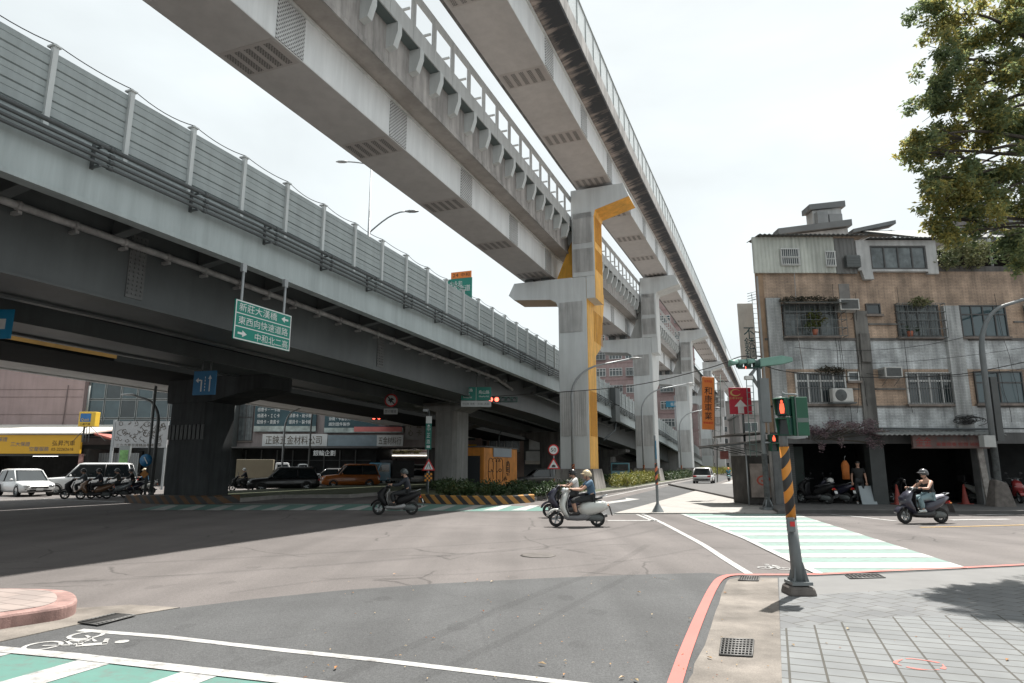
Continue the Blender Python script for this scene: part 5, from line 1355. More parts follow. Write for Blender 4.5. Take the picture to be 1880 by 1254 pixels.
# blue lane signs
b1 = board('lane_sign', 'blue sign with white bar cut by the left frame edge', 'road sign', (-15.9, 19.6, 5.98), 1.25, .92, pm('bright_sign_blue', (.0,.22,.42), .4, .03, 1), 0, .05)
mb = MB(); mb.box(.1,.42,-.031,-.026,-.16,.16); mb.build('white_bar', wsign, b1)
b1.location = AT(-14, 595, 19.6)
ax, ay, az = AT(376, 703, 27.0)
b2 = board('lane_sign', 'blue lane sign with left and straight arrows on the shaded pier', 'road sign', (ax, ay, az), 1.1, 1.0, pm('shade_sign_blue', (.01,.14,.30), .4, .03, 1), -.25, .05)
mb = MB(); y = -.03
mb.box(-.17,-.11,y-.004,y,-.36,.12); mb.box(-.29,-.17,y-.004,y,.08,.14); mb.prism([(-.29,.0),(-.29,.22),(-.42,.11)], 'y', y-.004, y)
mb.box(.24,.29,y-.004,y,-.36,.16); mb.prism([(.18,.16),(.35,.16),(.265,.32)], 'y', y-.004, y)
for i in range(5): mb.box(.02,.05,y-.004,y,-.34+i*.13,-.26+i*.13)
mb.build('arrows', wsign, b2)
mb = MB(); mb.tube([(-.2,.05,.5),(-.2,.05,.9)], .03, 6); mb.tube([(.2,.05,.5),(.2,.05,.9)], .03, 6); mb.build('hanger', darkst, b2)
# round and triangular signs
def post(parent, x, z1, m=galv, r=.03, z0=0): mb = MB(); mb.tube([(x,.05,z0),(x,.05,z1)], r, 8); return mb.build('post', m, parent)
def disc(parent, z, r, body=None, c=wsign, rim=redp, x=0):
    mb = MB(); mb.lathe([(.0,-.02),(r,-.018),(r,.01),(.0,.01)], (x,0,z), 'y', 28); mb.build('disc', rim, parent)
    mb = MB(); mb.lathe([(.0,-.026),(r*.78,-.025)], (x,0,z), 'y', 28); mb.build('face', c, parent)
def tri(parent, z, s, x=0):
    h = s*.87
    mb = MB(); mb.prism([(x-s/2,z-h/2),(x+s/2,z-h/2),(x,z+h/2)], 'y', -.02, .01); mb.build('triangle', redp, parent)
    k = .70; mb = MB(); mb.prism([(x-s/2*k,z-h/2*k-.05*s),(x+s/2*k,z-h/2*k-.05*s),(x,z+h/2*k-.05*s)], 'y', -.026, -.021); mb.build('face', wsign, parent)
sx, sy, sz = AT(1016, 826, 36.5)
t = thing('speed_limit_sign', 'round fifty speed limit sign over a triangular speed camera warning on one post', 'road sign', (sx, sy, 0))
disc(t, sz, .30); text('lettering', '50', black, t, .30, .2, (0,-.028,sz)); tri(t, sz-.72, .72)
mb = MB(); mb.box(-.10,.10,-.032,-.027,sz-.93,sz-.83); mb.box(-.05,.05,-.032,-.027,sz-.83,sz-.80); mb.lathe([(.0,-.034),(.03,-.033)], (0,0,sz-.88), 'y', 10); mb.build('camera_pictogram', black, t)
post(t, .02, sz+.2); mb = MB(); mb.lathe([(.036,.5),(.036,1.0)], (.02,.05,0), 'z', 10); mb.build('striped_sleeve', strp_s, t)
sx, sy, sz = AT(718, 735, 40)
t = thing('no_motorcycle_sign', 'round no motorcycles sign with white plate below hanging under the viaduct', 'road sign', (sx, sy, sz))
disc(t, 0, .40, c=pm('dull_sign_white', (.45,.46,.46), .5))
mb = MB(); mb.prism([(-.2,.0),(.05,.16),(.2,.05),(.05,-.02),(.0,-.2),(-.1,-.05)], 'y', -.034, -.029); mb.prism([(-.25,.22),(-.2,.27),(.25,-.22),(.2,-.27)], 'y', -.04, -.035); mb.build('pictogram', black, t)
mb = MB(); mb.box(-.42,.42,-.02,.01,-.85,-.5); mb.build('plate', MATS['dull_sign_white'], t); text('lettering', '禁行機車', black, t, .7, .2, (0,-.022,-.68))
mb = MB(); mb.tube([(.1,.05,-.5),(.1,.05,.6),(.5,.1,.8),(2.2,.3,.7)], .04, 8); mb.build('hanger', darkst, t)
sx, sy, sz = AT(787, 853, 36)
t = thing('narrow_road_sign', 'triangular narrowing road sign above an orange chequered hazard plate', 'road sign', (sx, sy, 0)); tri(t, sz, .72)
mb = MB()
for s in (-1, 1): mb.prism([(s*.10,sz-.22),(s*.13,sz-.22),(s*.05,sz-.02),(s*.05,sz+.05),(s*.02,sz+.05),(s*.02,sz-.03)], 'y', -.032, -.027)
mb.build('pictogram', black, t)
mb = MB(); mb.box(-.20,.20,-.02,.01,sz-.88,sz-.45); mb.build('hazard_plate', pm('hazard_orange', (.65,.25,.02), .5), t)
mb = MB()
for i in range(4):
    for j in range(4):
        if (i+j) % 2: mb.box(-.2+i*.1,-.1+i*.1,-.025,-.021,sz-.88+j*.1075,sz-.7725+j*.1075)
mb.build('hazard_checks', black, t); post(t, .0, sz+.1)
# vertical street name post
sx, sy, sz = AT(787, 795, 38.5)
t = thing('street_name_post', 'tall narrow green street name sign reading downwards on a dark post', 'street sign', (sx, sy, 0))
post(t, -.02, sz+1.3, darkst, .06)
mb = MB(); mb.box(-.17,.17,-.03,.02,sz-.95,sz+.55); mb.build('panel', sgreen, t); mb = MB(); mb.box(-.17,.17,-.03,.02,sz+.56,sz+.98); mb.build('white_tab', wsign, t)
for i, ch in enumerate('中正路'): text('lettering', ch, wsign, t, .2, .26, (0,-.032,sz+.22-i*.36))
mb = MB(); mb.prism([(-.1,sz+.38),(.1,sz+.38),(0,sz+.5)], 'y', -.036, -.032); mb.box(-.1,.1,-.036,-.032,sz-.86,sz-.72); mb.build('arrow', wsign, t)
mb = MB(); mb.box(-.35,-.05,-.1,.1,sz+1.25,sz+1.4); mb.build('camera', galv, t)
# pole mounted blue arrow sign and chequer board by the parked bikes
sx, sy, sz = AT(268, 845, 36.5)
t = thing('keep_right_sign', 'round blue arrow sign on a dark pole above an orange chequered plate', 'road sign', (sx, sy, 0))
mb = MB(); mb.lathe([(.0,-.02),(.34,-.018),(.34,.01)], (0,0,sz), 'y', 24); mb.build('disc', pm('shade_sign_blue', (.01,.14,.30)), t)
mb = MB(); mb.obox((0,-.03,sz), (.05,.01,.42), 0, R(-30), 0); mb.build('arrow', wsign, t)
mb = MB(); mb.obox((.0,-.02,sz-.75), (.34,.02,.34), 0, R(45), 0); mb.build('hazard_plate', pm('dull_orange', (.35,.14,.02), .6, .3, 8), t); post(t, .1, 6.3, darkst, .07)
# --- street lamps
def lamp(name, label, x, y, h, arm, side, m, sleeve=True, group='curved arm street lamps', lit=None, r=.07):
    t = thing(name, label, 'street lamp', (x, y, 0), 0, group)
    mb = MB(); pts = [(0,0,.1),(0,0,h*.72)]
    n = 8
    for i in range(1, n+1):
        a = PI/2*i/n*.86; pts.append((side*arm*.62*(1-math.cos(a)), 0, h*.72+h*.24*math.sin(a)))
    pts.append((side*arm, 0, h)); k = len(pts)
    mb.tube(pts, [r*(1-.45*i/(k-1)) for i in range(k)], 8); mb.lathe([(.16,0),(.16,.12),(.09,.3)], (0,0,0), 'z', 10); mb.build('pole', m, t)
    mb = MB(); e = pts[-1]
    mb.loft([[(e[0]+side*d, w*math.cos(q), e[2]+.02+tz+th*math.sin(q)) for q in np.linspace(0, 2*PI, 9)[:-1]] for d, w, th, tz in ((-.08,.05,.04,0),(.15,.15,.07,.02),(.5,.16,.06,.03),(.75,.06,.03,.03))]); mb.build('lamp_head', pm('lamp_head_grey', (.42,.43,.43), .4, .05, 2), t)
    if sleeve: mb = MB(); mb.lathe([(r*1.12,.4),(r*1.08,1.65)], (0,0,.15), 'z', 12); mb.build('striped_sleeve', strp_s, t)
    return t
dkp = pm('dark_lamp_post', (.12,.125,.125), .5, .12, 2)
lx, ly = G(1053, 899); lamp('street_lamp', 'curved lamp post standing in front of the yellow sided pier', lx*.88, ly*.88, 8.6, 3.9, 1, galv, True, None, None, .1)
lx, ly = G(1183, 884); lamp('street_lamp', 'curved lamp post in front of the second grey pier', lx*.86, ly*.86, 9.7, 4.6, 1, galv, True, None, None, .1)
lx, ly = G(1252, 876.5); lamp('street_lamp', 'curved lamp post in front of the third grey pier', lx*.86, ly*.86, 9.5, 5, 1, galv, True, None, None, .1)
t = lamp('street_lamp', 'leaning grey lamp post with a dark flyer covered foot before the corner block', 18.6, 25.6, 8.4, 2.3, 1, pole_g, False, None, None, .11)
t.rotation_euler = (0, R(.8), 0)
mb = MB(); mb.loft([[(-.42,-.3,.1),(.42,-.3,.1),(.42,.3,.1),(-.42,.3,.1)],[(-.2,-.2,1.15),(.24,-.2,1.0),(.24,.2,1.0),(-.2,.2,1.15)]], False); mb.build('footing', bolt, t, bevel=.04)
mb = MB(); mb.lathe([(.125,1.1),(.12,2.6)], (0,0,0), 'z', 12); mb.build('flyer_wrap', MATS['peeling_flyers'], t)
mb = MB(); mb.box(.16,.42,-.06,.06,2.6,5.1); mb.build('side_duct', pm('duct_grey', (.07,.075,.075), .6), t)
mb = MB(); mb.box(-.55,-.1,-.3,.0,2.35,2.8); mb.build('meter_box', pm('meter_box_grey', (.40,.41,.40), .6, .1, 3), t, bevel=.01)
# lamps standing on the far viaduct deck, above the barrier
def tall_lamp(x, y, z0, z1, arms, label):
    t = thing('viaduct_lamp', label, 'street lamp', (x, y, z0))
    mb = MB(); mb.tube([(0,0,0),(0,0,z1-z0)], [.13,.06], 8); mb.build('pole', galv, t)
    for s, ln, rise in arms:
        mb = MB(); h = z1-z0
        pts = [(s*ln*q, 0, h-rise+rise*math.sin(PI/2*q)) for q in np.linspace(0,1,7)]; mb.tube(pts, .05, 6); mb.build('arm', galv, t)
        mb = MB(); e = pts[-1]
        mb.loft([[(e[0]+s*d, w*math.cos(q), e[2]+th*math.sin(q)) for q in np.linspace(0, 2*PI, 9)[:-1]] for d, w, th in ((-.1,.06,.05),(.2,.18,.09),(.55,.18,.08),(.8,.05,.03))]); mb.build('lamp_head', pm('lamp_head_grey', (.42,.43,.43)), t)
x, y, z = AT(677, 420, 46); z1 = AT(677, 297, 46)[2]; tall_lamp(x, y, 8, z1, ((-1,1.9,.25),), 'tall straight lamp post above the barrier with its lamp to the left')
x, y, z = AT(678, 425, 40); z1 = AT(678, 388, 40)[2]; tall_lamp(x, y, 8, z1, ((1,2.35,1.45),), 'curved lamp arm above the barrier with its lamp to the right')
lx, ly = AT(690, 900, 58)[:2]
lx, ly, lz = AT(517, 870, 48); lamp('street_lamp', 'pale straight lamp post with a hooded head before the blue billboards', lx, ly, 5.9, 1.2, 1, galv, False, None, None, .08)
lx, ly, lz = AT(566, 870, 52); lamp('street_lamp', 'thin black lamp post between the two blue billboards', lx, ly, 7.0, .9, 1, darkst, False, None, None, .07)
lx, ly, lz = AT(916, 830, 66); lamp('street_lamp', 'small dark curved lamp in front of the pink balcony house', lx, ly, 5.8, 1.4, 1, darkst, False, None, None, .07)
lx, ly, lz = AT(285, 830, 37); t = lamp('street_lamp', 'black curved lamp post in the shade beside the dark viaduct pier', lx, ly, 5.6, 1.5, -1, darkst, False, None, None, .1)
# striped delineator post on the pavement wedge
x, y = G(1208, 942)
t = thing('delineator_post', 'slim black and orange striped post on the sunlit pavement wedge', 'post', (x, y, 0))
mb = MB(); mb.lathe([(.22,.04),(.2,.08),(.07,.3),(.05,.36)], (0,0,0), 'z', 12); mb.build('foot', pole_g, t)
mb = MB(); mb.lathe([(.05,.3),(.048,1.0)], (0,0,0), 'z', 10); mb.lathe([(.046,1.75),(.046,2.75),(.0,2.76)], (0,0,0), 'z', 10); mb.build('pole', pole_g, t)
mb = MB(); mb.lathe([(.052,1.0),(.051,1.75)], (0,0,0), 'z', 12); mb.build('striped_sleeve', spiral_stripe('post_sleeve', .14, 1.1, (.03,.03,.03), (.6,.15,.06)), t)
mb = MB(); mb.box(-.02,.02,-.1,.06,1.9,2.55); mb.build('edge_on_plate', pm('small_blue_plate', (.03,.15,.24), .5, .3, 4), t)
# orange banner, red banner, tall shop sign on the side street
x, y, z = AT(1300, 740, 33)
t = board('shop_banner', 'orange vertical banner with four black characters on a wire frame', 'shop sign', (x, y, z), .62, 2.66, pm('banner_orange', (.72,.22,.05), .55, .06, 2), 0, .05, pm('banner_edge', (.62,.3,.12), .5), .02)
t.rotation_euler = (0, R(3), 0)
for i, ch in enumerate('和康車業'): text('lettering', ch, black, t, .38, .40, (0,-.03,.62-i*.42))
text('lettering', '機車精品', redp, t, .4, .12, (0,-.03,1.1)); text('lettering', '專業維修', redp, t, .5, .1, (0,-.03,-1.0))
mb = MB()
for dx in (.36,.66): mb.tube([(dx,.1,-1.9),(dx,.1,1.5)], .018, 5)
for i in range(10): mb.tube([(.36,.1,-1.7+i*.34),(.66,.1,-1.7+i*.34)], .014, 5)
mb.tube([(.8,.1,1.2),(1.15,.1,.7),(1.3,.1,-.2),(1.35,.1,-1.6)], .014, 5); mb.tube([(.66,.1,1.2),(.8,.1,1.2)], .014, 5)
mb.build('ladder_frame', pm('ladder_teal', (.09,.14,.13)), t)
mb = MB(); mb.tube([(.5,.2,-3.9),(.5,.2,-1.5)], .03, 6); mb.build('post', darkst, t)
x, y, z = AT(1359, 736, 29)
t = board('arrow_banner', 'dark red square banner with gold ring emblem and white up arrow', 'shop sign', (x, y, z), .98, 1.18, pm('banner_red', (.40,.02,.04), .5, .08, 2), 0, .05)
mb = MB()
n = 26; o_ = [(-.2+.24*math.cos(q), .36+.16*math.sin(q)) for q in np.linspace(.6, 5.9, n)]; i_ = [(-.17+.19*math.cos(q), .37+.12*math.sin(q)) for q in np.linspace(.6, 5.9, n)]
mb.add([(p[0],-.03,p[1]) for p in o_+i_], [(i,i+1,n+i+1,n+i) for i in range(n-1)]); mb.build('ring_emblem', pm('dull_gold', (.5,.33,.12), .5), t)
text('lettering', '日本料理', pm('dull_gold', (.5,.33,.12)), t, .62, .11, (-.2,-.028,.12))
mb = MB(); mb.prism([(-.13,-.56),(.13,-.56),(.13,-.25),(.28,-.25),(0,.05),(-.28,-.25),(-.13,-.25)], 'y', -.032, -.027); mb.build('arrow', pm('soft_white', (.58,.56,.55), .5), t)
text('lettering', '停', MATS['soft_white'], t, .16, .17, (.0,-.034,-.35))
mb = MB(); mb.tube([(.1,.06,-2.2),(.1,.06,.5)], .05, 6); mb.build('post', darkst, t)
x, y, z = AT(1371, 608, 31)
t = board('vertical_shop_sign', 'tall weathered beige sign with three dark brush characters at the corner block', 'shop sign', (x, y, z), .72, 2.75, pm('weathered_sign_board', (.74,.70,.64), .7, .12, 1.5, 0, 0, .2), 0, .12)
t.rotation_euler = (0, R(-.5), 0)
for i, ch in enumerate('不銹鋼'): text('lettering', ch, pm('brush_teal_ink', (.02,.09,.10), .6), t, .52, .54, (.08,-.063,-.1-i*.5))
mb = MB()
for dx in (.42,.72): mb.tube([(dx,.1,-1.6),(dx,.1,1.9)], .018, 5)
for i in range(14): mb.tube([(.42,.1,-1.5+i*.24),(.72,.1,-1.5+i*.24)], .012, 5)
for i in range(4): mb.tube([(.2,.1,1.5+i*.13),(.75,.1,1.65+i*.13)], .014, 5)
mb.build('frame', pm('ladder_teal', (.09,.14,.13)), t)
mb = MB(); mb.tube([(.36,.1,0),(1.1,.4,0)], .03, 5); mb.tube([(.36,.1,-1.2),(1.0,.4,-1.2)], .03, 5); mb.build('wall_bracket', darkst, t)
# corner lean-to with metal canopies
t = thing('corner_stall', 'dark corner stall with poster panel under ragged sheet metal canopies', 'stall', (10.75, 28.0, 0))
mb = MB(); mb.box(-.72,.6,.4,2.4,.05,2.1); mb.build('booth', pm('sooty_booth', (.055,.052,.048), .85, .4, 2, .1, 0, .3), t)
mb = MB(); mb.box(-.62,.28,.33,.395,.35,1.75); mb.build('poster_panel', pm('stained_poster', (.30,.25,.22), .6, .4, 2.2), t)
mb = MB(); n = 20; o_ = [(-.08+.3*math.cos(q),1.05+.22*math.sin(q)) for q in np.linspace(0,5.2,n)]; i_ = [(-.08+.22*math.cos(q),1.05+.15*math.sin(q)) for q in np.linspace(0,5.2,n)]
mb.add([(p[0],.325,p[1]) for p in o_+i_], [(i,i+1,n+i+1,n+i) for i in range(n-1)]); mb.obox((-.05,.326,1.0),(.3,.005,.07),0,R(20)); mb.build('red_swirl', pm('poster_red', (.45,.08,.05), .6), t)
can = pm('canopy_sheet', (.14,.13,.12), .6, .3, 3, 0, 0, .2)
mb = MB(); mb.prism([(-2.1,2.5),(-2.1,2.55),(.4,2.8),(.4,2.74)], 'y', -.3, 2.8); mb.prism([(-1.3,2.95),(-1.3,3.01),(.5,3.1),(.5,3.04)], 'y', .2, 3.0); mb.build('canopy', can, t)
mb = MB()
for y in (-.25,.7,1.7,2.7): mb.tube([(-2.05,y,2.46),(.4,y,2.72)], .03, 5); mb.tube([(-1.6,y,2.48),(-.3,y,2.2)], .022, 5)
mb.build('canopy_frame', darkst, t)
mb = MB(); mb.box(-.7,.55,.35,.4,2.12,2.68); mb.build('pale_valance', pm('pale_valance', (.34,.35,.34), .7, .1, 3, 0, 0, .3), t)
mb = MB(); mb.box(-1.5,-1.15,1.4,1.5,1.95,2.3); mb.build('small_red_sign', pm('muted_red_sign', (.28,.10,.09), .6, .2, 4), t)
mb = MB(); mb.tube([(-.8,.2,.05),(-.8,.2,2.6)], .03, 6); mb.tube([(.2,-.9,.1),(.1,-.9,2.6)], .04, 6); mb.build('post', galv, t)
# shop clutter in front of the corner block
t = thing('leaning_board', 'pale grey board leaning by the dark tiled pillar', 'board', (14.35, 26.95, .14), 0); mb = MB(); mb.prism([(0,0),(.05,0),(.25,.72),(.2,.72)], 'x', -.3, .3); mb.build('sheet', pm('pale_board', (.30,.34,.36), .6, .1, 2), t)
def cone(x, y, label):
    t = thing('traffic_cone', label, 'traffic cone', (x, y, .14), 0, 'red cones in front of the dark shops'); mb = MB(); mb.lathe([(.15,.03),(.13,.06),(.03,.78),(.0,.78)], (0,0,0), 'z', 12); mb.build('cone', pm('faded_cone_red', (.26,.045,.035), .6, .15, 4), t); mb = MB(); mb.box(-.2,.2,-.2,.2,0,.03); mb.build('base', pm('faded_cone_red', (.4,.05,.04)), t); return t
cone(15.45, 26.9, 'red cone left of the passing rider, by the dark tiled pillar'); cone(18.35, 27.2, 'darker red cone to the right behind the passing rider')
t = thing('leaning_plank', 'old painted plank leaning by the right arcade pillar', 'plank', (18.9, 26.6, .14)); mb = MB(); mb.prism([(-.12,0),(.12,0),(-.02,2.5),(-.26,2.5)], 'y', -.04, .04); mb.build('plank', pm('peeling_paint_wood', (.30,.28,.26), .8, .45, 4), t)
# graffiti hut on the island
t = road_thing('graffiti_hut', 'orange utility hut covered with black outline graffiti on the planted island', 'hut', -19, 44); o = (-19,44,0)
mb = MB(); mb.slab([(-20.9,43.6),(-19.3,43.6),(-19.3,50.2),(-20.9,50.2)], .15, 3.0); mb.build('body', orange, t, o, bevel=.02)
mb = MB(); mb.box(-21.0,-19.2,43.5,50.3,3.0,3.1); mb.build('roof', conc_d, t, o)
mb = MB(); mb.box(-20.7,-19.6,43.56,43.59,.25,2.4); mb.build('door', pm('dark_steel_door', (.03,.035,.04), .5, .1, 2), t, o)
mb = MB(); mb.box(-19.28,-19.22,45.2,48.8,2.35,3.0); mb.build('blank_panel', pm('blue_grey_panel', (.27,.31,.35), .5, .05, 1), t, o)
gr = MB(); rg = random.Random(4); X = -19.285
def stroke(pts): gr.tube([(X, 44.3+p[0]*5.2, .35+p[1]*1.9) for p in pts], .028, 4)
arc = lambda cx, cy, rx, ry, a0, a1, n=9: [(cx+rx*math.cos(a0+(a1-a0)*i/(n-1)), cy+ry*math.sin(a0+(a1-a0)*i/(n-1))) for i in range(n)]
for cx in (.10,.24,.36,.46): stroke(arc(cx,.86,.075,.14,0,PI)); stroke(arc(cx,.18,.075,.13,PI,2*PI))
for cx in (.03,.19,.31,.53): stroke([(cx,.86),(cx+rg.uniform(-.02,.02),.6),(cx+rg.uniform(-.03,.03),.45),(cx,.2)])
stroke([(.03,.5),(.07,.47),(.12,.5)]); stroke([(.12,.56),(.16,.5),(.2,.48)]); stroke([(.38,.52),(.44,.6),(.5,.55),(.48,.48),(.40,.49)]); stroke([(.3,.5),(.34,.46),(.36,.52)])
for k in range(9): y = .35+k*.06; stroke([(.70+rg.uniform(-.02,.02),y),(.74,y+rg.uniform(-.03,.05)),(.80+rg.uniform(-.02,.02),y+rg.uniform(-.02,.02))])
stroke(arc(.75,.6,.06,.3,-.6,3.6,12)); stroke([(.55,.1),(.6,.25),(.62,.12),(.66,.28),(.68,.14),(.72,.18)])
gr.build('graffiti', pm('graffiti_black', (.025,.02,.02), .6), t, o)
# small yellow lightbox on legs and comic panel board by the tyre shop
x, y, z = AT(164, 770, 50)
t = thing('yellow_lightbox', 'small yellow sign box on thin legs above the garage roof', 'shop sign', (x, y, z))
mb = MB(); mb.box(-.62,.62,-.3,.3,-.55,.55); mb.build('box', pm('lightbox_yellow', (.72,.47,.05), .5, .05, 2), t, bevel=.02)
mb = MB(); mb.box(-.5,.3,-.312,-.302,-.2,.42); mb.build('blue_panel', pm('lightbox_blue', (.03,.16,.4), .5), t); text('lettering', 'Quick', pm('lightbox_yellow', (.72,.47,.05)), t, .62, .24, (-.1,-.32,-.05)); text('lettering', '三義汽車', dkl, t, .8, .2, (-.08,-.31,-.38))
mb = MB()
for s in (-1,1): mb.tube([(s*.1,0,-.5),(s*1.2,.3,-1.6)], .025, 5); mb.tube([(s*.1,0,-.5),(s*.12,.0,-1.7)], .03, 5)
mb.tube([(-.45,.2,-1.7),(-.4,.2,2.6)], .07, 6); mb.build('legs', darkst, t)
x, y, z = AT(255, 800, 48)
t = thing('sketch_billboard', 'grey billboard covered in black line doodles beside the garage', 'billboard', (x, y, z))
mb = MB(); mb.box(-1.75,2.1,-.05,.05,-.85,1.05); mb.build('panel', pm('doodle_board', (.36,.37,.38), .7, .1, 2), t)
mb = MB(); rg = random.Random(8)
for k in range(46):
    cx, cz, r = rg.uniform(-1.6,1.9), rg.uniform(-.4,.95), rg.uniform(.06,.26); a0 = rg.uniform(0,6); pts = [(cx+r*math.cos(a0+q)*(1+.3*math.sin(2*q)), -.06, min(1.0,cz+r*.9*math.sin(a0+q))) for q in np.linspace(0,rg.uniform(2,6.2),9)]; mb.tube(pts, .016, 4)
mb.build('doodles', dkl, t); text('lettering', '三立汽車百貨精品專業安裝', dkl, t, 3.3, .22, (.1,-.055,-.68))
mb = MB(); mb.box(-1.95,-1.78,-.05,.1,-2.0,1.15); mb.box(1.9,2.05,.06,.15,-4,.9); mb.build('frame_post', galv, t)
t = thing('lit_sign_case', 'narrow framed green sign case standing below the doodle billboard', 'shop sign', (*AT(228,845,47)[:2], 0)); z = AT(228,850,47)[2]
mb = MB(); mb.box(-.38,.38,-.1,.1,z-1.3,z+1.2); mb.build('case', pm('case_grey', (.2,.22,.22), .5), t); mb = MB(); mb.box(-.3,.3,-.115,-.102,z-.6,z+.9); mb.build('green_panel', pm('poster_green', (.14,.30,.10), .5, .5, 3), t); mb = MB(); mb.box(-.3,.3,-.115,-.102,z-1.1,z-.65); mb.build('red_panel', pm('poster_dark_red', (.3,.05,.05), .5), t)
mb = MB(); mb.box(-.38,.38,-.1,.1,0,z-1.31); mb.build('stand', darkst, t)
# blue street plate behind second pier, control cabinet on the viaduct edge
x, y, z = AT(1237, 742, 120)
t = board('street_plate', 'small far blue road sign between the second and third rail piers', 'road sign', (x, y, z), 2.9, 1.1, pm('far_blue', (.02,.20,.33), .5, .1, 1)); post(t, .2, 1.6, galv, .1, -8); text('lettering', '板橋', wsign, t, 1.2, .6, (0,-.03,0))
x, y, z = S_at(1130, 748, -14.6)
t = thing('control_cabinet', 'grey electrical cabinet clamped on the viaduct edge right of the yellow pier', 'cabinet', (x, y, z), RZ)
mb = MB(); mb.box(-.25,.35,-1.4,.6,.2,1.9); mb.build('upper_box', pipe_m, t, bevel=.02); mb = MB(); mb.box(-.3,.3,-1.3,.7,-1.5,.15); mb.build('lower_box', darkst, t, bevel=.02)
mb = MB(); mb.tube([(0,0,-1.5),(0,-.6,-2.4),(-.6,-3,-3.4)], .1, 6); mb.build('conduit', pipe_m, t)
# overhead wires
def wire(pix, label, r=.012):
    pts = [Vector(AT(u, v, y)) for u, v, y in pix]; mb = MB()
    out = [tuple(p) for p in pts]; out3 = smooth_pts3(out)
    mb.tube(out3, r, 5); tag(mb.build('overhead_wire', cab, None), label, 'wire', 'overhead wires')
def smooth_pts3(pts, n=6):
    out = []
    for i in range(len(pts)-1):
        p0, p1, p2, p3 = [Vector(pts[min(max(k, 0), len(pts)-1)]) for k in (i-1, i, i+1, i+2)]
        for j in range(n):
            t = j/n; out.append(.5*((2*p1)+(p2-p0)*t+(2*p0-5*p1+4*p2-p3)*t*t+(3*p1-p0-3*p2+p3)*t**3))
    out.append(Vector(pts[-1])); return out
wire([(900,728,40.8),(1000,722,38),(1160,708,33),(1300,676,28.5),(1364,654,26),(1395,668,25.3)], 'black cable from the red traffic light across to the far corner pole', .022)
wire([(1395,668,25.3),(1450,683,25.3),(1600,693,25.4),(1720,690,25.5),(1808,680,25.7),(1990,640,26)], 'long sagging cable from the corner pole past the apartment front to the lamp post', .018)
wire([(1500,668,26),(1650,665,26),(1800,650,25.7),(2000,620,26)], 'thin upper wire running to the right across the apartment front', .008)
# ================================================================ VEHICLES AND PEOPLE
COPIES = []
skin_m = pm('skin_tone', (.46,.27,.19), .5, .06, 6)
glass_v = glass('vehicle_glass', (.015,.02,.022), .06)
lampc = pm('headlamp_clear', (.55,.57,.58), .12, .1, 10, 0, .2)
tail_r = pm('tail_lamp_red', (.42,.015,.015), .25, .1, 8)
plate_w = pm('licence_plate_white', (.62,.63,.62), .5, .05, 6)
def paint(name, col, metal=.15, rough=.3): 
    m = pm(name, col, rough, .05, 3, 0, metal, 0, .5); m.node_tree.nodes['Principled BSDF'].inputs['Coat Weight'].default_value = .5; return m
def wheel(parent, y, r, w, x=0, name='wheel', rimm=None, spokes=5):
    mb = MB(); mb.lathe([(r*.62,x-w*.42),(r*.9,x-w*.5),(r*.98,x-w*.38),(r,x-w*.15),(r,x+w*.15),(r*.98,x+w*.38),(r*.9,x+w*.5),(r*.62,x+w*.42)], (0,y,r), 'x', 22); t = mb.build(name, rubber, parent)
    mb = MB(); mb.lathe([(r*.66,x-w*.36),(r*.66,x+w*.36)], (0,y,r), 'x', 22)
    for s in (-1, 1):
        xx = x+s*w*.30
        mb.lathe([(.0,xx),(r*.16,xx)], (0,y,r), 'x', 10)
        for k in range(spokes):
            a = 2*PI*k/spokes; d = (math.cos(a), math.sin(a)); n = (-d[1], d[0]); h = r*.09
            q = [(xx, y+d[0]*rr+n[0]*h*sg, r+d[1]*rr+n[1]*h*sg) for rr, sg in ((r*.1,1),(r*.64,1),(r*.64,-1),(r*.1,-1))]; mb.add(q, [(0,1,2,3)])
    mb.build('rim', rimm or galv, t); return t
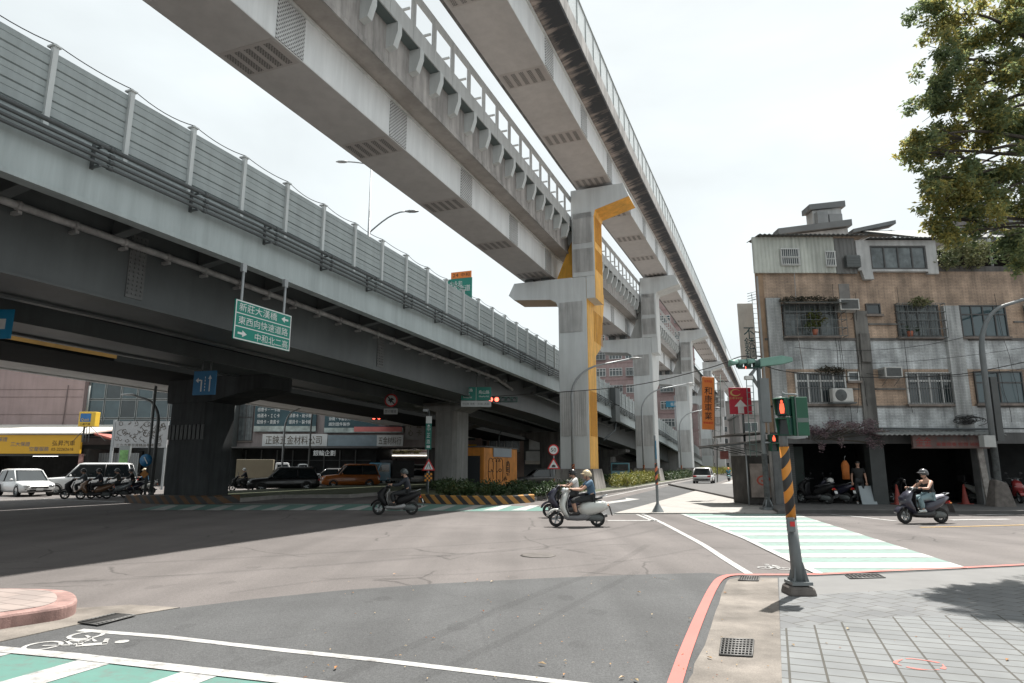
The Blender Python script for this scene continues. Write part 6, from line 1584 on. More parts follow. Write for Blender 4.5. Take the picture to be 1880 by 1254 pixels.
def scooter(label, loc, rz, body, panel, seat_m, sporty=False, group=None, box=False, steer=0):
    t = thing('scooter', label, 'scooter', loc, rz, group)
    r = .205 if not sporty else .22
    wheel(t, .58, r, .10, 0, 'wheel', galv); wheel(t, -.56, r, .12, 0, 'wheel', darkst if not sporty else galv)
    mb = MB(); pts = [(.58+(r+.055)*math.cos(a), r+(r+.055)*math.sin(a), .095, .03) for a in np.linspace(PI*1.0, PI*.10, 9)]
    pts = [(y, z, w*(.8 if i in (0,8) else 1), th) for i, (y, z, w, th) in enumerate(pts)]
    mb.shell(pts, 12, 4); mb.build('front_fender', body, t)
    mb = MB()
    for s in (-1,1): mb.tube([(s*.07,.58,r),(s*.06,.47,.55)], .02, 6)
    mb.tube([(0,.47,.5),(0,.30,.92)], .035, 8); mb.build('fork', darkst, t)
    mb = MB()
    if sporty: mb.shell([(.30,.26,.15,.06),(.38,.42,.19,.10),(.50,.58,.21,.14),(.52,.70,.20,.14),(.40,.84,.17,.09),(.30,.93,.11,.05)], 14, 2.4)
    else: mb.shell([(.26,.26,.17,.05),(.33,.36,.21,.07),(.40,.50,.225,.085),(.40,.64,.215,.09),(.34,.80,.18,.085),(.28,.93,.13,.07)], 14, 2.6)
    mb.build('front_shield', body, t)
    mb = MB(); mb.shell([(.22,.33,.18,.015),(.29,.5,.185,.02),(.28,.7,.16,.02),(.22,.86,.11,.02)], 12, 3); mb.build('inner_shield', panel, t)
    if sporty:
        mb = MB(); mb.shell([(.40,.88,.14,.008),(.32,.98,.13,.008),(.26,1.04,.09,.006)], 12, 3); mb.build('fly_screen', pm('smoked_screen', (.20,.21,.22), .2, .1, 4), t)
        for s in (-1,1): mb = MB(); mb.ell((s*.10,.58,.68), (.07,.05,.03), 10, 6); mb.build('headlight', lampc, t)
    else:
        mb = MB(); mb.ell((0,.36,.97), (.085,.07,.08), 14, 8); mb.build('headlight', lampc, t)
    mb = MB(); mb.ell((0,.27,.97), (.13,.10,.075), 14, 8); mb.build('headset', body if not sporty else black, t)
    mb = MB(); mb.tube([(-.31,.20,1.0),(-.1,.26,1.0),(.1,.26,1.0),(.31,.20,1.0)], .016, 8); mb.build('handlebar', darkst, t)
    for s in (-1,1):
        mb = MB(); mb.tube([(s*.22,.225,1.0),(s*.33,.195,1.0)], .022, 8); mb.build('grip', black, t)
        mb = MB(); mb.tube([(s*.17,.25,1.0),(s*.22,.27,1.12),(s*.26,.26,1.18)], .008, 5); mb.ell((s*.27,.26,1.21), (.06,.02,.045), 12, 8); mb.build('mirror', black, t)
    mb = MB(); mb.shell([(.36,.30,.15,.05),(.28,.25,.165,.075),(.0,.24,.17,.08),(-.22,.27,.17,.10),(-.34,.34,.13,.08)], 14, 4); mb.build('floorboard', panel, t)
    mb = MB()
    if sporty: mb.shell([(-.02,.36,.14,.10),(-.16,.46,.175,.17),(-.38,.55,.185,.16),(-.62,.65,.15,.11),(-.84,.74,.07,.045)], 14, 2.5)
    else: mb.shell([(-.08,.40,.15,.12),(-.2,.47,.19,.20),(-.45,.525,.21,.20),(-.68,.555,.20,.16),(-.82,.575,.15,.10),(-.87,.58,.08,.05)], 14, 3)
    mb.build('rear_body', body, t)
    mb = MB(); mb.shell([(-.06,.66,.08,.05),(-.14,.69,.13,.055),(-.36,.71,.145,.055),(-.5,.76,.14,.05),(-.70,.79,.11,.04)], 14, 2.6); mb.build('seat', seat_m, t)
    mb = MB(); mb.shell([(-.18,.26,.11,.08),(-.4,.25,.125,.11),(-.6,.235,.12,.10),(-.72,.23,.06,.05)], 12, 3); mb.build('engine', darkst, t)
    mb = MB(); mb.tube([(.13,-.25,.17),(.14,-.5,.2),(.15,-.85,.30)], [.03,.06,.05], 10); mb.build('exhaust', pm('exhaust_metal', (.15,.15,.155), .35, .1, 4, 0, .6), t)
    mb = MB(); mb.box(-.09,.09,-.86,-.82,.56,.64); mb.build('taillight', tail_r, t, bevel=.01)
    for s in (-1,1): mb = MB(); mb.ell((s*.12,-.84,.58), (.03,.03,.02), 8, 6); mb.build('indicator', pm('amber_lens', (.55,.18,.02), .3), t)
    mb = MB(); mb.tube([(-.1,-.66,.80),(-.09,-.84,.86),(.09,-.84,.86),(.1,-.66,.80)], .012, 6); mb.build('grab_rail', galv, t)
    mb = MB(); mb.prism([(-.90,.55),(-.89,.56),(-.96,.30),(-.97,.30)], 'x', -.11, .11); mb.build('rear_mudguard', black, t)
    mb = MB(); mb.prism([(-.915,.53),(-.905,.53),(-.935,.42),(-.945,.42)], 'x', -.10, .10); mb.build('licence_plate', plate_w, t)
    if box: mb = MB(); mb.box(-.2,.2,-1.0,-.62,.86,1.16); mb.build('top_box', black, t, bevel=.04, seg=2)
    return t

def person(label, loc, rz, J, cols, group=None, helmet=None, hair=(.02,.018,.016), bare_calf=False, sleeveless=False, grip=True, long_sleeve=False):
    """J: joint positions; one continuous body mesh plus clothing"""
    t = thing('person', label, 'person', loc, rz, group)
    V = []; E = []; Rd = []; roots = [0]
    def add(p, r, link=None):
        V.append(tuple(p)); Rd.append(r)
        if link is not None: E.append((link, len(V)-1))
        return len(V)-1
    v = lambda p: Vector(p)
    pe = add(J['pelvis'], (.135,.10)); w = add(v(J['pelvis']).lerp(v(J['chest']), .45), (.125,.095), pe); ch = add(J['chest'], (.15,.105), w)
    nb = add(J['neckbase'], (.07,.07), ch); nk = add(v(J['neckbase']).lerp(v(J['head']), .45), (.052,.055), nb)
    hd = v(J['head']); f = v(J['face']).normalized()
    c = add(hd-Vector((0,0,.07)), (.062,.072), nk); m_ = add(hd, (.078,.092), c); add(hd+Vector((0,0,.075)), (.062,.074), m_)
    # nose and chin
    for q, rr in ((f*.098+Vector((0,0,-.02)), .012), (f*.08+Vector((0,0,-.085)), .03)):
        roots.append(len(V)); a = add(hd+q*.8, rr*1.2); add(hd+q*1.08, rr*.8, a)
    for s in (-1, 1):
        roots.append(len(V)); sd = Vector((f.y, -f.x, 0))*s; a = add(hd+sd*.07, .018); add(hd+sd*.085+Vector((0,0,.02)), .014, a)
    for s, k in ((-1,'l'),(1,'r')):
        sh = add(J['sh_'+k], (.062,.062), ch); el = add(J['el_'+k], .042, sh); fm = add(v(J['el_'+k]).lerp(v(J['wr_'+k]), .3), .042, el); wr = add(J['wr_'+k], .027, fm)
        ha = v(J['ha_'+k]); pl = add(v(J['wr_'+k]).lerp(ha, .75), (.036,.022), wr)
        d = (ha-v(J['wr_'+k])).normalized(); lat = Vector((0,0,1)).cross(d).normalized(); up = d.cross(lat)
        if up.z < 0: up = -up
        for i in range(4):
            o = ha+lat*(i-1.5)*.021; ln = (.9,1.05,1.,.8)[i]
            roots.append(len(V)); a = add(o-d*.03, .0105)
            b = add(o+d*.025*ln+up*.008, .0095, a); g = add(o+d*.048*ln-up*.018, .0085, b); add(o+d*.03*ln-up*.05 if grip else o+d*.07*ln-up*.03, .0075, g)
        roots.append(len(V)); a = add(ha-d*.045-lat*s*-.028, .011); b = add(ha-d*.01-lat*s*-.05-up*.01, .010, a); add(ha+d*.018-lat*s*-.045-up*.03, .0085, b)
        hp = add(J['hip_'+k], (.088,.088), pe); kn = add(J['kn_'+k], .056, hp); cf = add(v(J['kn_'+k]).lerp(v(J['an_'+k]), .3), .056, kn); an = add(J['an_'+k], .036, cf)
        add(v(J['an_'+k])+Vector((0,0,-.045)), .038, an); add(v(J['to_'+k]), .032, len(V)-1)
    skin('body', V, E, Rd, cols['skin'], t, roots)
    def garment(name, chains, m):
        V2, E2, R2, ro = [], [], [], []
        idx = {}
        for chn in chains:
            prev = None
            for p, r in chn:
                key = tuple(round(q, 3) for q in p)
                if key in idx: k = idx[key]
                else: V2.append(tuple(p)); R2.append(r); k = len(V2)-1; idx[key] = k
                if prev is not None and prev != k: E2.append((prev, k))
                prev = k
        skin(name, V2, E2, R2, m, t, (0,))
    P, CH = J['pelvis'], J['chest']; mid = v(P).lerp(v(CH), .45)
    sl = .55 if not long_sleeve else 1.0
    ch_ = [[(v(P)+Vector((0,0,-.075)), (.168,.135)), (mid, (.155,.125)), (v(CH), (.178,.13)), (v(J['neckbase'])-Vector((0,0,.01)), (.105,.10))]]
    for k in 'lr':
        e = v(J['sh_'+k]).lerp(v(J['el_'+k]), .62)
        if sleeveless: ch_.append([(v(CH), (.178,.13)), (v(J['sh_'+k])*.86+v(CH)*.14+Vector((0,0,.01)), .082)])
        elif long_sleeve: ch_.append([(v(CH), (.178,.13)), (v(J['sh_'+k]), .082), (v(J['el_'+k]), .062), (v(J['wr_'+k]), .045)])
        else: ch_.append([(v(CH), (.178,.13)), (v(J['sh_'+k]), .082), (e, .066)])
    garment('shirt', ch_, cols['shirt'])
    ch_ = [[(v(P)+Vector((0,0,-.03)), (.155,.12))]]
    for k in 'lr':
        kn, an = v(J['kn_'+k]), v(J['an_'+k]); end = kn.lerp(an, .22) if bare_calf else kn.lerp(an, .97)
        ch_.append([(v(P)+Vector((0,0,-.03)), (.155,.12)), (v(J['hip_'+k]), .105), (kn, .078), (kn.lerp(an, .18 if bare_calf else .5), .076), (end, .072 if not bare_calf else .075)])
    garment('trousers', ch_, cols['trousers'])
    for k in 'lr':
        a, b = v(J['an_'+k]), v(J['to_'+k]); d = (b-a); d.z = 0; d.normalize(); mb = MB()
        base = min(a.z-.07, b.z-.03); sd = Vector((d.y, -d.x, 0)); rings = []
        for q, w_, h in ((-.09,.03,.06),(-.06,.042,.10),(.0,.045,.105),(.08,.048,.075),(.15,.045,.055),(.19,.02,.035)):
            o = Vector((a.x, a.y, base))+d*q; rings.append([tuple(o+sd*w_*math.cos(x)+Vector((0,0,h*(.5+.5*math.sin(x))))) for x in np.linspace(0, 2*PI, 11)[:-1]])
        mb.loft(rings); mb.build('shoe', cols['shoe'], t)
    # eyes, brows, mouth
    sd = Vector((f.y, -f.x, 0)); mb = MB()
    for s in (-1, 1): mb.ell(tuple(hd+f*.088+sd*s*.032+Vector((0,0,.005))), (.011,.011,.006), 8, 5)
    mb.ell(tuple(hd+f*.09+Vector((0,0,-.058))), (.018,.012,.005), 8, 5); mb.build('face_features', pm('eye_dark', (.04,.025,.02), .4), t)
    mb = MB(); H = hd+Vector((0,0,.02))-f*.012
    if helmet is not None:
        mb.ell(tuple(H), (.128,.128,.125), 18, 9, 0, PI*.56); mb.ell(tuple(H-f*.03-Vector((0,0,.03))), (.118,.118,.10), 18, 9, 0, PI*.62); o = mb.build('helmet', helmet, t)
        mb = MB(); vs = []; n = 9
        for z, rr in ((.035,.13),(.025,.185)):
            for i in range(n):
                a = -1.0+2.0*i/(n-1); dd = f*math.cos(a)+sd*math.sin(a); vs.append(tuple(H+dd*rr*(1 if z > .03 else .78+.22*math.cos(a))+Vector((0,0,z))))
        mb.add(vs, [(i,i+1,n+i+1,n+i) for i in range(n-1)]); mb.build('peak', helmet, o)
        mb = MB(); pts = [tuple(H+sd*.105*math.cos(a)+Vector((0,0,-.04-.11*math.sin(a)))+f*.02) for a in np.linspace(0, PI, 9)]; mb.tube(pts, .008, 5); mb.build('chin_strap', black, o)
    else:
        mb.ell(tuple(H-f*.012), (.098,.103,.105), 16, 8, 0, PI*.5); mb.ell(tuple(H-f*.035-Vector((0,0,.03))), (.085,.085,.09), 14, 8); mb.build('hair', pm('black_hair', hair, .6), t)
    return t
def ride_joints(lean=0., hz=0., look=(0,1,-.12), spread=1., knee=0., back=0.):
    J = dict(pelvis=(0,-.26-back,.80), chest=(0,-.24+lean-back,1.09), neckbase=(0,-.20+lean-back,1.25), head=(0,-.14+lean*1.2-back,1.40+hz), face=look)
    for s, k in ((-1,'l'),(1,'r')):
        J['sh_'+k] = (s*.185,-.22+lean-back,1.20); J['el_'+k] = (s*.27*spread,-.02+lean*.4-back*.6,1.0); J['wr_'+k] = (s*.275,.12,1.005); J['ha_'+k] = (s*.275,.195,1.025)
        J['hip_'+k] = (s*.095,-.20-back,.77); J['kn_'+k] = (s*.15,.17+knee,.70); J['an_'+k] = (s*.13,.08+knee*.7,.40); J['to_'+k] = (s*.14,.22+knee*.7,.345)
    return J
cm = lambda n, c: pm(n, c, .75, .1, 6, .1)
dkseat = pm('seat_vinyl', (.025,.025,.028), .5, .1, 5)
# the four riders crossing the junction
wl = G(1060, 967); rzl = R(90)
scooter('cream white retro scooter in the middle of the sunlit junction', (*wl,0), R(91), paint('cream_white_paint', (.55,.56,.53)), pm('scooter_grey_panel', (.16,.16,.165), .5, .1, 4), dkseat)
person('rider in tan helmet and blue t shirt with three quarter trousers on the cream scooter', (*wl,0), R(91), ride_joints(.03,0,back=.17,knee=-.06), dict(skin=skin_m, shirt=cm('blue_tshirt', (.07,.13,.20)), trousers=cm('black_trousers', (.02,.022,.024)), shoe=cm('dark_shoe', (.03,.028,.028))), helmet=pm('tan_helmet', (.52,.43,.29), .35, .05, 3), bare_calf=True)
bl_ = G(1041, 950)
scooter('dark blue black scooter half hidden behind the cream scooter', (*bl_,0), R(94), paint('midnight_paint', (.025,.025,.045)), black, dkseat, True)
person('rider in black helmet and white t shirt beyond the cream scooter', (*bl_,0), R(94), ride_joints(-.0,.0,back=.05), dict(skin=skin_m, shirt=cm('white_tshirt', (.58,.58,.57)), trousers=cm('black_trousers', (.02,.022,.024)), shoe=cm('dark_shoe', (.03,.028,.028))), helmet=pm('black_helmet', (.015,.015,.016), .2, .05, 3))
dl = G(726, 945)
scooter('black maxi scooter with silver trim at the edge of the viaduct shadow', (*dl,0), R(92), pm('gloss_black_paint', (.011,.011,.012), .5, .1, 4, 0, 0, 0, .25), pm('silver_trim', (.25,.25,.25), .35, .1, 4, 0, .5), dkseat, True)
person('rider in dark jacket and grey helmet on the black scooter in the shadow', (*dl,0), R(92), ride_joints(.06,.02,back=.17,knee=-.04), dict(skin=skin_m, shirt=cm('dark_jacket', (.018,.022,.03)), trousers=cm('black_trousers', (.02,.022,.024)), shoe=cm('dark_shoe', (.03,.028,.028))), helmet=pm('grey_green_helmet', (.05,.06,.06), .3, .2, 5), long_sleeve=True)
rl = G(1696, 961)
scooter('dark navy sport scooter with pale seat riding past the corner block', (*rl,0), R(97), paint('navy_black_paint', (.03,.03,.05)), black, pm('pale_seat_cover', (.33,.33,.38), .6, .1, 5), True)
person('rider in black sleeveless top, blue jeans and dark helmet passing the corner block', (*rl,0), R(97), ride_joints(-.02,.02,(-.25,1,-.1),1.12,-.03), dict(skin=pm('tanned_skin', (.50,.30,.22), .5, .06, 6), shirt=cm('black_vest', (.014,.014,.014)), trousers=cm('washed_jeans', (.20,.29,.32)), shoe=cm('white_shoe', (.5,.54,.54))), helmet=pm('charcoal_helmet', (.08,.08,.085), .25, .15, 6), sleeveless=True)
# waiting riders under the viaduct
def queue(u, v, rz, lab, plab, body, shirt, hel, sporty=True):
    x, y = G(u, v)
    scooter(lab, (x, y, 0), rz, body, black, dkseat, sporty, 'scooters waiting in the viaduct shade')
    person(plab, (x, y, 0), rz, ride_joints(.05,.0,(.0,1,-.1)), dict(skin=skin_m, shirt=shirt, trousers=MATS['black_trousers'], shoe=MATS['dark_shoe']), 'riders waiting in the viaduct shade', hel, long_sleeve=True)
queue(143, 916, R(118), 'black scooter first in the waiting row before the white car', 'rider in grey jacket first in the waiting row', pm('gloss_black_paint', (.011,.011,.012), .5, .1, 4, 0, 0, 0, .25), cm('grey_jacket', (.10,.11,.12)), MATS['black_helmet'])
queue(172, 916.5, R(116), 'brownish scooter second in the waiting row', 'rider in dark top second in the waiting row', paint('bronze_paint', (.16,.09,.05)), cm('dark_jacket', (.018,.022,.03)), MATS['black_helmet'])
queue(206, 914, R(117), 'silver grey scooter in the middle of the waiting row', 'rider in olive jacket in the middle of the waiting row', paint('silver_paint', (.25,.27,.28), .4), cm('olive_jacket', (.05,.055,.05)), MATS['grey_green_helmet'])
queue(232, 912, R(120), 'dark scooter next to the dark pier in the waiting row', 'rider in black jacket beside the dark pier', paint('midnight_paint', (.025,.025,.045)), cm('black_vest', (.014,.014,.014)), MATS['charcoal_helmet'])
queue(258, 908, R(122), 'white scooter at the back of the row with a helmet on its seat', 'rider in blue jacket at the back of the waiting row', paint('cream_white_paint', (.55,.56,.53)), cm('blue_jacket', (.03,.10,.17)), MATS['tan_helmet'])
queue(443, 902, R(115), 'dark scooter in front of the box truck in deep shade', 'rider in white helmet in front of the box truck', pm('gloss_black_paint', (.011,.011,.012), .5, .1, 4, 0, 0, 0, .25), cm('dark_jacket', (.018,.022,.03)), pm('white_helmet', (.6,.6,.58), .3))
x, y = G(1338, 873.6)
scooter('small teal scooter far up the road beyond the white car', (x*.62, y*.62, 0), R(-20), paint('teal_paint', (.03,.16,.17)), black, dkseat, False)
person('rider in teal shirt and orange helmet far up the road', (x*.62, y*.62, 0), R(-20), ride_joints(.0,.0), dict(skin=skin_m, shirt=cm('teal_shirt', (.03,.15,.2)), trousers=MATS['black_trousers'], shoe=MATS['dark_shoe']), None, pm('orange_helmet', (.6,.22,.08), .3))
# parked scooters in the arcade
def parked(x, y, rz, lab, body, box=False): return scooter(lab, (x, y, .14), rz, body, black, dkseat, True, 'scooters parked in the arcade', box)
parked(12.45, 27.6, R(35), 'black parked scooter in the arcade behind the striped signal pole', pm('gloss_black_paint', (.011,.011,.012), .5, .1, 4, 0, 0, 0, .25))
parked(13.45, 28.0, R(30), 'dark parked scooter in the arcade below the purple creeper', paint('midnight_paint', (.025,.025,.045)))
parked(19.75, 28.0, R(200), 'white backed parked scooter behind the lamp post foot', paint('cream_white_paint', (.55,.56,.53)), True)
parked(21.0, 28.1, R(165), 'dark red parked scooter at the right edge of the arcade', paint('dark_red_paint', (.25,.03,.03)))
parked(16.95, 28.6, R(60), 'black parked scooter deep in the middle shop', pm('gloss_black_paint', (.011,.011,.012), .5, .1, 4, 0, 0, 0, .25))
def ball(x, y, z, m, lab): t = thing('helmet', lab, 'helmet', (x, y, z)); mb = MB(); mb.ell((0,0,0), (.13,.14,.13), 14, 8, 0, PI*.6); mb.build('shell', m, t); mb = MB(); mb.lathe([(.128,-.04),(.132,-.03)], (0,0,0), 'z', 14); mb.build('rim', black, t)
ball(13.1, 27.5, 1.05, MATS['white_helmet'], 'white helmet hanging by the parked scooters under the creeper'); ball(19.6, 27.5, 1.02, pm('blue_helmet', (.04,.25,.45), .3), 'blue helmet on the parked scooter behind the lamp post')
mb = MB(); t = thing('orange_jacket', 'orange jacket hanging in the dark shop doorway', 'jacket', (13.42, 26.8, 1.15)); mb.loft([[(.0+x*w, yy*.07, z) for x, yy in ((-1,0),(-.6,-1),(.6,-1),(1,0),(.6,1),(-.6,1))] for w, z in ((.16,-.02),(.15,.25),(.17,.5),(.13,.62),(.05,.72))]); mb.build('cloth', pm('orange_cloth', (.34,.10,.015), .8, .2, 6, .2), t); mb = MB(); mb.tube([(0,0,.7),(0,0,.85),(.05,0,.9)], .008, 5); mb.build('hook', galv, t)
# standing person in the dark shop front
SJ = dict(pelvis=(0,0,.95), chest=(0,.0,1.25), neckbase=(0,.0,1.43), head=(0,.03,1.60), face=(.2,1,-.1))
for s, k in ((-1,'l'),(1,'r')):
    SJ['sh_'+k] = (s*.19,0,1.37); SJ['el_'+k] = (s*.25,-.02,1.10); SJ['wr_'+k] = (s*.26,.08,.88); SJ['ha_'+k] = (s*.26,.11,.80)
    SJ['hip_'+k] = (s*.09,0,.92); SJ['kn_'+k] = (s*.11,.03,.50); SJ['an_'+k] = (s*.12,-.01,.09); SJ['to_'+k] = (s*.14,.13,.035)
person('person in dark clothes standing in the shaded shop front', (14.15, 27.25, .14), R(160), SJ, dict(skin=skin_m, shirt=MATS['black_vest'], trousers=MATS['black_trousers'], shoe=cm('pale_shoe', (.35,.35,.34))), None, None, grip=False)

# ---- cars
def car(name, label, cat, loc, rz, L_, W_, H_, pt, prof='hatch', group=None, tail=True, beacon=False):
    t = thing(name, label, cat, loc, rz, group); w = W_/2; r = .31 if prof != 'van' else .32
    zb = H_*.56 if prof != 'van' else H_*.5
    hood = {'hatch': .27, 'suv': .27, 'sedan': .27, 'van': .07, 'pickup': .10}[prof]*L_
    f, b = L_/2, -L_/2
    tops = {'hatch': [(b,.5),(b+.04,.93),(b+.3,1.0),(f-hood,1.0),(f-.35,.86),(f-.1,.74),(f,.55)], 'sedan': [(b,.5),(b+.05,.9),(b+.5,.98),(f-hood,1.0),(f-.35,.88),(f-.1,.74),(f,.55)],
            'suv': [(b,.5),(b+.03,.95),(b+.3,1.0),(f-hood,1.0),(f-.3,.93),(f-.06,.82),(f,.6)], 'van': [(b,.6),(b+.02,1.0),(b+.3,1.0),(f-.45,1.0),(f-.15,.93),(f-.05,.8),(f,.6)], 'pickup': [(b,.6),(b+.02,.95),(b+.3,.95),(f-.5,1.0),(f-.15,.95),(f-.05,.8),(f,.6)]}[prof]
    rings = []
    for y, k in tops:
        e = min(1, .82+.18*min(1, min(y-b, f-y)/.35)); ww = w*e; z0 = .22 if .05 < (y-b)/L_ < .95 else .30; zt = zb*k
        half = [(ww*.90,z0),(ww*.985,z0+.10),(ww,z0+.28 if zt > z0+.45 else z0+.2),(ww*.985,zt-.10),(ww*.93,zt-.02),(ww*.6,zt)]
        rings.append([(x, y, z) for x, z in half]+[(-x, y, z) for x, z in half[::-1]])
    mb = MB(); mb.loft(rings); body = mb.build('body', pt, t)
    yr, yf = b+.08, f-hood+.02
    rr_, rf = {'hatch': (.35,.75), 'suv': (.28,.62), 'sedan': (.75,.75), 'van': (.08,.42), 'pickup': (.0,.38)}[prof]
    if prof == 'pickup': yr = f-1.55
    if prof == 'sedan': yr = b+.5
    def ring(y0, y1, ww, z, c=.12): return [(-ww,y0+c,z),(-ww+c,y0,z),(ww-c,y0,z),(ww,y0+c,z),(ww,y1-c,z),(ww-c,y1,z),(-ww+c,y1,z),(-ww,y1-c,z)]
    zr = H_-.10
    mb = MB(); mb.loft([ring(yr,yf,w*.93,zb-.03),ring(yr+rr_,yf-rf,w*.78,zr)], False); mb.build('windows', glass_v, t)
    mb = MB(); mb.loft([ring(yr+rr_-.05,yf-rf+.04,w*.80,zr-.02),ring(yr+rr_,yf-rf,w*.78,zr+.05),ring(yr+rr_+.2,yf-rf-.2,w*.6,H_)], True); mb.build('roof', pt, t)
    for s in (-1,1):
        for y0, y1, q in ((yr+.06,yr+rr_+.03,.035),(yf-.05,yf-rf-.02,.03)): mb = MB(); mb.tube([(s*w*.925,y0,zb-.03),(s*w*.785,y1,zr)], q, 6); mb.build('pillar', pt, t)
        m_ = (yr+rr_+yf-rf)/2-.1; mb = MB(); mb.tube([(s*w*.935,m_,zb-.03),(s*w*.79,m_,zr)], .03, 6); mb.build('pillar', black, t)
        mb = MB(); mb.ell((s*(w+.07),yf-.32,zb+.06), (.09,.06,.07), 10, 6); mb.build('mirror', pt, t)
        mb = MB(); mb.ell((s*w*.70,f-.10,zb*.70), (w*.20,.10,.075), 12, 6); mb.build('headlight', lampc, t)
        mb = MB(); mb.box(min(s*w*.55,s*w*.9),max(s*w*.55,s*w*.9),b-.012,b+.1,zb*.74,zb*.9); mb.build('taillight', tail_r, t, bevel=.02)
        for y in (f-L_*.19, b+L_*.19):
            mb = MB(); mb.lathe([(.0,s*(w-.03)),(r*1.13,s*(w-.02)),(r*1.13,s*(w+.004)),(r*1.02,s*(w+.006))], (0,y,r+.02), 'x', 20); mb.build('wheel_arch', black, t)
            wheel(t, y, r, .2, s*(w-.085), 'wheel')
        mb = MB(); mb.box(min(s*(w+.0),s*(w+.012)),max(s*w,s*(w+.012)),m_+.05,m_+.2,zb-.18,zb-.15); mb.box(min(s*(w+.0),s*(w+.012)),max(s*w,s*(w+.012)),m_-.75,m_-.6,zb-.18,zb-.15); mb.build('door_handle', pt, t)
    mb = MB(); mb.box(-w*.5,w*.5,f-.08,f+.012,zb*.50,zb*.66); mb.box(-w*.7,w*.7,f-.1,f+.006,.28,.40); mb.build('grille', black, t, bevel=.02)
    mb = MB(); mb.box(-.17,.17,f+.013,f+.022,zb*.40,zb*.40+.13); mb.box(-.17,.17,b-.022,b-.013,zb*.62,zb*.62+.14); mb.build('licence_plate', plate_w, t)
    if beacon: mb = MB(); mb.box(-.18,.18,.0,.14,H_,H_+.12); mb.build('roof_sign', pm('taxi_lamp', (.6,.5,.2), .4), t, bevel=.02)
    return t
wpaint = paint('white_car_paint', (.58,.59,.59), 0); spaint = paint('silver_white_paint', (.46,.47,.48), .1); bpaint = paint('black_car_paint', (.012,.012,.013), .2); tpaint = paint('taxi_amber_paint', (.30,.085,.01), 0); upaint = paint('blue_truck_paint', (.03,.14,.22), 0); gpaint = paint('grey_car_paint', (.10,.10,.10), .3)
x, y = G(28, 912); car('hatchback', 'white hatchback at the far left edge facing the junction in sunlight', 'car', (x-.4, y+1.2, 0), R(-125), 4.1, 1.72, 1.52, wpaint, 'hatch')
x, y = G(150, 913); car('sport_utility_car', 'white boxy estate car behind the waiting scooters', 'car', (x*1.10, y*1.10+.6, 0), R(112), 4.9, 1.95, 1.86, wpaint, 'suv')
x, y = G(515, 902); car('minivan', 'black minivan in deep shade under the viaduct', 'car', (x, y+.5, 0), R(112), 4.6, 1.8, 1.62, bpaint, 'suv')
x, y = G(590, 893); car('estate_car', 'dark grey car between the black minivan and the amber taxi van', 'car', (x, y+2, 0), R(105), 4.3, 1.75, 1.5, gpaint, 'hatch')
x, y = G(642, 895); car('taxi_van', 'amber taxi van with lit front in the shade', 'taxi', (x, y, 0), R(112), 4.5, 1.78, 1.85, tpaint, 'suv', beacon=False)
x, y = G(596, 888); car('pickup_truck', 'white pickup behind the grey car and amber taxi', 'truck', (x, y-4, 0), R(112), 4.2, 1.65, 1.9, wpaint, 'pickup')
def truck(label, loc, rz, cab, boxm, bl, bh, bw=1.75):
    t = thing('box_truck', label, 'truck', loc, rz); w = .85
    mb = MB(); mb.loft([[(-w,y0,.45),(w,y0,.45),(w,y1,.45),(-w,y1,.45)] if False else [(-w,y0,z),(w,y0,z),(w,y1,z),(-w,y1,z)] for y0, y1, z in ((.9,2.35,.4),(.9,2.42,.9),(.9,2.36,1.25),(.95,2.0,1.92),(1.05,1.9,1.98))], False); mb.build('cab', cab, t, bevel=.05, seg=2)
    mb = MB(); mb.add([(-w*.88,2.40,1.28),(w*.88,2.40,1.28),(w*.85,2.05,1.86),(-w*.85,2.05,1.86)], [(0,1,2,3)])
    for s in (-1,1): mb.add([(s*(w+.008),1.1,1.2),(s*(w+.008),2.25,1.2),(s*(w+.008),1.95,1.8),(s*(w+.008),1.1,1.8)], [(0,1,2,3)])
    mb.build('windows', glass_v, t)
    mb = MB(); mb.box(-bw/2,bw/2,.75-bl,.75,.65,.65+bh); mb.build('cargo_box', boxm, t, bevel=.02)
    mb = MB(); mb.box(-.5,.5,.75-bl,2.2,.4,.64); mb.build('chassis', darkst, t)
    for s in (-1,1):
        for y in (1.6, .75-bl*.72): wheel(t, y, .33, .2, s*(w-.1))
        mb = MB(); mb.box(min(s*.45,s*.78),max(s*.45,s*.78),2.40,2.46,.75,.92); mb.build('headlight', lampc, t)
        mb = MB(); mb.box(s*1.0-.06,s*1.0+.06,2.1,2.16,1.3,1.6); mb.tube([(s*.85,2.1,1.6),(s*1.0,2.13,1.6)], .015, 5); mb.build('mirror', black, t)
    mb = MB(); mb.box(-w*.95,w*.95,2.36,2.47,.42,.62); mb.build('bumper', black, t); mb = MB(); mb.box(-.17,.17,2.475,2.482,.45,.58); mb.build('licence_plate', plate_w, t); return t
x, y = G(470, 893); truck('box truck with drab khaki cargo box and white cab behind the black minivan', (x-.3, y+2.5, 0), R(-75), wpaint, pm('khaki_cargo', (.14,.12,.08), .7, .1, 1), 3.0, 1.6)
x, y = G(716, 891); truck('blue cab small truck facing the junction with dark canvas box', (x, y+1, 0), R(140), upaint, pm('dark_canvas', (.03,.03,.032), .8, .15, 2), 2.6, 1.55)
x, y = G(765, 888); car('sedan', 'white sedan on the right end of the waiting traffic', 'car', (x, y-1, 0), R(118), 4.4, 1.75, 1.45, wpaint, 'sedan')
x, y = G(690, 891); car('estate_car', 'white car mostly hidden between the amber taxi and blue truck', 'car', (x-.5, y+3, 0), R(125), 4.3, 1.75, 1.5, spaint, 'hatch')
x, y = G(762, 884); car('minivan', 'white van roof showing behind the white sedan', 'car', (x, y-6, 0), R(118), 4.4, 1.75, 1.9, wpaint, 'suv')
